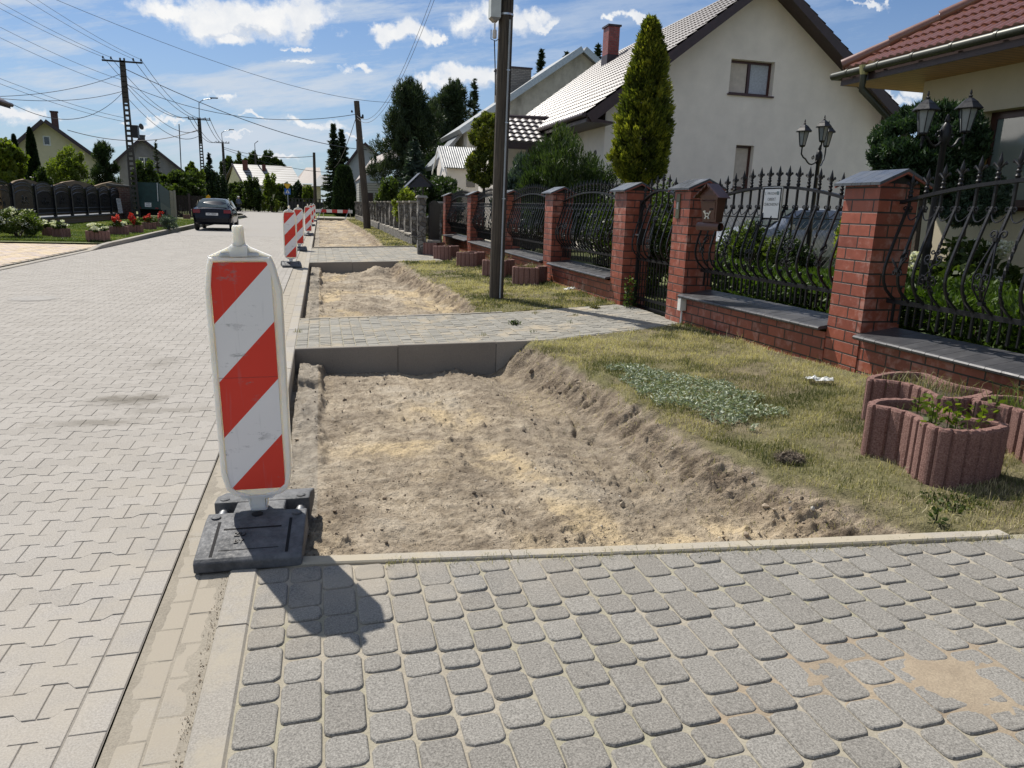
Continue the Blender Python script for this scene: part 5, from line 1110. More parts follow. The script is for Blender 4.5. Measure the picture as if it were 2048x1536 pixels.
# ------------------------------------------------------------------ lanterns in the garden
M['lglass']=plain('lantern_glass',(.24,.26,.27),.15,var=.2)
def lamp_post(name,label,base,z_hub,arms,grp):
    r=thing(name,label,'garden lamp',base,group=grp); b=Vector(base)
    s=MB(); H=z_hub-base[2]; s.lathe([(.11,0),(.12,.03),(.075,.08),(.06,.14),(.045,.22),(.05,.24),(.04,.27),(.038,H*.45),(.046,H*.46),(.035,H*.48),(.030,H-.14),(.045,H-.12),(.055,H-.06),(.055,H),(.04,H+.05),(.02,H+.08),(.028,H+.10),(.008,H+.16)],b,10); s.build('post',M['iron'],r,smooth=50)
    for (dx,dy,zl) in arms:
        v=Vector((dx,dy,0)); d=v.length; u=v.normalized() if d>.05 else Vector((1,0,0)); hub=b+Vector((0,0,H-.05)); s=MB(); tip=b+Vector((dx,dy,zl-base[2]))
        if d>.05:
            P=[hub+u*d*(k/8)+Vector((0,0,-.10*math.sin(PI*min(1,k/8*1.25)))) for k in range(8)]+[tip-Vector((0,0,.10)),tip]
            s.tube(P,.012,6,cap=False); sp=spiral((.0,.0),.035,1.1,PI/2,1,9,.3); s.tube([hub+u*(d*.35+a)+Vector((0,0,.01+c)) for a,c in sp],.008,5); s.tube([hub+u*(.05+a)+Vector((0,0,.04+c)) for a,c in spiral((0,0),.03,1,-PI/2,-1,8,.3)],.008,5)
        else: s.tube([hub,tip],.014,6)
        s.build('arm',M['iron'],r,smooth=50)
        s=MB(); s.lathe([(.018,0),(.045,.012),(.050,.022),(.047,.03)],tip,6); s.lathe([(.128,.232),(.132,.240),(.128,.246),(.085,.290),(.075,.305),(.035,.335),(.016,.345),(.020,.36),(.008,.372),(.013,.385),(.004,.42)],tip,6)
        for k in range(6):
            a=k*PI/3; s.tube([tip+Vector((.046*math.cos(a),.046*math.sin(a),.03)),tip+Vector((.084*math.cos(a),.084*math.sin(a),.235))],.006,4)
        lo=s.build('lantern',M['iron'],r)
        s=MB(); s.lathe([(.043,.032),(.080,.232)],tip,6); s.build('glass',M['lglass'],lo)
lamp_post('garden_lamp','three-armed black garden lamp standing before the white house wall',(7.84,10.8,.2),2.40,[(-.40,-.1,2.50),(.02,.0,2.60),(.27,.22,2.55)],'black lantern posts in the gardens')
lamp_post('garden_lamp','taller-looking black garden lamp with two lanterns before the clipped juniper ball',(6.06,6.4,.2),2.30,[(-.255,.02,2.24),(.21,-.02,2.28)],'black lantern posts in the gardens')
# ------------------------------------------------------------------ planting behind the fence
r_=np.random.default_rng(11)
def col_tree(name,label,loc,zc,H,Rd,mat,n,ln,wd,seed,**k):
    r=np.random.default_rng(seed); t_=thing(name,label,'tree',loc); conecrown('crown',t_,mat,r,n,(loc[0],loc[1],loc[2]+zc),H,Rd,ln,wd,**k)
    s=MB(); L=Vector(loc); s.tube([L,L+Vector((.02,0,zc+.2)),L+Vector((0,0,zc+H*.8))],[.055,.045,.012],8); s.tube([L+Vector((-.12,.05,0)),L+Vector((-.10,0,zc+.3))],.03,6); s.build('trunk',M['bark'],t_); return t_
col_tree('thuja','tall golden columnar thuja behind the brick fence, before the white house',(5.72,13,.2),1.72,2.74,.47,M['thujay'],60000,.075,.028,3,pw=.62,base=.42,lump=.45,lumps=9,fill=.55,tufts=1500,ts=.075,prof=lambda q:np.interp(q,[0,.04,.10,.3,.45,.6,.75,.88,.96,1],[.30,.70,.98,1.,.84,.64,.46,.30,.17,.03]))
bush('pine_shrub','broad fresh green dwarf pine behind the fence, left of the golden thuja','shrub',(5.95,18,.2),(1.15,1.1,1.45),M['pineg'],30000,.19,.026,21,clumps=80,cr=.27,shell=.55,base=.52,up=.8,zc=1.6,jit=.45)
bush('juniper_shrub','low spreading blue-grey juniper shrub just right of the wooden pole','shrub',(5.55,20,.2),(.98,.9,1.25),M['blue'],24000,.17,.04,22,clumps=80,cr=.26,base=.5,up=.9,zc=1.35,jit=.5)
tp=thing('topiary_thuja','golden thuja clipped into two stacked balls left of the wooden pole','tree',(4.95,23,.2))
for k,(a,b,c) in enumerate(((4.97,3.65,.50),(4.95,2.62,.55))): leafcrown('foliage',tp,M['thujay'],np.random.default_rng(30+k),9000,(a,23,b),(c,c,c*1.02),.11,.045,90,.24,.78,.5,.38,.5)
s=MB(); s.tube([(4.95,23,.2),(4.93,23,1.4),(4.96,23,3.6)],[.06,.05,.02],6); s.build('trunk',M['bark'],tp)
bl=thing('ball_juniper','large dark green juniper clipped to a ball on a stem, behind the second lamp','tree',(7.05,7.6,.2)); leafcrown('foliage',bl,M['ballg'],np.random.default_rng(33),52000,(6.98,7.6,2.26),(.60,.60,.50),.075,.022,260,.17,.80,.5,.42,.6); s=MB(); s.tube([(7.05,7.6,.2),(7.02,7.6,1.2),(6.98,7.6,2.2)],[.04,.035,.02],7); s.build('trunk',M['bark'],bl)
bl=thing('ball_juniper','smaller blue-tinged juniper ball on a thin stem right of the large ball','tree',(7.42,7.3,.2)); leafcrown('foliage',bl,M['ballb'],np.random.default_rng(34),26000,(7.40,7.3,1.72),(.38,.38,.32),.065,.02,200,.19,.78,.5,.42,.5); s=MB(); s.tube([(7.42,7.3,.2),(7.4,7.3,1.6)],[.022,.018],7); s.build('trunk',M['bark'],bl)
# hydrangeas, carpet juniper
hy=thing('hydrangea','pale flowering hydrangea at the plinth of the beige house','shrub',(7.0,6.9,.2)); leafcrown('foliage',hy,M['leafg'],np.random.default_rng(40),5000,(7.0,6.9,.75),(.55,.5,.5),.09,.06,26,.35,.4,.7,.45)
for k in range(9):
    a=random.uniform(0,2*PI); c=(7.0+.45*math.cos(a),6.9+.4*math.sin(a),.95+random.uniform(-.2,.35)); leafcrown('flower_head',hy,M['white'],np.random.default_rng(50+k),420,c,(.10,.10,.085),.035,.03,14,.35,.7,.9,.45)
def carpet(label,x0,x1,y0,y1,z,n,seed):
    r=np.random.default_rng(seed); o=thing('juniper_hedge',label,'hedge',((x0+x1)/2,(y0+y1)/2,.2)); m_=int((x1-x0)*(y1-y0)*26); cx=r.uniform(x0,x1,m_); cy=r.uniform(y0,y1,m_); cz=.2+z*(.55+.45*fbm(cx*1.2,cy*1.2,s=4,o=3)); k=r.integers(0,m_,n)
    d=sph(r,n)*(r.random(n)**.45)[:,None]*np.array([.19,.19,.12]); P=np.stack([cx[k],cy[k],cz[k]],1)+d; low=r.random(n)<.25; P[low,2]=.2+(P[low,2]-.2)*r.random(low.sum()); D=d/np.array([.19,.19,.12])+np.array([0,0,.5]); v=r.uniform(-.14,.14,m_)[k]
    V,F=leafquads(P,D,r.uniform(.05,.10,n),r.uniform(.018,.03,n),r,.55); npmesh('foliage',V,F,M['hedge'],o,False,np.clip(.5+v+r.normal(0,.13,n),0,1))
    s=MB()
    for q in range(14): a,b=random.uniform(x0,x1),random.uniform(y0,y1); s.tube([(a,b,.18),(a+.1,b+.05,.2+z*.7)],[.015,.006],5)
    s.build('stem',M['bark'],o)
carpet('bright green carpet juniper behind the fence panel next to the mailbox',4.95,7.0,5.75,9.2,.62,52000,41)
carpet('bright green carpet juniper behind the nearest fence panel',5.35,7.2,2.6,5.65,.62,52000,42)
bush('evergreen_shrub','dark evergreen shrubs seen through the far fence panels','shrub',(5.1,12.2,.2),(.55,1.4,.75),M['leafg'],12000,.07,.035,43,clumps=50,base=.38,zc=.75)
bush('flowering_shrub','loose leafy shrub with pale blooms seen through the fence panel left of the garden gate','shrub',(5.0,10.6,.2),(.5,.9,.8),M['leafg'],9000,.07,.04,44,clumps=40,base=.5,zc=.75)
bush('variegated_shrub','leafy light green shrub behind the mailbox panel','shrub',(5.9,9.6,.2),(.45,.45,.65),M['leafg'],7000,.07,.035,45,clumps=36,base=.6,zc=.62)
bush('boxwood','dark rounded boxwood behind the middle of the mailbox panel','shrub',(6.9,9.9,.2),(.42,.42,.5),M['thujag'],7000,.05,.03,46,clumps=36,base=.5,zc=.5)
bush('boxwood','dark low boxwood beside the first lamp post','shrub',(8.3,9.9,.2),(.5,.4,.5),M['thujag'],7000,.05,.03,47,clumps=36,base=.5,zc=.45)
bush('thuja_hedge','dark green clipped hedge behind the far end of the brick fence','hedge',(5.4,36.,.2),(1.0,5.,1.35),M['thujag'],26000,.17,.08,48,clumps=220,cr=.18,base=.62,zc=1.25)
bush('climbing_rose','yellow-green climbing shrub beside the nearest pillar','shrub',(6.0,7.25,.2),(.28,.28,.72),M['leafl'],5200,.055,.04,49,clumps=34,base=.68,zc=.85)
# mesh fence and parked silver car in the neighbour's yard
mf=thing('wire_fence','diamond wire mesh fence between the two gardens','fence',(9,12.4,.2)); s=MB()
for k in range(64):
    x=6.2+k*.11
    s.tube([(x,12.4,.25),(x+.95,12.4,1.38)],.0025,3,cap=False); s.tube([(x+.95,12.41,.25),(x,12.41,1.38)],.0025,3,cap=False)
s.build('wire_mesh',M['iron'],mf)
for x in (6.3,8.6,10.9,13.2): s=MB(); s.tube([(x,12.42,.2),(x,12.42,1.45)],.022,6); s.build('post',M['iron'],mf)
s=MB(); s.tube([(6.2,12.42,1.40),(13.3,12.42,1.40)],.012,6); s.build('top_rail',M['iron'],mf)
# ------------------------------------------------------------------ wooden pole on the verge
t=NT('tarred_wood'); n=t.noise(5,6,.7,sc=(9,9,.35)); n2=t.noise(2,4,.6); t.i('Base Color',t.mix(t.rng(n,.35,.65),(.022,.018,.014),t.mix(n2,(.075,.058,.042),(.12,.095,.07)))); t.i('Roughness',.85); t.bump(n,.9,.012); M['wood']=t.m
def wood_pole(label,b,top,r0,r1,grp):
    r=thing('wooden_utility_pole',label,'utility pole',b,group=grp); b=Vector(b); top=Vector(top); s=MB(); n=14
    P=[b.lerp(top,k/n)+Vector((0,0,-.3 if k==0 else 0)) for k in range(n+1)]; s.tube(P,[r0+(r1-r0)*k/n for k in range(n+1)],12); s.build('pole',M['wood'],r,smooth=40); return r
pb=gz(992,597,.08); pt=gy(1013,0,pb.y); dirp=(pt-pb)/(pt.z-pb.z); ptop=pb+dirp*7.6
wp=wood_pole('thick tarred wooden pole standing on the grass verge in front of the fence',tuple(pb),tuple(ptop),.112,.095,'wooden utility poles')
at=lambda z: pb+dirp*(z-pb.z)
s=MB(); c=[at(z)+Vector((.035,-.112,0)) for z in np.linspace(.1,3.95,9)]; s.tube(c,.014,8); s.build('cable_conduit',plain('grey_conduit',(.30,.32,.34),.4),wp,smooth=60)
for z in (1.55,2.6,3.3): s=MB(); p=at(z)+Vector((.035,-.116,0)); s.box(p.x-.022,p.x+.022,p.y-.014,p.y+.02,z-.008,z+.008); s.build('clamp',M['steel'],wp)
s=MB(); p=at(4.03); s.lathe([(.108,-.012),(.108,.012)],p,14); s.build('steel_band',M['steel'],wp,smooth=50)
mb_=thing('meter_box','pale grey metal equipment box hanging on the left side of the thick pole','equipment box',tuple(gy(986,20,pb.y-.1)))
p=gy(990,38,pb.y-.02); s=MB(); s.bbox(p.x-.085,p.x+.055,p.y-.12,p.y+.05,p.z,p.z+.62,.012); s.build('box_body',plain('box_grey',(.50,.52,.50),.45),mb_)
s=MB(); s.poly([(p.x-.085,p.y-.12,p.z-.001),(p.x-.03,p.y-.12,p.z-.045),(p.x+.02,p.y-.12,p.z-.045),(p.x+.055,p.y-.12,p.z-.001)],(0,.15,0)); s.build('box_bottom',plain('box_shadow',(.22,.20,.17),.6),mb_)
s=MB(); q=Vector((p.x-.01,p.y-.04,p.z-.05)); s.tube([q,q-Vector((0,0,.10))],.012,6); s.lathe([(.028,-.10),(.03,-.11),(.03,-.20),(.02,-.21)],q,10); s.build('insulator_fuse',plain('fuse',(.55,.5,.45),.3),mb_)
s=MB(); s.tube([q+Vector((-.05,0,-.1)),q+Vector((-.05,0,-.22)),q+Vector((.02,0,-.24)),q+Vector((.07,.04,-.20))],.006,5); s.tube([q+Vector((0,0,-.24)),q+Vector((.02,0,-.6)),q+Vector((.03,0,-.95))],.008,5); s.build('hanging_wire',M['black'],mb_)
# ------------------------------------------------------------------ concrete planters
t=NT('pink_washed_concrete'); n=t.noise(130,4,.75); n2=t.noise(6,5,.65); n3=t.noise(1.5,4,.6); t.i('Base Color',t.mix(t.rng(n,.36,.66),t.mix(n2,(.085,.030,.025),(.165,.068,.056)),(.30,.18,.15))); t.i('Roughness',.93); t.bump(n,1.,.006); M['plant']=t.m
M['psoil']=plain('planter_soil',(.06,.045,.03),.95,bump=.8)
def chaikin(P,k=2):
    P=[np.array(p,float) for p in P]
    for _ in range(k): P=[q for i in range(len(P)) for q in (P[i]*.75+P[(i+1)%len(P)]*.25,P[i]*.25+P[(i+1)%len(P)]*.75)]
    return P
def resample(P,step):
    P=np.array(P+[P[0]]); d=np.r_[0,np.cumsum(np.linalg.norm(np.diff(P,axis=0),axis=1))]; n=int(d[-1]/step); s_=np.linspace(0,d[-1],n,endpoint=False); return np.stack([np.interp(s_,d,P[:,0]),np.interp(s_,d,P[:,1])],1),d[-1]
def planter(name,label,out,zb_,zt,parent=None,group=None,origin=None,ribs=.075,th=.045,local=False):
    out=chaikin(out,2); P,L=resample(out,.011); n=len(P); T=np.roll(P,-1,0)-np.roll(P,1,0); T/=np.linalg.norm(T,axis=1)[:,None]; N_=np.stack([T[:,1],-T[:,0]],1)
    area=.5*np.sum(P[:,0]*np.roll(P[:,1],-1)-np.roll(P[:,0],-1)*P[:,1]); N_=N_ if area>0 else -N_
    s_=np.arange(n)*L/n; nr=max(6,int(L/ribs)); ph=(s_*nr/L)%1; gr=np.where((ph<.16),-.014,0.)+.004*np.sin(ph*PI)
    jag=.004*(vn(P[:,0]*60,P[:,1]*60,s=2)-.5)
    c=P.mean(0) if origin is None else np.array(origin); r=thing(name,label,'planter',(c[0],c[1],zb_),group=group)
    V=[];
    def ring(off,z,j=0): V.append(np.c_[P+N_*(off if np.ndim(off) else off*np.ones(n))[:,None],np.full(n,z)+j])
    for z in np.linspace(zb_-.03,zt-.012,5): ring(gr+jag,z)
    ring(gr-.006,zt,jag*1.5); ring(-th*.5+0*gr,zt+.002,jag); ring(-th+.005+0*gr,zt,-jag); ring(-th+0*gr,zt-.012); ring(-th-.004+0*gr,zt-.16)
    V=np.concatenate(V); k=len(V)//n; a=np.arange(n); F=[]
    for q in range(k-1): F.append(np.stack([q*n+a,q*n+(a+1)%n,(q+1)*n+(a+1)%n,(q+1)*n+a],1))
    F=np.concatenate(F); F=F if area>0 else F[:,::-1]; npmesh('concrete_ring',V,F,M['plant'],r)
    I=P-N_*(th-.004); cc=I.mean(0); V=np.r_[np.c_[I,np.full(n,zt-.055)],[[cc[0],cc[1],zt-.04]]]; 
    m=MB(); m.add([tuple(v) for v in V[:n]],[tuple(range(n)) if area>0 else tuple(range(n-1,-1,-1))]); m.build('soil',M['psoil'],r)
    return r,P
sc=1.041
PF=[(2.83,3.23),(2.90,3.30),(3.0,3.34),(3.10,3.335),(3.18,3.31),(3.24,3.25),(3.2,3.08),(3.19,2.98),(3.22,2.91),(3.27,2.86),(3.31,2.80),(3.27,2.755),(3.17,2.72),(3.06,2.70),(2.96,2.71),(2.88,2.74),(2.85,2.80),(2.87,2.90),(2.92,3.0),(2.92,3.10),(2.88,3.17)]
PR_=[(3.28,3.78),(3.36,3.86),(3.47,3.91),(3.60,3.96),(3.74,3.96),(3.84,3.90),(3.82,3.78),(3.78,3.66),(3.79,3.54),(3.86,3.44),(3.84,3.38),(3.77,3.34),(3.61,3.28),(3.48,3.26),(3.40,3.29),(3.39,3.37),(3.44,3.49),(3.46,3.60),(3.43,3.69),(3.35,3.74)]
g1='pink concrete planters on the right verge'
def sprigs(parent,P,zt,n,h,mat,seed,leafy=False,name='plants'):
    r=np.random.default_rng(seed); c=P.mean(0); k=r.integers(0,len(P),n); f=r.random(n)[:,None]**.5*.78; q=c+(P[k]-c)*f; q=q+r.normal(0,.01,q.shape)
    if not leafy:
        V,Q,T3=blades(q[:,0],q[:,1],np.full(n,zt-.05),r.uniform(.4,1.3,n)*h,r.uniform(.003,.006,n),r,1.2); F=[tuple(a) for a in Q.tolist()]+[tuple(a) for a in T3.tolist()]; v=np.clip(r.normal(.45,.2,n),0,1); npmesh(name,V,F,mat,parent,False,np.r_[v,v])
    else:
        C=[];D=[];
        for i in range(n):
            hh=h*r.uniform(.5,1.2); m_=int(10+hh*60); t_=r.random(m_); a=r.uniform(0,2*PI,m_); lx_,ly_=r.normal(0,.15),r.normal(0,.15)
            C.append(np.stack([q[i,0]+lx_*t_*hh+.03*np.cos(a),q[i,1]+ly_*t_*hh+.03*np.sin(a),zt-.05+t_*hh],1)); D.append(np.stack([np.cos(a),np.sin(a),.4+0*a],1))
        C=np.concatenate(C);D=np.concatenate(D); ls=min(.045,.012+h*.20); V,F=leafquads(C,D,ls,ls*.6,r,.3); npmesh('foliage',V,F,mat,parent,False,np.clip(r.normal(.5,.18,len(C)),0,1))
        s=MB(); [s.tube([(q[i,0],q[i,1],zt-.06),(q[i,0],q[i,1],zt-.05+h*.8)],.003,4) for i in range(n)]; tag(s.build('stalks',mat,parent),kind='stuff')
pl,P=planter('concrete_planter','nearest pink ribbed concrete planter with green weeds, curved like a kidney',[(a*sc,b*sc) for a,b in PF],.12,.41,group=g1); sprigs(pl,P,.41,9,.17,M['leafl'],61,True); sprigs(pl,P,.41,120,.06,M['grassg'],62,name='grass_tuft')
pl,P=planter('concrete_planter','pink concrete planter touching the brick wall behind the nearest one, grassy',[(a*sc,b*sc) for a,b in PR_],.13,.41,group=g1); sprigs(pl,P,.41,260,.12,M['grass'],63)
P3=[(a-PF[0][0]+3.52,b-PF[0][1]+3.22) for a,b in PF]
pl,P=planter('concrete_planter','pink concrete planter at the right edge of the picture, overgrown with grass',[(a*sc,b*sc) for a,b in P3],.12,.41,group=g1); sprigs(pl,P,.41,260,.2,M['grassg'],64)
PL0=[(a-3.05,b-3.02) for a,b in PF]
for k,(l,r2,yb_,rz) in enumerate([(1027,1106,577,-42),(968,1037,560,-42),(916,976,540,-42),(870,922,524,-42),(853,885,515,-42)]):
    c=gz((l+r2)/2,yb_-6,.10); a=R(rz); q=[(c.x+(x*math.cos(a)-y*math.sin(a))*1.16,c.y+.22+(x*math.sin(a)+y*math.cos(a))*1.16) for x,y in PL0]
    lb=['pink planter with dry grass beside the white litter, nearest of the row by the fence','pink planter partly hidden behind the wooden pole','middle pink planter of the row along the brick wall','fourth pink planter of the row, with dead stalks','farthest pink planter of the row, topped by a loose concrete slab'][k]
    pl,P=planter('concrete_planter',lb,q,.10,.42,group=g1,ribs=.10); sprigs(pl,P,.42,[220,160,40,60,20][k],[.12,.2,.07,.07,.05][k],M['grass'],70+k)
    if k==4: s=MB(); s.bbox(c.x-.18,c.x+.16,c.y-.02,c.y+.3,.425,.49,.01); tag(s.build('loose_slab',M['kerb']),'loose concrete slab lying on the farthest planter by the brick pillar','slab')
# ------------------------------------------------------------------ litter, clods, weeds
def crumple(name,label,c,sx,sy,h,mat,seed,rz=0):
    n=16; u,v=np.meshgrid(np.linspace(-1,1,n),np.linspace(-1,1,n)); x=u*sx+.12*sx*(fbm(u*3+seed,v*3,s=seed)-.5); y=v*sy+.25*sy*(fbm(u*3,v*3+seed,s=seed+1)-.5); z=h*(fbm(u*3.1+4,v*2.3,s=seed+2,o=3))**1.0+.004
    ca,sa=math.cos(rz),math.sin(rz); V=np.stack([c[0]+x*ca-y*sa,c[1]+x*sa+y*ca,c[2]+z],-1).reshape(-1,3); ii=(np.arange(n-1)[:,None]*n+np.arange(n-1)[None]).reshape(-1)
    o=npmesh(name,V,np.stack([ii,ii+1,ii+n+1,ii+n],1),mat); tag(o,label,'litter'); md=o.modifiers.new('s','SOLIDIFY'); md.thickness=.0015; return o
M['film']=plain('white_film',(.66,.66,.62),.25,var=.15,scale=20)
p=gz(1637,772,.12); crumple('plastic_wrapper','crumpled white plastic wrapper on the grass beside the near planters',(p.x,p.y,zat(p.x,p.y)+.015),.10,.045,.05,M['film'],3,R(-25))
p=gz(1139,583,.12); crumple('crumpled_paper','crumpled white paper near the wall left of the gate path',(p.x,p.y,.13),.09,.06,.08,M['film'],9,0)
def rocks(name,pts,mat,r,kind='stuff'):
    ico=[(0,0,1),(.89,0,.45),(.28,.85,.45),(-.72,.53,.45),(-.72,-.53,.45),(.28,-.85,.45),(.72,.53,-.45),(-.28,.85,-.45),(-.89,0,-.45),(-.28,-.85,-.45),(.72,-.53,-.45),(0,0,-1)]
    fc=[(0,1,2),(0,2,3),(0,3,4),(0,4,5),(0,5,1),(1,6,2),(2,7,3),(3,8,4),(4,9,5),(5,10,1),(6,7,2),(7,8,3),(8,9,4),(9,10,5),(10,6,1),(11,7,6),(11,8,7),(11,9,8),(11,10,9),(11,6,10)]
    I=np.array(ico); n=len(pts); S=pts[:,3][:,None,None]*r.uniform(.55,1.2,(n,12,1))*r.uniform(.6,1.2,(n,1,3)); V=(I[None]*S+pts[:,None,:3]).reshape(-1,3); F=(np.array(fc)[None]+(np.arange(n)*12)[:,None,None]).reshape(-1,3)
    return tag(npmesh(name,V,F,mat,None,False,np.repeat(r.random(n),20),local=True),kind=kind)
t=NT('clods'); v=t.attr('var'); t.i('Base Color',t.ramp(v,[(0,(.10,.08,.06)),(.5,(.26,.205,.15)),(.85,(.40,.33,.24)),(1,(.45,.42,.37))])); t.i('Roughness',.97); M['clod']=t.m
t=NT('debris'); v=t.attr('var'); t.i('Base Color',t.ramp(v,[(0,(.12,.085,.055)),(.5,(.24,.19,.13)),(1,(.36,.30,.22))])); t.i('Roughness',.95); M['debris']=t.m
def scatter():
    r=np.random.default_rng(9); n=11000; y=2.7+ (r.random(n)**1.5)*15; x=r.uniform(-.25,2.6,n); z,t_,on=ground_h(x,y); cl=fbm(x*2.2,y*2.2,s=25,o=3); k=(t_>.12)&(~on)&(r.random(n)<np.clip((cl-.3)*2.6,.08,1)); x,y,z,t_=x[k],y[k],z[k],t_[k]
    s_=np.exp(r.normal(-5.75,.6,len(x)))*(1+.9*(t_<.9)); s_=np.clip(s_,.002,.03); return np.stack([x,y,z+s_*.3,s_],1),r
P,r=scatter(); rocks('soil_clods',P,M['clod'],r)
def straws():
    r=np.random.default_rng(19); n=2600; y=2.6+r.random(n)**1.4*9; x=crest(y)+r.normal(-.1,.28,n); z,t_,on=ground_h(x,y); k=~on&(x>.1); x,y,z=x[k],y[k],z[k]; n=len(x)
    V,Q,T3=blades(x,y,z+.004,r.uniform(.015,.05,n),r.uniform(.0015,.003,n),r,2.6); bladeobj('dead_grass',V,Q,T3,M['grass'],np.clip(r.normal(.8,.2,n),0,1))
    n=900; y=r.uniform(2.5,2.9,n); x=r.uniform(.2,4,n); y=ex(x)-.075+r.normal(0,.02,n); V,Q,T3=blades(x,y,g(x,y)+.006,r.uniform(.008,.03,n),r.uniform(.0015,.003,n),r,2.2); bladeobj('joint_litter',V,Q,T3,M['grass'],np.clip(r.normal(.6,.25,n),0,1))
straws()
def kerb_litter():
    r=np.random.default_rng(29); n=3200; y=.9+r.random(n)*7; x=-.392+r.normal(0,.007,n)-.014*r.random(n)**2; s_=np.clip(np.exp(r.normal(-6.7,.45,n)),.0008,.004); rocks('gutter_debris',np.stack([x,y,-.008+0*x,s_],1),M['debris'],r)
kerb_litter()
p=gz(1578,918,.1); P=[];rr_=np.random.default_rng(77)
cl=thing('turf_clod','dark upturned turf clod with roots lying at the edge of the grass','clod',(p.x,p.y,zat(p.x,p.y)))
s=MB(); s.ball((p.x,p.y,zat(p.x,p.y)+.015),.06,12,8,(1.3,1,.6)); s.v=[tuple(np.array(v)+rr_.normal(0,.006,3)) for v in s.v]; s.build('soil_lump',M['psoil'],cl)
n=500; d=sph(rr_,n); q=d*np.array([.085,.065,.04])+np.array([p.x,p.y,zat(p.x,p.y)+.018]); V,F=leafquads(q,d,.05,.003,rr_,.8); npmesh('root_mat',V,F,M['clod'],cl,False,rr_.random(n)*.7)
# silver-leaved ground cover patch
def silver():
    r=np.random.default_rng(23); n=13000; x=r.uniform(2.2,3.35,n); y=r.uniform(3.9,5.9,n); a,b=x-2.66-(y-4.9)*-.10,y-4.9; e=(a/.36)**2+(b/.85)**2+2.6*(fbm(x*5,y*5,s=27,o=3)-.5); k=(e<.95); x,y=x[k],y[k]; z,t_,on=ground_h(x,y); n=len(x)
    P=np.stack([x,y,z+r.uniform(.01,.05,n)],1); V,F=leafquads(P,np.stack([r.normal(0,1,n),r.normal(0,1,n),np.full(n,.5)],1),r.uniform(.026,.044,n),r.uniform(.008,.013,n),r,.3); tag(npmesh('silver_ground_cover',V,F,M['silver'],None,False,np.clip(r.normal(.5,.2,n),0,1),local=True),kind='stuff')
silver()
# weeds in the joints of the second crossing and by the gate
def weed(label,c,h,n,seed,mat,grp=None,leafy=True,spread=.06):
    r=np.random.default_rng(seed); P=np.array([[c[0]+spread*math.cos(a),c[1]+spread*math.sin(a)] for a in np.linspace(0,2*PI,12)])
    o=thing('weed',label,'weed',c,group=grp)
    sprigs(o,P,c[2]+.05,n,h,mat,seed,leafy,'leaves'); return o
wl=['tiny weed sprouting between the setts of the second crossing']
for k,(px,py) in enumerate([(1065,668),(965,672),(1030,652),(1150,638),(1140,652),(1190,625),(1232,628),(1070,632),(1350,652)]):
    c=gz(px,py,.06); weed(wl[0],(c.x,c.y,zat(c.x,c.y)+.08 if False else float(g(c.x,c.y))+.004),.05,26 if k%2 else 14,100+k,M['grass'] if k%2 else M['leafg'],'weeds in the joints of the second crossing',k%3==2,.05)
c=gz(1258,615,.12); weed('tall leafy weed growing against the pillar left of the garden gate',(c.x-.04,c.y-.05,.12),.42,9,120,M['leafg'],None,True,.12)
c=gz(1015,915,0); weed('small grass tuft at the kerb end of the second crossing',(gz(595,665,0).x,gz(595,665,0).y,.004),.05,22,121,M['grass'],None,False,.05)
for k,(px,py) in enumerate([(1870,1046),(1905,1010)]): c=gz(px,py,.1); weed(['thin leafy weed at the corner of the near driveway edging','low clover-like weed below the near planter'][k],(c.x,c.y,.1),[.09,.035][k],[2,30][k],130+k,M['leafg'],None,True,[.02,.16][k])
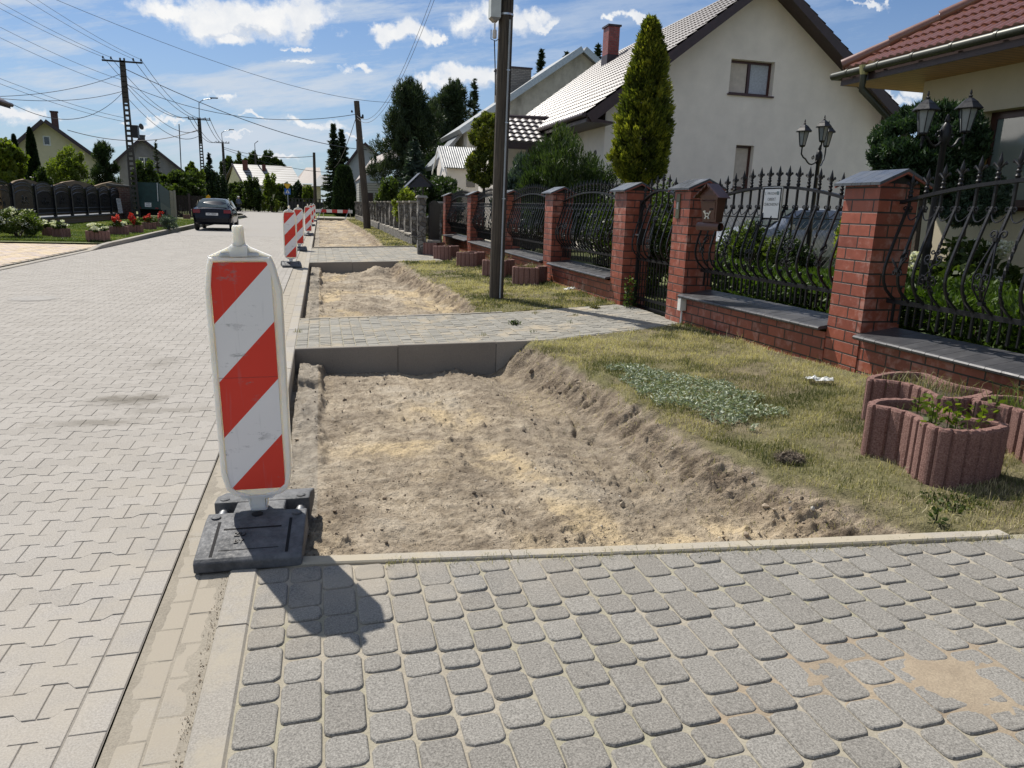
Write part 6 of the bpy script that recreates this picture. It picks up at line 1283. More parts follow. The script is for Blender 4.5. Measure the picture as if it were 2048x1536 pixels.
# ------------------------------------------------------------------ cars
def car(name,label,loc,rz,paint,plate=None,group=None,L=4.15,W=1.70):
    r=thing(name,label,'car',loc,rz,group); b=MB(); w=W/2
    # stations: y, z of the lower edge, belt height, roof height, roof half width factor, plan width factor
    S=[(0.,.42,.62,.62,.80,.86),(.03,.34,.80,.80,.80,.93),(.07,.30,.95,.96,.78,.955),(.24,.27,.985,1.00,.76,.98),(.55,.26,.97,1.24,.68,.995),(.88,.26,.965,1.385,.62,1.),(1.5,.25,.955,1.42,.62,1.),(2.2,.25,.945,1.40,.62,1.),(2.6,.25,.94,1.25,.66,1.),(3.05,.26,.94,.96,.74,.99),(3.5,.27,.86,.89,.74,.965),(3.9,.28,.76,.78,.72,.90),(4.1,.33,.62,.63,.70,.80),(L,.42,.54,.54,.7,.72)]
    def sec(s):
        y,z0,zb_,zr,rw,pw=s; a=w*pw; return [(0,y,z0),(a*.82,y,z0),(a*.97,y,z0+.10),(a,y,z0+(zb_-z0)*.45),(a*.985,y,z0+(zb_-z0)*.72),(a*.935,y,zb_),(a*(rw*.5+.46) if zr-zb_>.1 else a*.90,y,zb_+(zr-zb_)*.45),(a*rw,y,zr-.015 if zr-zb_>.05 else zb_+.004),(a*rw*.6,y,zr+.012),(0,y,zr+.02)]
    P=[sec(s) for s in S]; n=len(P[0]); vs=[];fs=[]
    for p in P: vs+=p+[(-x,y,z) for x,y,z in p[1:-1]]
    m_=2*n-2; ring=lambda i:[i*m_+k for k in range(n)]+[i*m_+n+k for k in range(n-3,-1,-1)]
    for i in range(len(P)-1):
        a,c=ring(i),ring(i+1)
        for k in range(m_): fs.append((a[k],a[(k+1)%m_],c[(k+1)%m_],c[k]))
    fs+=[tuple(ring(0)[::-1]),tuple(ring(len(P)-1))]; b.add(vs,fs); b.build('body',paint,r,smooth=38,local=True)
    lerp=lambda i,k,t_: Vector(P[i][k]).lerp(Vector(P[i+1][k]),t_)
    def mir(v,q): return Vector((v.x*q,v.y,v.z))
    def panel(name,pts,mat,off): s=MB(); s.add([p+off for p in pts],[tuple(range(len(pts)))]); return s.build(name,mat,r,local=True)
    a,b_=Vector((.60,.30,1.02)),Vector((.50,.84,1.365)); off=Vector((0,-.020,.022))
    panel('rear_window',[Vector((-.66,.27,1.015)),Vector((.66,.27,1.015)),Vector((.60,.56,1.225)),Vector((.50,.83,1.36)),Vector((-.50,.83,1.36)),Vector((-.60,.56,1.225))],M['glassc'],off)
    panel('windscreen',[Vector((-.64,3.02,.99)),Vector((-.52,2.25,1.385)),Vector((.52,2.25,1.385)),Vector((.64,3.02,.99))],M['glassc'],Vector((0,.02,.03)))
    for q in (-1,1):
        for (y0,y1,t0,t1) in ((.62,1.52,1.22,1.36),(1.58,2.72,1.36,1.06)):
            pts=[Vector((q*.80,y0,.985)),Vector((q*.80,y1,.975)),Vector((q*.70,y1-.10,t1-.03)),Vector((q*.655,max(y0,.95),1.33)),Vector((q*.70,y0,t0-.05))] if y0<1 else [Vector((q*.80,y0,.98)),Vector((q*.80,y1,.975)),Vector((q*.725,2.55,1.13)),Vector((q*.655,2.25,1.335)),Vector((q*.648,y0,1.345))]
            if q<0: pts=pts[::-1]
            panel('side_window',pts,M['glassc'],Vector((q*.03,0,.006)))
        s=MB(); s.add([(q*.50,-.004,.80),(q*.79,.018,.80),(q*.815,.16,.80),(q*.79,.20,.955),(q*.74,.055,.955),(q*.50,.032,.94)],[(0,1,2,3,4,5) if q>0 else (5,4,3,2,1,0)]); tl=MB(); tl.poly([(q*.50,-.02,.78),(q*.80,.0,.78),(q*.80,.02,.93),(q*.50,.0,.93)],(0,.06,0)); tl.build('tail_light',M['tail'],r,local=True)
        s=MB(); s.poly([(q*.84,2.62,.93),(q*1.0,2.60,.95),(q*1.0,2.60,1.06),(q*.84,2.62,1.04)],(0,.10,0)); s.build('wing_mirror',paint,r,local=True)
        s=MB(); s.poly([(q*.42,4.06,.56),(q*.72,3.90,.56),(q*.70,3.90,.72),(q*.42,4.06,.70)],(0,.05,0)); s.build('headlight',M['steel'],r,local=True)
        for y in (.72,3.25):
            s=MB(); s.lathe([(.20,-.09),(.30,-.085),(.31,-.05),(.31,.05),(.30,.085),(.20,.09)],(q*(w-.10),y,.31),22,ax=(1,0,0)); wh=s.build('wheel',M['rubberd'],r,smooth=40,local=True)
            s=MB(); s.lathe([(.205,.080*1),(.20,.093),(.05,.088),(.03,.10)],(q*(w-.10),y,.31),14,ax=(q,0,0)); s.build('rim',M['steel'],wh,local=True)
    s=MB(); s.box(-.70,.70,-.035,.04,.36,.56); s.build('bumper',paint,r,local=True).modifiers.new('b','BEVEL').width=.02
    s=MB(); s.box(-.26,.26,-.022,-.002,.68,.79); po=s.build('number_plate',M['whitep'],r,local=True)
    if plate: text_mesh('plate_number',plate,.105,M['black'],po,Vector((0,-.0235,.735)),(R(90),0,0),.0005,.85)
    s=MB(); s.tube([(0,1.2,1.42),(0,1.05,1.50)],.006,4); s.build('aerial',M['black'],r,local=True)
    return r
M['navy']=plain('navy_car_paint',(.0025,.003,.009),.16,.0,.1,spec=.32)
M['silverp']=plain('silver_car_paint',(.22,.25,.30),.3,.3,.05); M['tail']=plain('tail_red',(.22,.012,.010),.25)
t=NT('car_glass'); t.i('Base Color',(.03,.045,.045)); t.i('Roughness',.06); t.i('Specular IOR Level',.9); M['glassc']=t.m
cp=gz(426,461.5,0); car('parked_car','dark navy blue hatchback parked at the left kerb, seen from behind',(cp.x,cp.y,0),R(1.),M['navy'],'WS 78504')
car('silver_car','silver car standing in the neighbour yard, glimpsed through the fence by the sign',(12.9,15.6,.2),R(88),M['silverp'])
# ------------------------------------------------------------------ green trailer, tilted onto its drawbar
def trailer():
    a=gy(276,440,47); x0=a.x; r=thing('cargo_trailer','dark green tarpaulin-covered box trailer standing by the left pole',"trailer",(x0+.6,47,.1),R(0)); gm=plain('green_tarpaulin',(.006,.036,.032),.6,var=.3,scale=4,bump=.3,bscale=8); g2=plain('green_panel',(.007,.042,.036),.5)
    L,W=3.0,1.25; s=MB(); M_=Matrix.Translation((0,0,.62))@Matrix.Rotation(R(-8),4,'X'); s.xf=M_
    s.add([(-W/2,0,.42),(W/2,0,.42),(W/2,L,.42),(-W/2,L,.42),(-W/2+.03,0,1.50),(W/2-.03,0,1.50),(W/2-.03,L,1.50),(-W/2+.03,L,1.50)],[(0,3,2,1),(4,5,6,7),(0,1,5,4),(1,2,6,5),(2,3,7,6),(3,0,4,7)]); s.build('tarpaulin',gm,r,local=True)
    s=MB(); s.xf=M_; s.box(-W/2-.02,W/2+.02,-.03,L+.02,0,.415); s.build('box_body',g2,r,local=True)
    for x in (-W/2+.1,W/2-.1): s=MB(); s.xf=M_; s.box(x-.015,x+.015,-.015,-.003,.45,1.5); s.build('strap',M['whitep'],r,local=True)
    s=MB(); s.xf=M_; s.box(-.17,.17,-.045,-.031,.12,.36); po=s.build('number_plate',M['whitep'],r,local=True)
    for k,tx in enumerate(('WGR','187 CU')): text_mesh('plate_number',tx,.10,M['black'],po,M_@Vector((0,-.047,.30-.11*k)),(R(82),0,0),.0005,.8)
    for q in (-1,1):
        s=MB(); s.lathe([(.12,-.08),(.29,-.075),(.30,0),(.29,.075),(.12,.08)],(q*(W/2+.02),1.3,.30),18,ax=(1,0,0)); s.build('wheel',M['rubberd'],r,smooth=40,local=True)
        s=MB(); s.xf=M_; s.box(q*.45-.08,q*.45+.08,-.05,-.031,.02,.09); s.build('tail_light',M['tail'],r,local=True)
    s=MB(); s.tube([(-.4,L,.35),(0,L+1.2,.15)],.03,6); s.tube([(.4,L,.35),(0,L+1.2,.15)],.03,6); s.build('drawbar',M['steel'],r,local=True)
    s=MB(); s.box(-.55,.55,.3,2.6,.28,.62); s.build('chassis',M['black'],r,local=True)
trailer()
# ------------------------------------------------------------------ utility poles and wires
M['concp']=plain('weathered_concrete',(.055,.05,.045),.9,var=.25,scale=3); M['wire']=plain('wire_black',(.015,.015,.017),.5)
def lattice_pole(label,base,top,w0,w1,arm=1.0,lamp=None,grp='concrete utility poles'):
    r=thing('concrete_utility_pole',label,'utility pole',base,group=grp); b,t_=Vector(base),Vector(top); n=16; s=MB(); d=(t_-b)
    for q in (-1,1):
        P=[b+d*(k/n)+Vector((q*(w0+(w1-w0)*k/n)/2,0,0)) for k in range(n+1)]; s.tube(P,[.075-.02*k/n for k in range(n+1)],4,ph=PI/4)
    for k in range(1,n*2): 
        f=k/(n*2); w_=w0+(w1-w0)*f; c=b+d*f; h=.12 if f<.75 else .30; s.box(c.x-w_/2,c.x+w_/2,c.y-.05,c.y+.05,c.z-h/2,c.z+h/2)
    s.build('shaft',M['concp'],r)
    s=MB(); s.box(t_.x-arm,t_.x+arm,t_.y-.05,t_.y+.05,t_.z-.22,t_.z-.14); ao=s.build('crossarm',M['iron'],r); ends=[]
    for x in (-arm+.06,-arm*.55,arm*.55,arm-.06):
        s=MB(); p=Vector((t_.x+x,t_.y,t_.z-.14)); s.lathe([(.02,0),(.02,.05),(.05,.06),(.055,.10),(.03,.12),(.045,.15),(.02,.18)],p,8); s.build('insulator',M['black'],ao); ends.append(p+Vector((0,0,.13)))
    if lamp:
        s=MB(); a=Vector(lamp[0]); e=Vector(lamp[1]); s.tube([t_-Vector((0,0,.4)),a,a.lerp(e,.35)+Vector((0,0,.12)),e],.035,6); s.build('lamp_bracket',M['iron'],r); s=MB(); s.poly([(e.x-.15,e.y-.12,e.z),(e.x+.5,e.y-.10,e.z+.02),(e.x+.5,e.y+.10,e.z+.02),(e.x-.15,e.y+.12,e.z)],(0,0,.08)); s.build('lamp_head',M['iron'],r)
    return r,ends
b0=gz(273,440,.1); t0=gy(244,116,b0.y); pole1,e1=lattice_pole('nearest concrete lattice utility pole, left of the green trailer',tuple(b0),tuple(t0),.36,.20,1.0)
s=MB(); q=gy(266,262,b0.y-.2); s.box(q.x-.02,q.x+.28,q.y-.2,q.y+.2,q.z-.35,q.z+.30); s.build('switch_box',M['iron'],pole1); s=MB(); s.lathe([(.02,-.1),(.16,0),(.17,.04),(.03,.06)],q+Vector((.42,0,.25)),14,ax=(.9,-.5,.2)); s.build('dish_antenna',M['concp'],pole1)
Y2=75; b2=gy(410,412,Y2); t2=gy(398,235,Y2); pole2,e2=lattice_pole('second concrete utility pole with a street lamp on top',(b2.x,Y2,0),tuple(t2),.34,.2,.95,(tuple(gy(398,205,Y2)),tuple(gy(424,197,Y2))))
Y3=108; t3=gy(445,283,Y3); pole3,e3=lattice_pole('third concrete utility pole with a street lamp',(gy(453,400,Y3).x,Y3,0),tuple(t3),.34,.2,.85,(tuple(gy(443,266,Y3)),tuple(gy(460,260,Y3))))
Y4=118; r4=thing('street_lamp','slim grey street lamp pole beside the blue crossing sign','street lamp',(gy(515,405,Y4).x,Y4,0)); s=MB(); s.tube([(gy(515,405,Y4).x,Y4,0),tuple(gy(510,300,Y4))],[.20,.10],8); s.build('pole',M['concp'],r4); s=MB(); a=gy(510,300,Y4); s.tube([a,a+Vector((0,0,.9)),a+Vector((.5,0,1.3))],.05,5); s.build('lamp_arm',M['iron'],r4)
b5=gz(735,457,.1); t5=gy(713,202,b5.y); w2=wood_pole('leaning wooden pole standing between the dug verge and the stone fence',tuple(b5),tuple(t5),.20,.14,'wooden utility poles')
s=MB(); c=t5-Vector((0,0,.55)); s.box(c.x-.05,c.x+.35,c.y-.2,c.y+.05,c.z-.30,c.z-.22); s.lathe([(.02,0),(.06,.03),(.03,.12)],c+Vector((.3,-.1,-.22)),7); s.lathe([(.02,0),(.06,.03),(.03,.12)],c+Vector((-.25,-.1,-.05)),7); s.build('bracket',M['iron'],w2)
Y6=92; b6=gy(631,415,Y6); t6=gy(628,305,Y6); w3=wood_pole('thin far wooden pole behind the line of striped boards',(b6.x,Y6,.0),tuple(t6),.2,.15,'wooden utility poles')
def wire(label,a,b,sag,rad=.009,name='overhead_wire',grp='overhead wires'):
    a,b=Vector(a),Vector(b); n=20; P=[a.lerp(b,k/n)-Vector((0,0,sag*4*(k/n)*(1-k/n))) for k in range(n+1)]; s=MB()
    def rr(p): return rad
    s.tube(P,[rad*max(.35,min(1.6,(p-Vector((0,0,EYE))).length/42)) for p in P],4,cap=False); tag(s.build(name,M['wire']),label,'wire',grp)
near0=Vector((-10.4,6,8.6))
for k,p in enumerate(e1): wire('overhead wire running left from the crossarm of the nearest concrete pole',p,near0+Vector(((-1,-.55,.55,1)[k],0,.0)),.75)
for dz in (1.15,1.55,3.1,3.3): wire('overhead wire fixed below the crossarm of the nearest concrete pole, running left',t0-Vector((0,0,dz)),near0-Vector((.3,0,dz*.7)),.8)
for k in range(4): wire('overhead wire spanning from the nearest concrete pole to the second one',e1[k],e2[k],1.0,.014)
for dz in (1.3,1.9): wire('lower overhead wire between the first and the second concrete pole',t0-Vector((0,0,dz)),t2-Vector((0,0,dz*.8)),1.1,.014)
for k in range(4): wire('overhead wire spanning from the second to the third concrete pole',e2[k],e3[k],.9,.018)
c0=gy(265,160,b0.y); wire('cable crossing the street from the nearest concrete pole to the leaning wooden pole',t0-Vector((0,0,1.3)),t5-Vector((0,0,.65)),.9,.016)
wire('cable crossing the street towards the spruces on the right',t0-Vector((0,0,.5)),gy(790,300,88),1.3,.018)
wire('long thin cable crossing the whole sky from upper left to the right',gy(80,-14,30),gy(800,205,70),.9,.010)
for q,dx in enumerate((0,.10)): wire('sagging cable between the thick wooden pole and the leaning wooden pole',at(6.9)+Vector((-.1,dx,-.2*q)),t5-Vector((0,0,.70+.12*q)),1.6,.011)
wire('cable from the leaning wooden pole down to the far spruce side',t5-Vector((0,0,.7)),gy(668,335,86),.5,.016)
for p_,tt_ in (((0,193),.8),((8,197),1.7)): wire('house cable from the nearest concrete pole to the roof at the left edge',t0-Vector((.1,0,tt_)),gy(p_[0]-6,p_[1]+.0,35),.25,.012)
wire('drooping house cable ending at the dark eave at the left edge',t0-Vector((.1,0,1.75)),gy(24,208,35),.95,.014)
wire('house cable from the cream house roof to the second concrete pole',gy(135,260,68),t2-Vector((0,0,1.0)),.9,.018)
wire('cable from the third concrete pole to the far wooden pole',t3-Vector((0,0,.7)),t6-Vector((0,0,.4)),.6,.02); wire('lower cable from the third concrete pole to the far wooden pole',t3-Vector((0,0,.9)),gy(655,345,100),.5,.02)
ma=thing('antenna_mast','thin guyed antenna mast between the first two concrete poles','mast',(gy(360,330,120).x,120,0)); s=MB(); s.tube([gy(361,335,120)-Vector((0,0,4)),gy(358,248,120)],.07,4); s.build('mast_tube',M['iron'],ma)
# ------------------------------------------------------------------ left side: fence, wall, pillar, planters
lf=thing('ornate_metal_fence','long dark ornate metal fence with arched panels on a low brick wall, left side','fence',(-11,40,.1)); XF=-11.0
M['lfence']=plain('black_blue_metal',(.006,.007,.012),.4,.3); M['lbrick']=brickmat('dark_red_brick',.25,.10,.014,(.12,.045,.035),(.09,.035,.028),(.16,.13,.11),lime=.1)
PY=[24.6,27.0,29.35,31.7,34.0,36.2,38.5,40.8,43.0,45.2,47.2]
s=MB(); s.box(XF-.15,XF+.13,24.4,47.25,-.1,.40); wb_=s.build('base_wall',M['lbrick'],lf); s=MB(); s.add([(XF+.22,24.4,.41),(XF+.22,47.25,.41),(XF+.22,47.25,.44),(XF+.22,24.4,.44),(XF-.2,24.4,.50),(XF-.2,47.25,.50)],[(0,1,2,3),(3,2,5,4)]); s.build('sill',M['sill'],wb_)
for k,y in enumerate(PY[:-1]):
    s=MB(); s.box(XF-.06,XF+.06,y-.06,y+.06,.42,1.68); s.lathe([(.09,1.68),(.10,1.70),(.01,1.78)],(XF,y,0),4); s.build('post',M['lfence'],lf)
    a,b=y+.07,PY[k+1]-.07; m_=MB(); n=int((b-a)/.11); arc=lambda u:1.52+.27*math.sqrt(max(0,1-((u-(a+b)/2)/((b-a)/2))**2))
    for q in range(n): u=a+(b-a)*(q+.5)/n; m_.tube([(XF,u,.55),(XF,u,arc(u)+.10)],.012,4)
    for dz in (0,-.10,-.28): m_.tube([(XF+.01,a+(b-a)*q/10,arc(a+(b-a)*q/10)+dz) for q in range(11)],.018,4)
    for z in (.62,.80): m_.tube([(XF+.01,a,z),(XF+.01,b,z)],.018,4)
    if k>=4: m_.box(XF-.03,XF-.02,a,b,.60,1.5)
    for q in range(5):
        c=(a+b)/2; sp=spiral((c+(q-2)*.16,1.12+.09*((q%2)*2-1)),.11,1.3,q,1,12,.3); m_.tube([(XF+.02,u,v) for u,v in sp],.010,4)
    m_.build('arched_panel',M['lfence'],lf)
bp=thing('brick_pillar','broad brown brick pillar with a light cap at the far end of the ornate fence','pillar',(-10.95,47.7,.1)); s=MB(); s.box(-11.5,-10.45,47.3,48.4,-.1,1.92); s.build('shaft',M['lbrick'],bp); s=MB(); s.poly([(-11.62,47.2,1.923),(-10.33,47.2,1.923),(-10.33,47.2,1.98),(-11.62,47.2,2.08)],(0,1.3,0)); s.build('cap',M['sill'],bp)
gr=thing('grille','white metal grille leaning against the brick pillar','grille',(-10.9,46.6,.5)); s=MB(); 
for q in range(7): s.tube([(XF+.25,45.7+q*.14,.48),(XF+.12,46.0+q*.14,1.25)],.012,4)
for q in (0,.33,.66,1): s.tube([(XF+.25-.13*q,45.7+.3*q,.48+.77*q),(XF+.25-.13*q,46.54+.3*q,.48+.77*q)],.012,4)
s.build('bars',M['whitep'],gr)
ww=thing('garden_wall','tan rendered wall with a wavy top behind the ornate fence','wall',(-13,40,.1)); V=[]; F=[]
px_=[(0,371),(18,370),(32,362),(50,358),(68,362),(85,370),(110,371),(128,364),(150,361),(170,365),(190,372),(206,367),(225,363),(244,368),(264,375)]; pts=[gx(a,b,-13) for a,b in px_]
s=MB(); s.poly([(-13,pts[0].y,-.1)]+[(-13,p.y,p.z) for p in pts]+[(-13,pts[-1].y,-.1)],(-.12,0,0)); s.build('wall_panel',render_wall('tan_wall',(.22,.165,.11)),ww)
gb=thing('brick_pillar','low brown brick gate pillar at the left edge behind the white-flowered shrub','pillar',(-11.3,28.6,.1)); 
bush('white_spirea','round shrub full of small white blooms at the left edge of the pavement lawn','shrub',tuple(gz(37,476,.1)),(.62,.6,.42),M['leafg'],7000,.08,.035,201,clumps=50,base=.62,zc=.45)
sh_=[o for o in col.objects if o.get('label','').startswith('round shrub full')][0]; c=gz(37,476,.1); leafcrown('flower_head',sh_,M['white'],np.random.default_rng(202),1100,(c.x,c.y,c.z+.50),(.60,.6,.40),.04,.032,50,.25,.8,.8,.5)
bpm=MB(); bpm.box(-11.7,-10.9,28.3,28.9,-.1,.78); bpm.build('shaft',M['lbrick'],gb); bpm=MB(); bpm.box(-11.78,-10.82,28.22,28.98,.783,.84); bpm.build('cap',M['sill'],gb)
LP=[(84,110,480,'white','left half of the double flower planter beside the white-flowered shrub, white blooms'),(106,131,483,'white','right half of the double flower planter, white blooms and one red'),(176,210,489,'white','largest kerbside planter, full of white flowers, alone on the lawn corner'),(218,249,477,'red','planter with tall red flowers and a few white, fourth along the left kerb'),(250,279,473,'red','planter with a red flower spike, fifth along the left kerb'),(283,309,466,'red','planter with red flowers just before the grey-green shrub'),(311,334,461,'red','planter with red flowers touching the grey-green round shrub')]
for k,(l,r2,yb_,cl_,lb) in enumerate(LP):
    c=gz((l+r2)/2,yb_-5,.09); sc_=(r2-l)/1469*c.y*1.03/.5; a=R(40+25*k); q=[(c.x+(x*math.cos(a)-y*math.sin(a))*sc_*.86,c.y+.2+(x*math.sin(a)+y*math.cos(a))*sc_*.86) for x,y in PL0]
    pl,P=planter('flower_planter',lb,q,.09,.40,ribs=.10,group='flower planters along the left kerb')
    r=np.random.default_rng(300+k); leafcrown('foliage',pl,M['leafg'],r,700,(c.x,c.y+.2,.46),(.24*sc_,.24*sc_,.12),.07,.04,14,.4,.6,.7,.45)
    if cl_=='white': leafcrown('flowers',pl,M['white'],r,520,(c.x,c.y+.2,.52),(.24*sc_,.24*sc_,.10),.045,.04,16,.35,.7,.9,.6)
    else:
        leafcrown('flowers',pl,M['red'],r,420,(c.x,c.y+.2,.60),(.13,.13,.20),.055,.045,12,.4,.6,.9,.55)
        if k==3: leafcrown('white_flowers',pl,M['white'],r,200,(c.x+.18,c.y+.15,.50),(.12,.12,.07),.05,.045,6,.4,.6,.9,.6)
c=gz(340,460,.09); bush('lavender_shrub','grey-green rounded shrub at the end of the kerbside planters','shrub',(c.x,c.y,.09),(.36,.36,.30),M['blue'],3500,.08,.02,210,clumps=40,base=.7,zc=.32,up=.5)
c=gz(374,437,.09); pl,P=planter('flower_planter','small low planter alone beyond the grey-green shrub',[(c.x+x,c.y+y) for x,y in PL0],.09,.34,ribs=.1,group='flower planters along the left kerb'); sprigs(pl,P,.36,80,.15,M['leafl'],211)
# driveway gate beyond the trailer: concrete post and brown boards
wf=thing('board_fence','dark brown vertical board fence and gate beyond the green trailer','fence',(gy(375,420,58).x,58,.1)); a=gy(348,390,58); b=gy(407,391,58)
br_=plain('dark_brown_board',(.022,.012,.009),.7)
s=MB(); n=18
for k in range(n): x0=a.x+(b.x-a.x)*k/n; s.box(x0+.01,a.x+(b.x-a.x)*(k+1)/n-.01,58,58.03,.1,a.z)
s.build('boards',br_,wf)
for px in (350,378): q=gy(px,390,58); s=MB(); s.box(q.x-.07,q.x+.07,57.9,58,.0,q.z+.1); s.build('post',M['fascia'],wf)
cpst=thing('concrete_post','pale concrete panel post right of the trailer','post',(gy(348,420,54).x,54,.1)); q=gy(347,382,54); s=MB(); s.box(q.x-.25,q.x-.05,54,54.1,.05,q.z)
for k in range(8): s.box(q.x-.26,q.x-.04,53.98,54.,.15+k*.22,.18+k*.22)
s.box(q.x-.03,q.x+.09,54,54.15,.05,q.z+.05); s.build('post',M['kerb'],cpst)
# ------------------------------------------------------------------ left houses
Yc=70; P=lambda x,y: gy(x,y,Yc)
a,b,c=P(42,292),P(89,245),P(178,312); gable_house('cream_house','cream gabled house with brown roof edge and dark chimney, far left','' or [(P(30,300).x,P(30,300).z),(b.x,b.z),(P(190,318).x,P(190,318).z)],Yc,12,M['wallc'],M['fascia'],.7,.22,[(P(87,285).x,P(102,285).x,P(87,291).z,P(87,271).z)],[(P(99,230).x,P(113,230).x,Yc+3,Yc+3.8,b.z-2,P(105,217).z,plain('old_chimney',(.10,.055,.045),.9,var=.3))],M['fascia']).rotation_euler=(0,0,R(15))
Yc=88; a,b,c=P(238,322),P(283,280),P(365,345); gable_house('grey_gable_house','grey rendered gabled house with one white window, behind the green trailer',[(a.x,a.z),(b.x,b.z),(c.x,c.z)],Yc,12,render_wall('dark_grey_render',(.27,.26,.26),.1,.3,2,.3),M['fascia'],.5,.2,[(P(279,330).x,P(300,330).x,P(280,337).z,P(280,314).z)],[(b.x-.35,b.x+.35,Yc+2,Yc+2.7,b.z-1,b.z+.55,plain('grey_chimney',(.10,.09,.085),.9))]).rotation_euler=(0,0,R(11))
eh=thing('dark_roof_house','dark tiled eave of a house just entering the picture at the upper left','house',(-17,36,.1)); q=gy(20,206,35); s=MB(); s.slab((q.x,26,q.z),(q.x,35,q.z),(q.x-6,35,q.z+3.6),(q.x-6,26,q.z+3.6),.22); s.build('roof',M['fascia'],eh); s=MB(); s.box(q.x-7,q.x-.9,26.6,34.4,-.1,q.z-.05); s.build('wall',M['wallc'],eh); s=MB(); s.tube([(q.x+.05,26,q.z-.08),(q.x+.05,35,q.z-.08)],.08,6); s.build('gutter',M['fascia'],eh)
# far striped-roof house
t=NT('striped_sheet_roof'); x,y,z=t.sep(t.tc.outputs['Object']); f=t.math('FLOORED_MODULO',z,.34); st=t.math('LESS_THAN',f,.17); n=t.noise(1.2,5,.7,sc=(.3,1,3)); t.i('Base Color',t.mix(t.math('MULTIPLY',st,t.rng(n,.2,.5)),(.25,.25,.245),(.03,.03,.028))); t.i('Roughness',.5); M['striper']=t.m
Yc=112; sh=thing('striped_roof_house','far house with a long pale striped sheet roof and two chimneys, at the street bend','house',(gy(530,370,Yc).x,Yc,0))
A,B=gy(487,370,Yc),gy(607,372,Yc); C_,D_=gy(464,328,Yc+5),gy(583,333,Yc+5); s=MB(); s.slab(A,B,D_,C_,.15); s.build('roof',M['striper'],sh)
G0=Vector((A.x-1.9,Yc+3,0)); s=MB(); s.add([(A.x+.3,Yc+.5,0),(C_.x-1.2,Yc+9,0),(C_.x-1.2,Yc+9,A.z),(C_.x+.15,Yc+5,C_.z-.2),(A.x+.3,Yc+.5,A.z-.1)],[(0,1,2,3,4)]); s.box(A.x+.3,B.x-.5,Yc+.5,Yc+9,0,A.z-.1); s.build('wall',M['wallc'],sh); s=MB(); s.tube([A+Vector((0,0,.05)),C_+Vector((0,0,.05))],.12,4); s.build('verge_board',M['fascia'],sh)
s=MB(); e_=gy(441,372,Yc+10); s.slab(C_,gy(470,328,Yc+5.2),(e_.x+.4,e_.y,e_.z),e_,.12); s.build('rear_roof',M['fascia'],sh)
for (x0,x1,yt,yb_) in ((485,496,320,345),(524,532,329,352)):
    a,b=gy(x0,yt,Yc+4),gy(x1,yb_,Yc+4); s=MB(); s.box(a.x,b.x,Yc+3.6,Yc+4.4,b.z-.6,a.z); s.build('chimney',plain('far_chimney',(.14,.05,.04),.9),sh)
Yc=128; hp=thing('hip_roof_house','far house with brownish hipped roof left of the big spruces','house',(gy(615,370,Yc).x,Yc,0)); A,B,T1,T2=gy(592,367,Yc),gy(645,367,Yc),gy(612,335,Yc+5),gy(640,335,Yc+5); s=MB(); s.add([A,B,T2,T1,(A.x-1,Yc+9,A.z)],[(0,1,2,3),(0,3,4)]); s.build('roof',plain('brownish_roof',(.30,.25,.22),.6),hp); s=MB(); s.box(A.x+.6,B.x-.3,Yc+.5,Yc+9,0,A.z-.05); s.build('wall',M['wallb'],hp); s=MB(); a,b=gy(630,366,Yc),gy(648,366,Yc); s.slab(gy(622,372,Yc-1),gy(660,372,Yc-1),gy(655,350,Yc+2),gy(640,350,Yc+2),.1); s.build('porch_roof',M['tileg'],hp)
# ------------------------------------------------------------------ right, middle distance
Yc=80; a,b,c=gy(694,332,Yc),gy(727,288,Yc),gy(760,318,Yc); gable_house('white_gable_house','small white-gabled house showing above the barn roof',[(a.x,a.z),(b.x,b.z),(c.x+.6,c.z-.5)],Yc,8,render_wall('shade_white',(.42,.44,.46)),M['fascia'],.4,.2,(),[(gy(714,270,Yc).x,gy(722,270,Yc).x,Yc+1,Yc+1.8,b.z-2,gy(714,279,Yc).z,M['fascia'])])
bn=thing('barn','low barn with weathered brownish sheet roof and white siding behind the leaning pole','barn',(4.6,68,.1)); Yc=66; A,B=gy(711,362,Yc),gy(748,352,Yc); tp_=gy(792,292,Yc+.5)
s=MB(); s.slab(A,gy(800,310,Yc-.2)*1,gy(800,292,Yc+.4),gy(742,318,Yc+6),.1); t=plain('barn_roof',(.26,.215,.19),.55,var=.25,scale=2); s.build('roof',t,bn)
t=NT('siding'); x,y,z=t.sep(t.tc.outputs['Object']); t.i('Base Color',t.mix(t.math('LESS_THAN',t.math('FLOORED_MODULO',z,.2),.04),(.42,.42,.38),(.12,.12,.11))); s=MB(); s.box(A.x+.3,gy(770,362,Yc).x,Yc+.3,Yc+5,.05,A.z-.1); s.build('wall',t.m,bn); s=MB(); q=gy(738,395,Yc); s.box(q.x-.25,q.x+.35,Yc+.25,Yc+.29,.1,2.3); s.build('door',M['fascia'],bn)
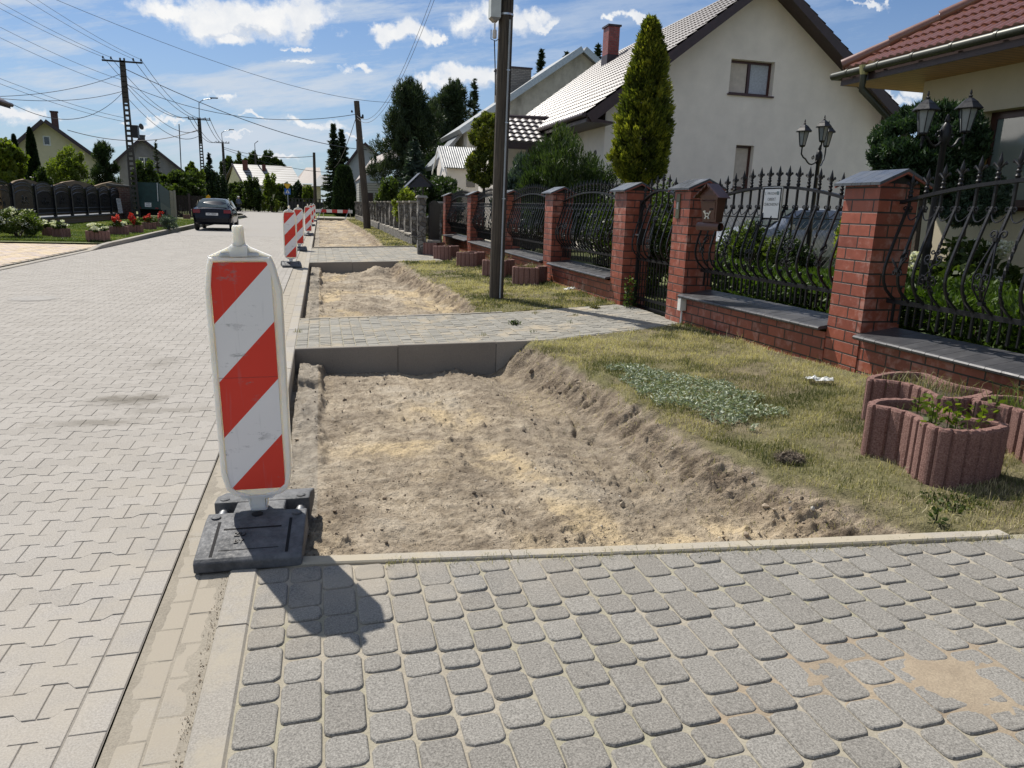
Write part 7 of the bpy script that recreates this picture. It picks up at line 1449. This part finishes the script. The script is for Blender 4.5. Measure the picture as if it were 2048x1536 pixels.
# stone fence with dark board panels, gate
t=NT('split_stone'); v1=t.vor(7.,'DISTANCE_TO_EDGE'); v2=t.vor(7.,out=1); n=t.noise(9,5,.6); sp_=t.sep(v2); t.i('Base Color',t.mix(t.rng(v1,.0,.05),(.06,.055,.05),t.mix(t.math('MULTIPLY',n,sp_[0]),(.10,.09,.08),(.42,.40,.36)))); t.i('Roughness',.9); t.bump(t.rng(v1,0,.12),.9,.03); M['stone']=t.m
M['dboard']=plain('dark_grey_board',(.030,.028,.026),.75,var=.4,scale=6)
sf=thing('stone_fence','rough stone fence with dark board panels beyond the third crossing','fence',(3.1,42,.1))
def sfx(y): return float(np.interp(y,[24,26,45,72],[2.95,3.0,3.05,2.95]))
sy=[25.6+2.15*k for k in range(20)]
s=MB(); s.poly([(sfx(25)+.0,25.2,-.1),(sfx(25)+.35,25.2,-.1),(sfx(67)+.35,67,-.1),(sfx(67),67,-.1)],(0,0,.50)); sw=s.build('stone_base',M['stone'],sf); s=MB()
for y in sy[:-1]: s.box(sfx(y)-.04,sfx(y)+.39,y+.2,y+1.95,.402,.45)
s.build('coping',M['kerb'],sw)
rj=random.Random(5)
for k,y in enumerate(sy):
    s=MB(); x=sfx(y); vv=[]
    for z in np.linspace(-.05,1.50,9): 
        j=lambda: rj.uniform(-.025,.025); vv.append([(x+j(),y-.16+j(),z),(x+.36+j(),y-.16+j(),z),(x+.36+j(),y+.16+j(),z),(x+j(),y+.16+j(),z)])
    m_=[p for q in vv for p in q]; s.add(m_,[(i*4+a_,i*4+(a_+1)%4,(i+1)*4+(a_+1)%4,(i+1)*4+a_) for i in range(8) for a_ in range(4)]+[(32,33,34,35)]); po=s.build('stone_post',M['stone'],sf)
    s=MB(); s.box(x-.06,x+.42,y-.22,y+.22,1.50,1.56); s.build('cap',M['kerb'],po)
    if k<len(sy)-1:
        s=MB(); 
        for q in range(12): yy=y+.2+q*.146; s.box(x+.15,x+.18,yy,yy+.135,.50,1.40+.06*math.sin(PI*q/11))
        s.build('board_panel',M['dboard'],sf)
gp=gz(846,509,.1); sg_=thing('wooden_gate','dark board gate between rough stone posts left of the last brick pillar','gate',(3.3,23,.1))
P0_=gz(843,508,.1); P1_=Vector((3.72,24.2,.1))
for q,h in ((P0_,1.62),(P1_+Vector((.05,.35,0)),1.50)):
    s=MB(); vv=[]
    for z in np.linspace(-.05,h,9): j=lambda: rj.uniform(-.018,.018); vv.append([(q.x-.11+j(),q.y-.11+j(),z),(q.x+.11+j(),q.y-.11+j(),z),(q.x+.11+j(),q.y+.11+j(),z),(q.x-.11+j(),q.y+.11+j(),z)])
    m_=[p for v_ in vv for p in v_]; s.add(m_,[(i*4+a_,i*4+(a_+1)%4,(i+1)*4+(a_+1)%4,(i+1)*4+a_) for i in range(8) for a_ in range(4)]+[(32,33,34,35)]); po=s.build('stone_post',M['stone'],sg_)
    s=MB(); s.add([(q.x-.16,q.y-.16,h),(q.x+.16,q.y-.16,h),(q.x+.16,q.y+.16,h),(q.x-.16,q.y+.16,h),(q.x-.12,q.y-.12,h+.06),(q.x+.12,q.y-.12,h+.06),(q.x+.12,q.y+.12,h+.06),(q.x-.12,q.y+.12,h+.06)],[(0,3,2,1),(4,5,6,7),(0,1,5,4),(1,2,6,5),(2,3,7,6),(3,0,4,7)]); s.build('cap',M['kerb'],po)
s=MB(); a=P0_+Vector((.2,.1,0)); n=14; dv=(P1_-a)/n
for k in range(n):
    p=a+dv*k; q=a+dv*(k+.93); h=1.45+.12*math.sin(PI*(k+.5)/n); s.poly([(p.x,p.y,.14),(q.x,q.y,.14),(q.x,q.y,h),(p.x,p.y,h)],(.03,-.02,0))
s.build('board_leaf',M['dboard'],sg_); s=MB(); s.tube([a+Vector((-.02,0,1.02)),P1_+Vector((-.02,0,.92))],.025,4); s.build('rail',M['steel'],sg_)
# roofed well
Yc=33; wl_=thing('garden_well','small well with a dark blue gabled metal roof behind the stone fence','well',(gy(845,400,Yc).x,Yc,.1)); A,B,T=gy(811,376,Yc),gy(870,374,Yc),gy(841,347,Yc)
dk=plain('dark_blue_sheet',(.012,.016,.035),.4)
for q,(u,v_) in enumerate(((A,T),(B,T))):
    s=MB(); n_=Vector((0,1.1,0)); P_=[u,v_,v_+n_,u+n_]; s.poly(P_ if q==0 else P_[::-1],(0,0,.04)); s.build('roof_slope',dk if q else M['tileg2'] if 'tileg2' in M else dk,wl_)
s=MB(); s.poly([A+Vector((.1,.1,.02)),B+Vector((-.1,.1,.02)),T+Vector((0,.1,-.06))],(0,.03,0)); s.build('gable_board',dk,wl_)
for x in (gy(838,400,Yc).x-.1,gy(846,400,Yc).x+.05): s=MB(); s.box(x-.03,x+.03,Yc+.4,Yc+.46,.1,A.z+.2); s.build('post',M['fascia'],wl_)
s=MB(); s.lathe([(.45,.1),(.45,.9),(.40,.92)],(gy(842,400,Yc).x,Yc+.5,0),16); s.build('well_ring',M['stone'],wl_)
# far fence across the end, signs
ff=thing('far_stone_fence','far pale-posted fence with stone footing at the end of the street','fence',(gy(610,405,100).x,100,0)); Yc=100; a,b=gy(577,394,Yc),gy(700,394,Yc)
s=MB(); s.box(a.x,b.x,Yc,Yc+.2,0,.45); s.build('stone_base',M['stone'],ff)
for k in range(19): x=a.x+(b.x-a.x)*k/18; s=MB(); s.box(x-.10,x+.10,Yc-.06,Yc+.15,0,1.72); s.build('post',M['concp'],ff)
s=MB(); s.box(a.x,b.x,Yc+.02,Yc+.06,.5,1.4); s.build('rail_panel',M['dboard'],ff); s=MB(); s.box(a.x-.1,b.x+.1,Yc-.08,Yc+.17,1.722,1.80); s.build('top_rail',M['concp'],ff)
blue=plain('sign_blue',(.015,.11,.42),.4); yel=plain('sign_yellow',(.75,.42,.02),.4)
def sign_post(label,px,py_b,Yc,items,h):
    q=gy(px,py_b,Yc); r=thing('road_sign',label,'road sign',(q.x,Yc,0)); s=MB(); s.tube([(q.x,Yc,0),(q.x,Yc,h)],.045,6); s.build('post',M['steel'],r)
    for kind,z in items:
        if kind=='cross':
            s=MB(); s.bbox(q.x-.36,q.x+.36,Yc-.09,Yc-.05,z-.36,z+.36,.005); bo=s.build('crossing_plate',blue,r); s=MB(); s.poly([(q.x-.26,Yc-.093,z-.22),(q.x+.26,Yc-.093,z-.22),(q.x,Yc-.093,z+.24)],(0,.002,0)); s.build('white_triangle',M['whitep'],bo)
            s=MB(); s.ball((q.x+.01,Yc-.098,z+.08),.035,8,6); s.tube([(q.x,Yc-.098,z+.05),(q.x,Yc-.098,z-.05),(q.x-.08,Yc-.098,z-.18)],.025,5); s.tube([(q.x,Yc-.098,z-.05),(q.x+.08,Yc-.098,z-.18)],.025,5); s.build('pedestrian_mark',M['black'],bo)
        else:
            s=MB(); s.poly([(q.x-.45,Yc-.09,z+.34),(q.x,Yc-.09,z-.42),(q.x+.45,Yc-.09,z+.34)],(0,.02,0)); s.build('yellow_triangle',yel,r)
sign_post('blue pedestrian crossing sign attached beside the street lamp pole',517,405,112,[('cross',gy(517,382,112).z)],3.4)
sign_post('yellow inverted triangle above a blue pedestrian crossing sign',576,405,98,[('cross',gy(576,383,98).z),('tri',gy(576,373,98).z)],3.6)
q=gy(534,400,104); st_=thing('street_name_sign','blank-looking pale street name board on a white post','street sign',(q.x,104,0)); s=MB(); s.tube([(q.x,104,0),(q.x,104,2.4)],.05,6); s.build('post',M['whitep'],st_); z=gy(540,382,104).z; s=MB(); s.box(q.x-.3,q.x+.85,103.93,103.97,z-.1,z+.12); s.build('name_board',M['whitep'],st_)
q=gy(506,405,106); ub=thing('utility_cabinet','white utility cabinet on legs at the far kerb','cabinet',(q.x,106,0)); s=MB(); s.bbox(q.x-.3,q.x+.3,106,106.3,.35,1.25,.02); s.build('cabinet_body',M['whitep'],ub); s=MB(); s.box(q.x-.12,q.x+.12,106.05,106.2,0,.35); s.build('plinth',M['concp'],ub)
# ------------------------------------------------------------------ pedestrian far down the road
def person():
    q=gz(478,421,0); Yp=92; q=gy(478,420,Yp); r=thing('person','person in a blue-grey jacket and pale hat walking away with a stick','person',(q.x,Yp,0.0))
    J=[(0,0,.95),(0,0,1.18),(0,-.02,1.40),(0,.03,1.52),(0,.05,1.68),(-.10,0,.90),(-.11,.10,.50),(-.11,.02,.08),(.10,0,.90),(.12,-.08,.50),(.12,-.20,.10),(-.20,-.01,1.38),(-.27,.02,1.10),(-.26,.16,.90),(.20,-.01,1.38),(.27,-.02,1.10),(.30,.12,.92),(-.11,.14,.04),(.12,-.08,.05)]
    E=[(0,1),(1,2),(2,3),(3,4),(0,5),(5,6),(6,7),(0,8),(8,9),(9,10),(2,11),(11,12),(12,13),(2,14),(14,15),(15,16),(7,17),(10,18)]; Rr=[.17,.16,.17,.07,.11,.11,.075,.05,.11,.075,.05,.075,.055,.04,.075,.055,.04,.045,.045]
    me=bpy.data.meshes.new('body'); me.from_pydata(J,E,[]); o=bpy.data.objects.new('body',me); col.objects.link(o); sk=o.modifiers.new('s','SKIN'); 
    for v,rr in zip(me.skin_vertices[0].data,Rr): v.radius=(rr,rr*.8)
    me.skin_vertices[0].data[0].use_root=True; o.modifiers.new('sub','SUBSURF').levels=1; bpy.context.view_layer.update()
    m2=bpy.data.meshes.new_from_object(o.evaluated_get(bpy.context.evaluated_depsgraph_get())); bpy.data.objects.remove(o); b=bpy.data.objects.new('body',m2); col.objects.link(b); b.parent=r
    m2.materials.clear(); [m2.materials.append(x) for x in (plain('jacket',(.09,.11,.16),.8),plain('trousers',(.015,.015,.018),.8),plain('skin',(.45,.28,.2),.6))]
    for p in m2.polygons: z=p.center.z; x=abs(p.center.x); p.material_index=2 if z>1.50 or (z<.95 and x>.2) else (1 if z<.95 else 0)
    s=MB(); s.ball((0,.05,1.70),.115,10,6,(1,1.05,.8)); s.lathe([(.18,1.69),(.17,1.70),(.12,1.71)],(0,.05,0),12); s.build('hat',M['whitep'],r,local=True)
    s=MB(); s.tube([(.30,.14,.93),(.36,.2,0)],.015,5); s.build('walking_stick',M['black'],r,local=True)
person()
# ------------------------------------------------------------------ trees and shrubs, left and far
def gc(px,Y): return gy(px,400,Y).x
def sz(px0,px1,y0,Y): return abs(gy(px1,y0,Y).x-gy(px0,y0,Y).x)
def zz(py,px,Y): return gy(px,py,Y).z
def column(label,px0,px1,pyt,Y,mat,n,seed,cat='tree',name='thuja',pw=.55,base=.35,ln=.22,wd=.09,grp=None):
    x=gc((px0+px1)/2,Y); Rd=sz(px0,px1,350,Y)/2; H=zz(pyt,(px0+px1)/2,Y); r=np.random.default_rng(seed); t_=thing(name,label,cat,(x,Y,.05),group=grp); conecrown('crown',t_,mat,r,n,(x,Y,.15),H-.1,Rd,ln,wd,pw=pw,base=base,lump=.14,lumps=7,fill=.35)
    s=MB(); s.tube([(x,Y,.0),(x,Y,H*.6)],[.10,.04],6); s.build('trunk',M['bark'],t_); return t_
column('larger dark clipped thuja column before the cream house',55,95,258,62,M['thujag'],16000,401); column('smaller dark clipped thuja column at the left edge of the cream house',27,58,272,61,M['thujag'],13000,402)
column('dark dome-shaped thuja under the lime-leaved tree',24,66,330,50,M['thujag'],9000,403,pw=.35); column('dark thuja cone at the very left edge of the picture',-14,17,318,48,M['thujag'],7000,404)
def leafy(label,px0,px1,pyt,Y,mat,n,ln,wd,seed,zlow=.25,name='tree',cat='tree',clumps=46,cr=.30,base=.45,fn=None,shell=.5,**k):
    x=gc((px0+px1)/2,Y); rad=sz(px0,px1,350,Y)/2; H=zz(pyt,(px0+px1)/2,Y); rz_=(H-zlow)/2
    if fn=='bush': return bush(name,label,cat,(x,Y,.05),(rad,rad,rz_),mat,n,ln,wd,seed,clumps=clumps,cr=cr,base=base,zc=zlow+rz_,shell=shell,**k)
    return tree(name,label,(x,Y,.05),H,(rad,rad,rz_),mat,n,ln,wd,seed,clumps=clumps,cr=cr,base=base,shell=shell)
leafy('large-leaved lime green tree at the left edge above the ornate fence',-30,62,288,46,M['leafl'],6500,.30,.22,410,1.2,base=.5,clumps=60)
leafy('bright yellow-green bushy shrub before the cream house',100,190,292,56,M['leafl'],9000,.26,.07,411,.3,'shrub','shrub',fn='bush',base=.52,clumps=70,cr=.24)
pine('young_pine','young pine with upright candles between the cream and grey houses',(gc(215,60),60,.05),zz(296,215,60),sz(170,260,350,60)/2,M['pineg'],11000,seed=412,zb=.05,clumps=90,ln=.34,wd=.05,base=.30)
leafy('dark green shrub behind the fence left of the yellow-green one',62,108,335,52,M['leafg'],5000,.2,.1,413,.2,'shrub','shrub',fn='bush',base=.35)
spruce('thin_spruce','thin sparse young spruce before the grey gabled house',(gc(320,72),72,.05),zz(285,320,72),sz(305,335,350,72)/2,M['conif'],1800,seed=414,gap=.35,ln=.30,wd=.07,base=.35)
leafy('leafy shrub filling the gap between the nearest pole and the grey house',262,318,325,58,M['leafg'],8000,.26,.15,415,.2,'shrub','shrub',fn='bush',base=.45,clumps=60)
leafy('broad glossy-leaved bush above the brown board fence',308,412,342,60,M['leafg'],15000,.24,.14,416,.6,'shrub','shrub',fn='bush',base=.55,clumps=90,cr=.24)
leafy('light green tree rising behind the brown board fence',370,408,324,70,M['leafl'],6000,.3,.18,417,1.,base=.35)
leafy('tall dark hedge tree left of the second lamp pole',398,440,340,84,M['thujag'],11000,.30,.14,418,.1,'hedge','hedge',fn='bush',base=.6,clumps=90)
leafy('dark hedge tree just right of the second concrete pole',428,456,352,92,M['thujag'],8000,.30,.14,419,.1,'hedge','hedge',fn='bush',base=.55,clumps=60)
spruce('spruce','small dark spruce top beside the second concrete pole',(gc(423,100),100,.05),zz(308,423,100),sz(410,438,350,100)/2,M['conif'],2600,seed=420,ln=.5,wd=.13,base=.35)
for k,(a,b,t_,lb) in enumerate([(444,478,318,'dark rounded tree above the left end of the striped roof'),(474,500,310,'rounded birch-like tree behind the first chimney of the striped house'),(497,524,304,'tallest rounded tree behind the striped roof'),(527,556,306,'spreading tree behind the middle of the striped roof'),(553,572,322,'small tree at the right end of the row behind the striped roof')]):
    leafy(lb,a-3,b+3,t_,150,M['leafg'],6500,.5,.3,430+k,3.,base=.40,clumps=60,cr=.26)
for k,(a,b,t_,Y,mt,lb) in enumerate([(456,492,362,102,'leafg','dark round bush at the left foot of the striped house'),(487,530,356,100,'leafg','large bush before the striped house left of the street name sign'),(522,566,352,101,'leafl','yellowish-green bush behind the street name sign'),(556,585,362,101,'leafg','bush behind the yellow triangle sign'),(583,612,368,108,'thujag','dark clipped bush right of the crossing sign'),(606,628,372,106,'leafl','light bush before the hipped house'),(460,480,385,98,'leafg','low dark bush behind the walking person')]):
    leafy(lb,a,b,t_,Y,M[mt],5600,.30,.18,440+k,.05,'shrub','shrub',fn='bush',base=.45,clumps=44)
for k,(a,b,t_,Y) in enumerate([(536,548,396,97),(549,560,398,97),(562,572,399,97),(523,534,400,98),(485,495,398,100),(495,505,400,100)]):
    leafy('low light hedge shrub along the far kerb',a,b,t_,Y,M['leafl' if k%2 else 'leafg'],900,.2,.12,460+k,.0,'hedge_shrub','shrub',fn='bush',base=.5,clumps=16)
for o in list(col.objects):
    if o.get('label')=='low light hedge shrub along the far kerb': o['group']='low shrubs along the far kerb'
leafy('clump of yellow flowers at the brown board fence',402,422,390,66,M['orange'],1500,.12,.1,470,.6,'flower_clump','flowers',fn='bush',base=.5,clumps=14)
leafy('tuft of ochre ornamental grass left of the person',430,442,401,80,M['grass'],1800,.3,.03,471,.0,'ornamental_grass','plant',fn='bush',base=.6,clumps=16,up=1.2)
# right side trees
spruce('blue_spruce','tall pointed blue spruce, left one of the pair beyond the barrier',(gc(670,88),88,.05),zz(252,670,88),sz(640,702,350,88)/2,M['conif'],9500,seed=480,ln=.55,wd=.15,base=.45,group='pair of tall spruces')
spruce('blue_spruce','slightly lower pointed spruce, right one of the pair beyond the barrier',(gc(686,90),90,.05),zz(262,686,90),sz(660,716,350,90)/2,M['conif'],9500,seed=481,ln=.55,wd=.15,base=.40,group='pair of tall spruces')
column('shaggy dark thuja bush right of the tall spruces',664,714,333,76,M['thujag'],14000,482,pw=.25,base=.45,ln=.4,wd=.1)
pine('pine','big dark pine left of the two behind the well',(gc(822,60),60,.05),zz(186,830,60),sz(752,900,350,60)/2,M['conif'],52000,seed=483,zb=.12,clumps=190,ln=.42,wd=.055,base=.50)
pine('pine','big dark pine right of the first one, beside the thick wooden pole',(gc(905,64),64,.05),zz(182,905,64),sz(850,975,350,64)/2,M['conif'],46000,seed=484,zb=.12,clumps=170,ln=.42,wd=.055,base=.46)
pine('pine','dark pine filling the gap between the two big pines',(gc(868,68),68,.05),zz(215,868,68),sz(820,920,350,68)/2,M['conif'],30000,seed=499,zb=.1,clumps=150,ln=.42,wd=.055,base=.42)
spruce('spruce','tall thin feathery spruce against the sky left of the thick pole',(gc(945,70),70,.05),zz(158,918,70),sz(915,990,350,70)/2,M['conif'],5000,seed=485,gap=.2,ln=.55,wd=.10,base=.5)
spruce('spruce','grey-green low spruce behind the well',(gc(830,46),46,.05),zz(285,812,46),sz(785,880,350,46)/2,M['blue'],9000,seed=486,ln=.40,wd=.09,base=.35)
leafy('dark mass of shrubs between the spruce and the annex',850,900,300,52,M['thujag'],11000,.3,.14,487,.1,'shrub','shrub',fn='bush',base=.5,clumps=80)
leafy('flowering white shrub behind the stone fence left of the well',752,800,352,44,M['leafg'],6000,.15,.1,488,.3,'shrub','shrub',fn='bush',base=.55,clumps=50)
leafy('pale variegated shrub in front of the well, above the stone fence',785,835,384,31,M['leafl'],3500,.12,.06,489,.6,'shrub','shrub',fn='bush',base=.8,clumps=40)
for k,(px,pt,Y,lb) in enumerate([(1072,98,66,'spruce top left of the gap above the grey roof'),(1120,100,68,'small spruce tip above the grey roof'),(1180,86,62,'spruce top behind the ridge of the grey house')]):
    spruce('spruce',lb,(gc(px,Y),Y,.05),zz(pt,px,Y),2.6,M['conif'],3800,seed=490+k,ln=.5,wd=.13,base=.35)
leafy('round tree far behind, in the gap right of the white house',1745,1790,320,60,M['leafl'],3000,.3,.2,495,1.,base=.4,clumps=30)

mc=gz(68,597,0); o=thing('manhole_cover','faint round pale manhole cover flush in the road at the left edge','manhole cover',(mc.x,mc.y,0)); s=MB(); s.lathe([(.32,-.02),(.32,.003),(.30,.0035)],(mc.x,mc.y,0),28); s.build('ring',M['roadfar'],o)
s=MB(); s.lathe([(.27,.0036),(.27,.006)],(mc.x,mc.y,0),28); s.build('lid',plain('lid_iron',(.25,.236,.216),.85,.0,.25,scale=14,bump=.6,bscale=20),o)
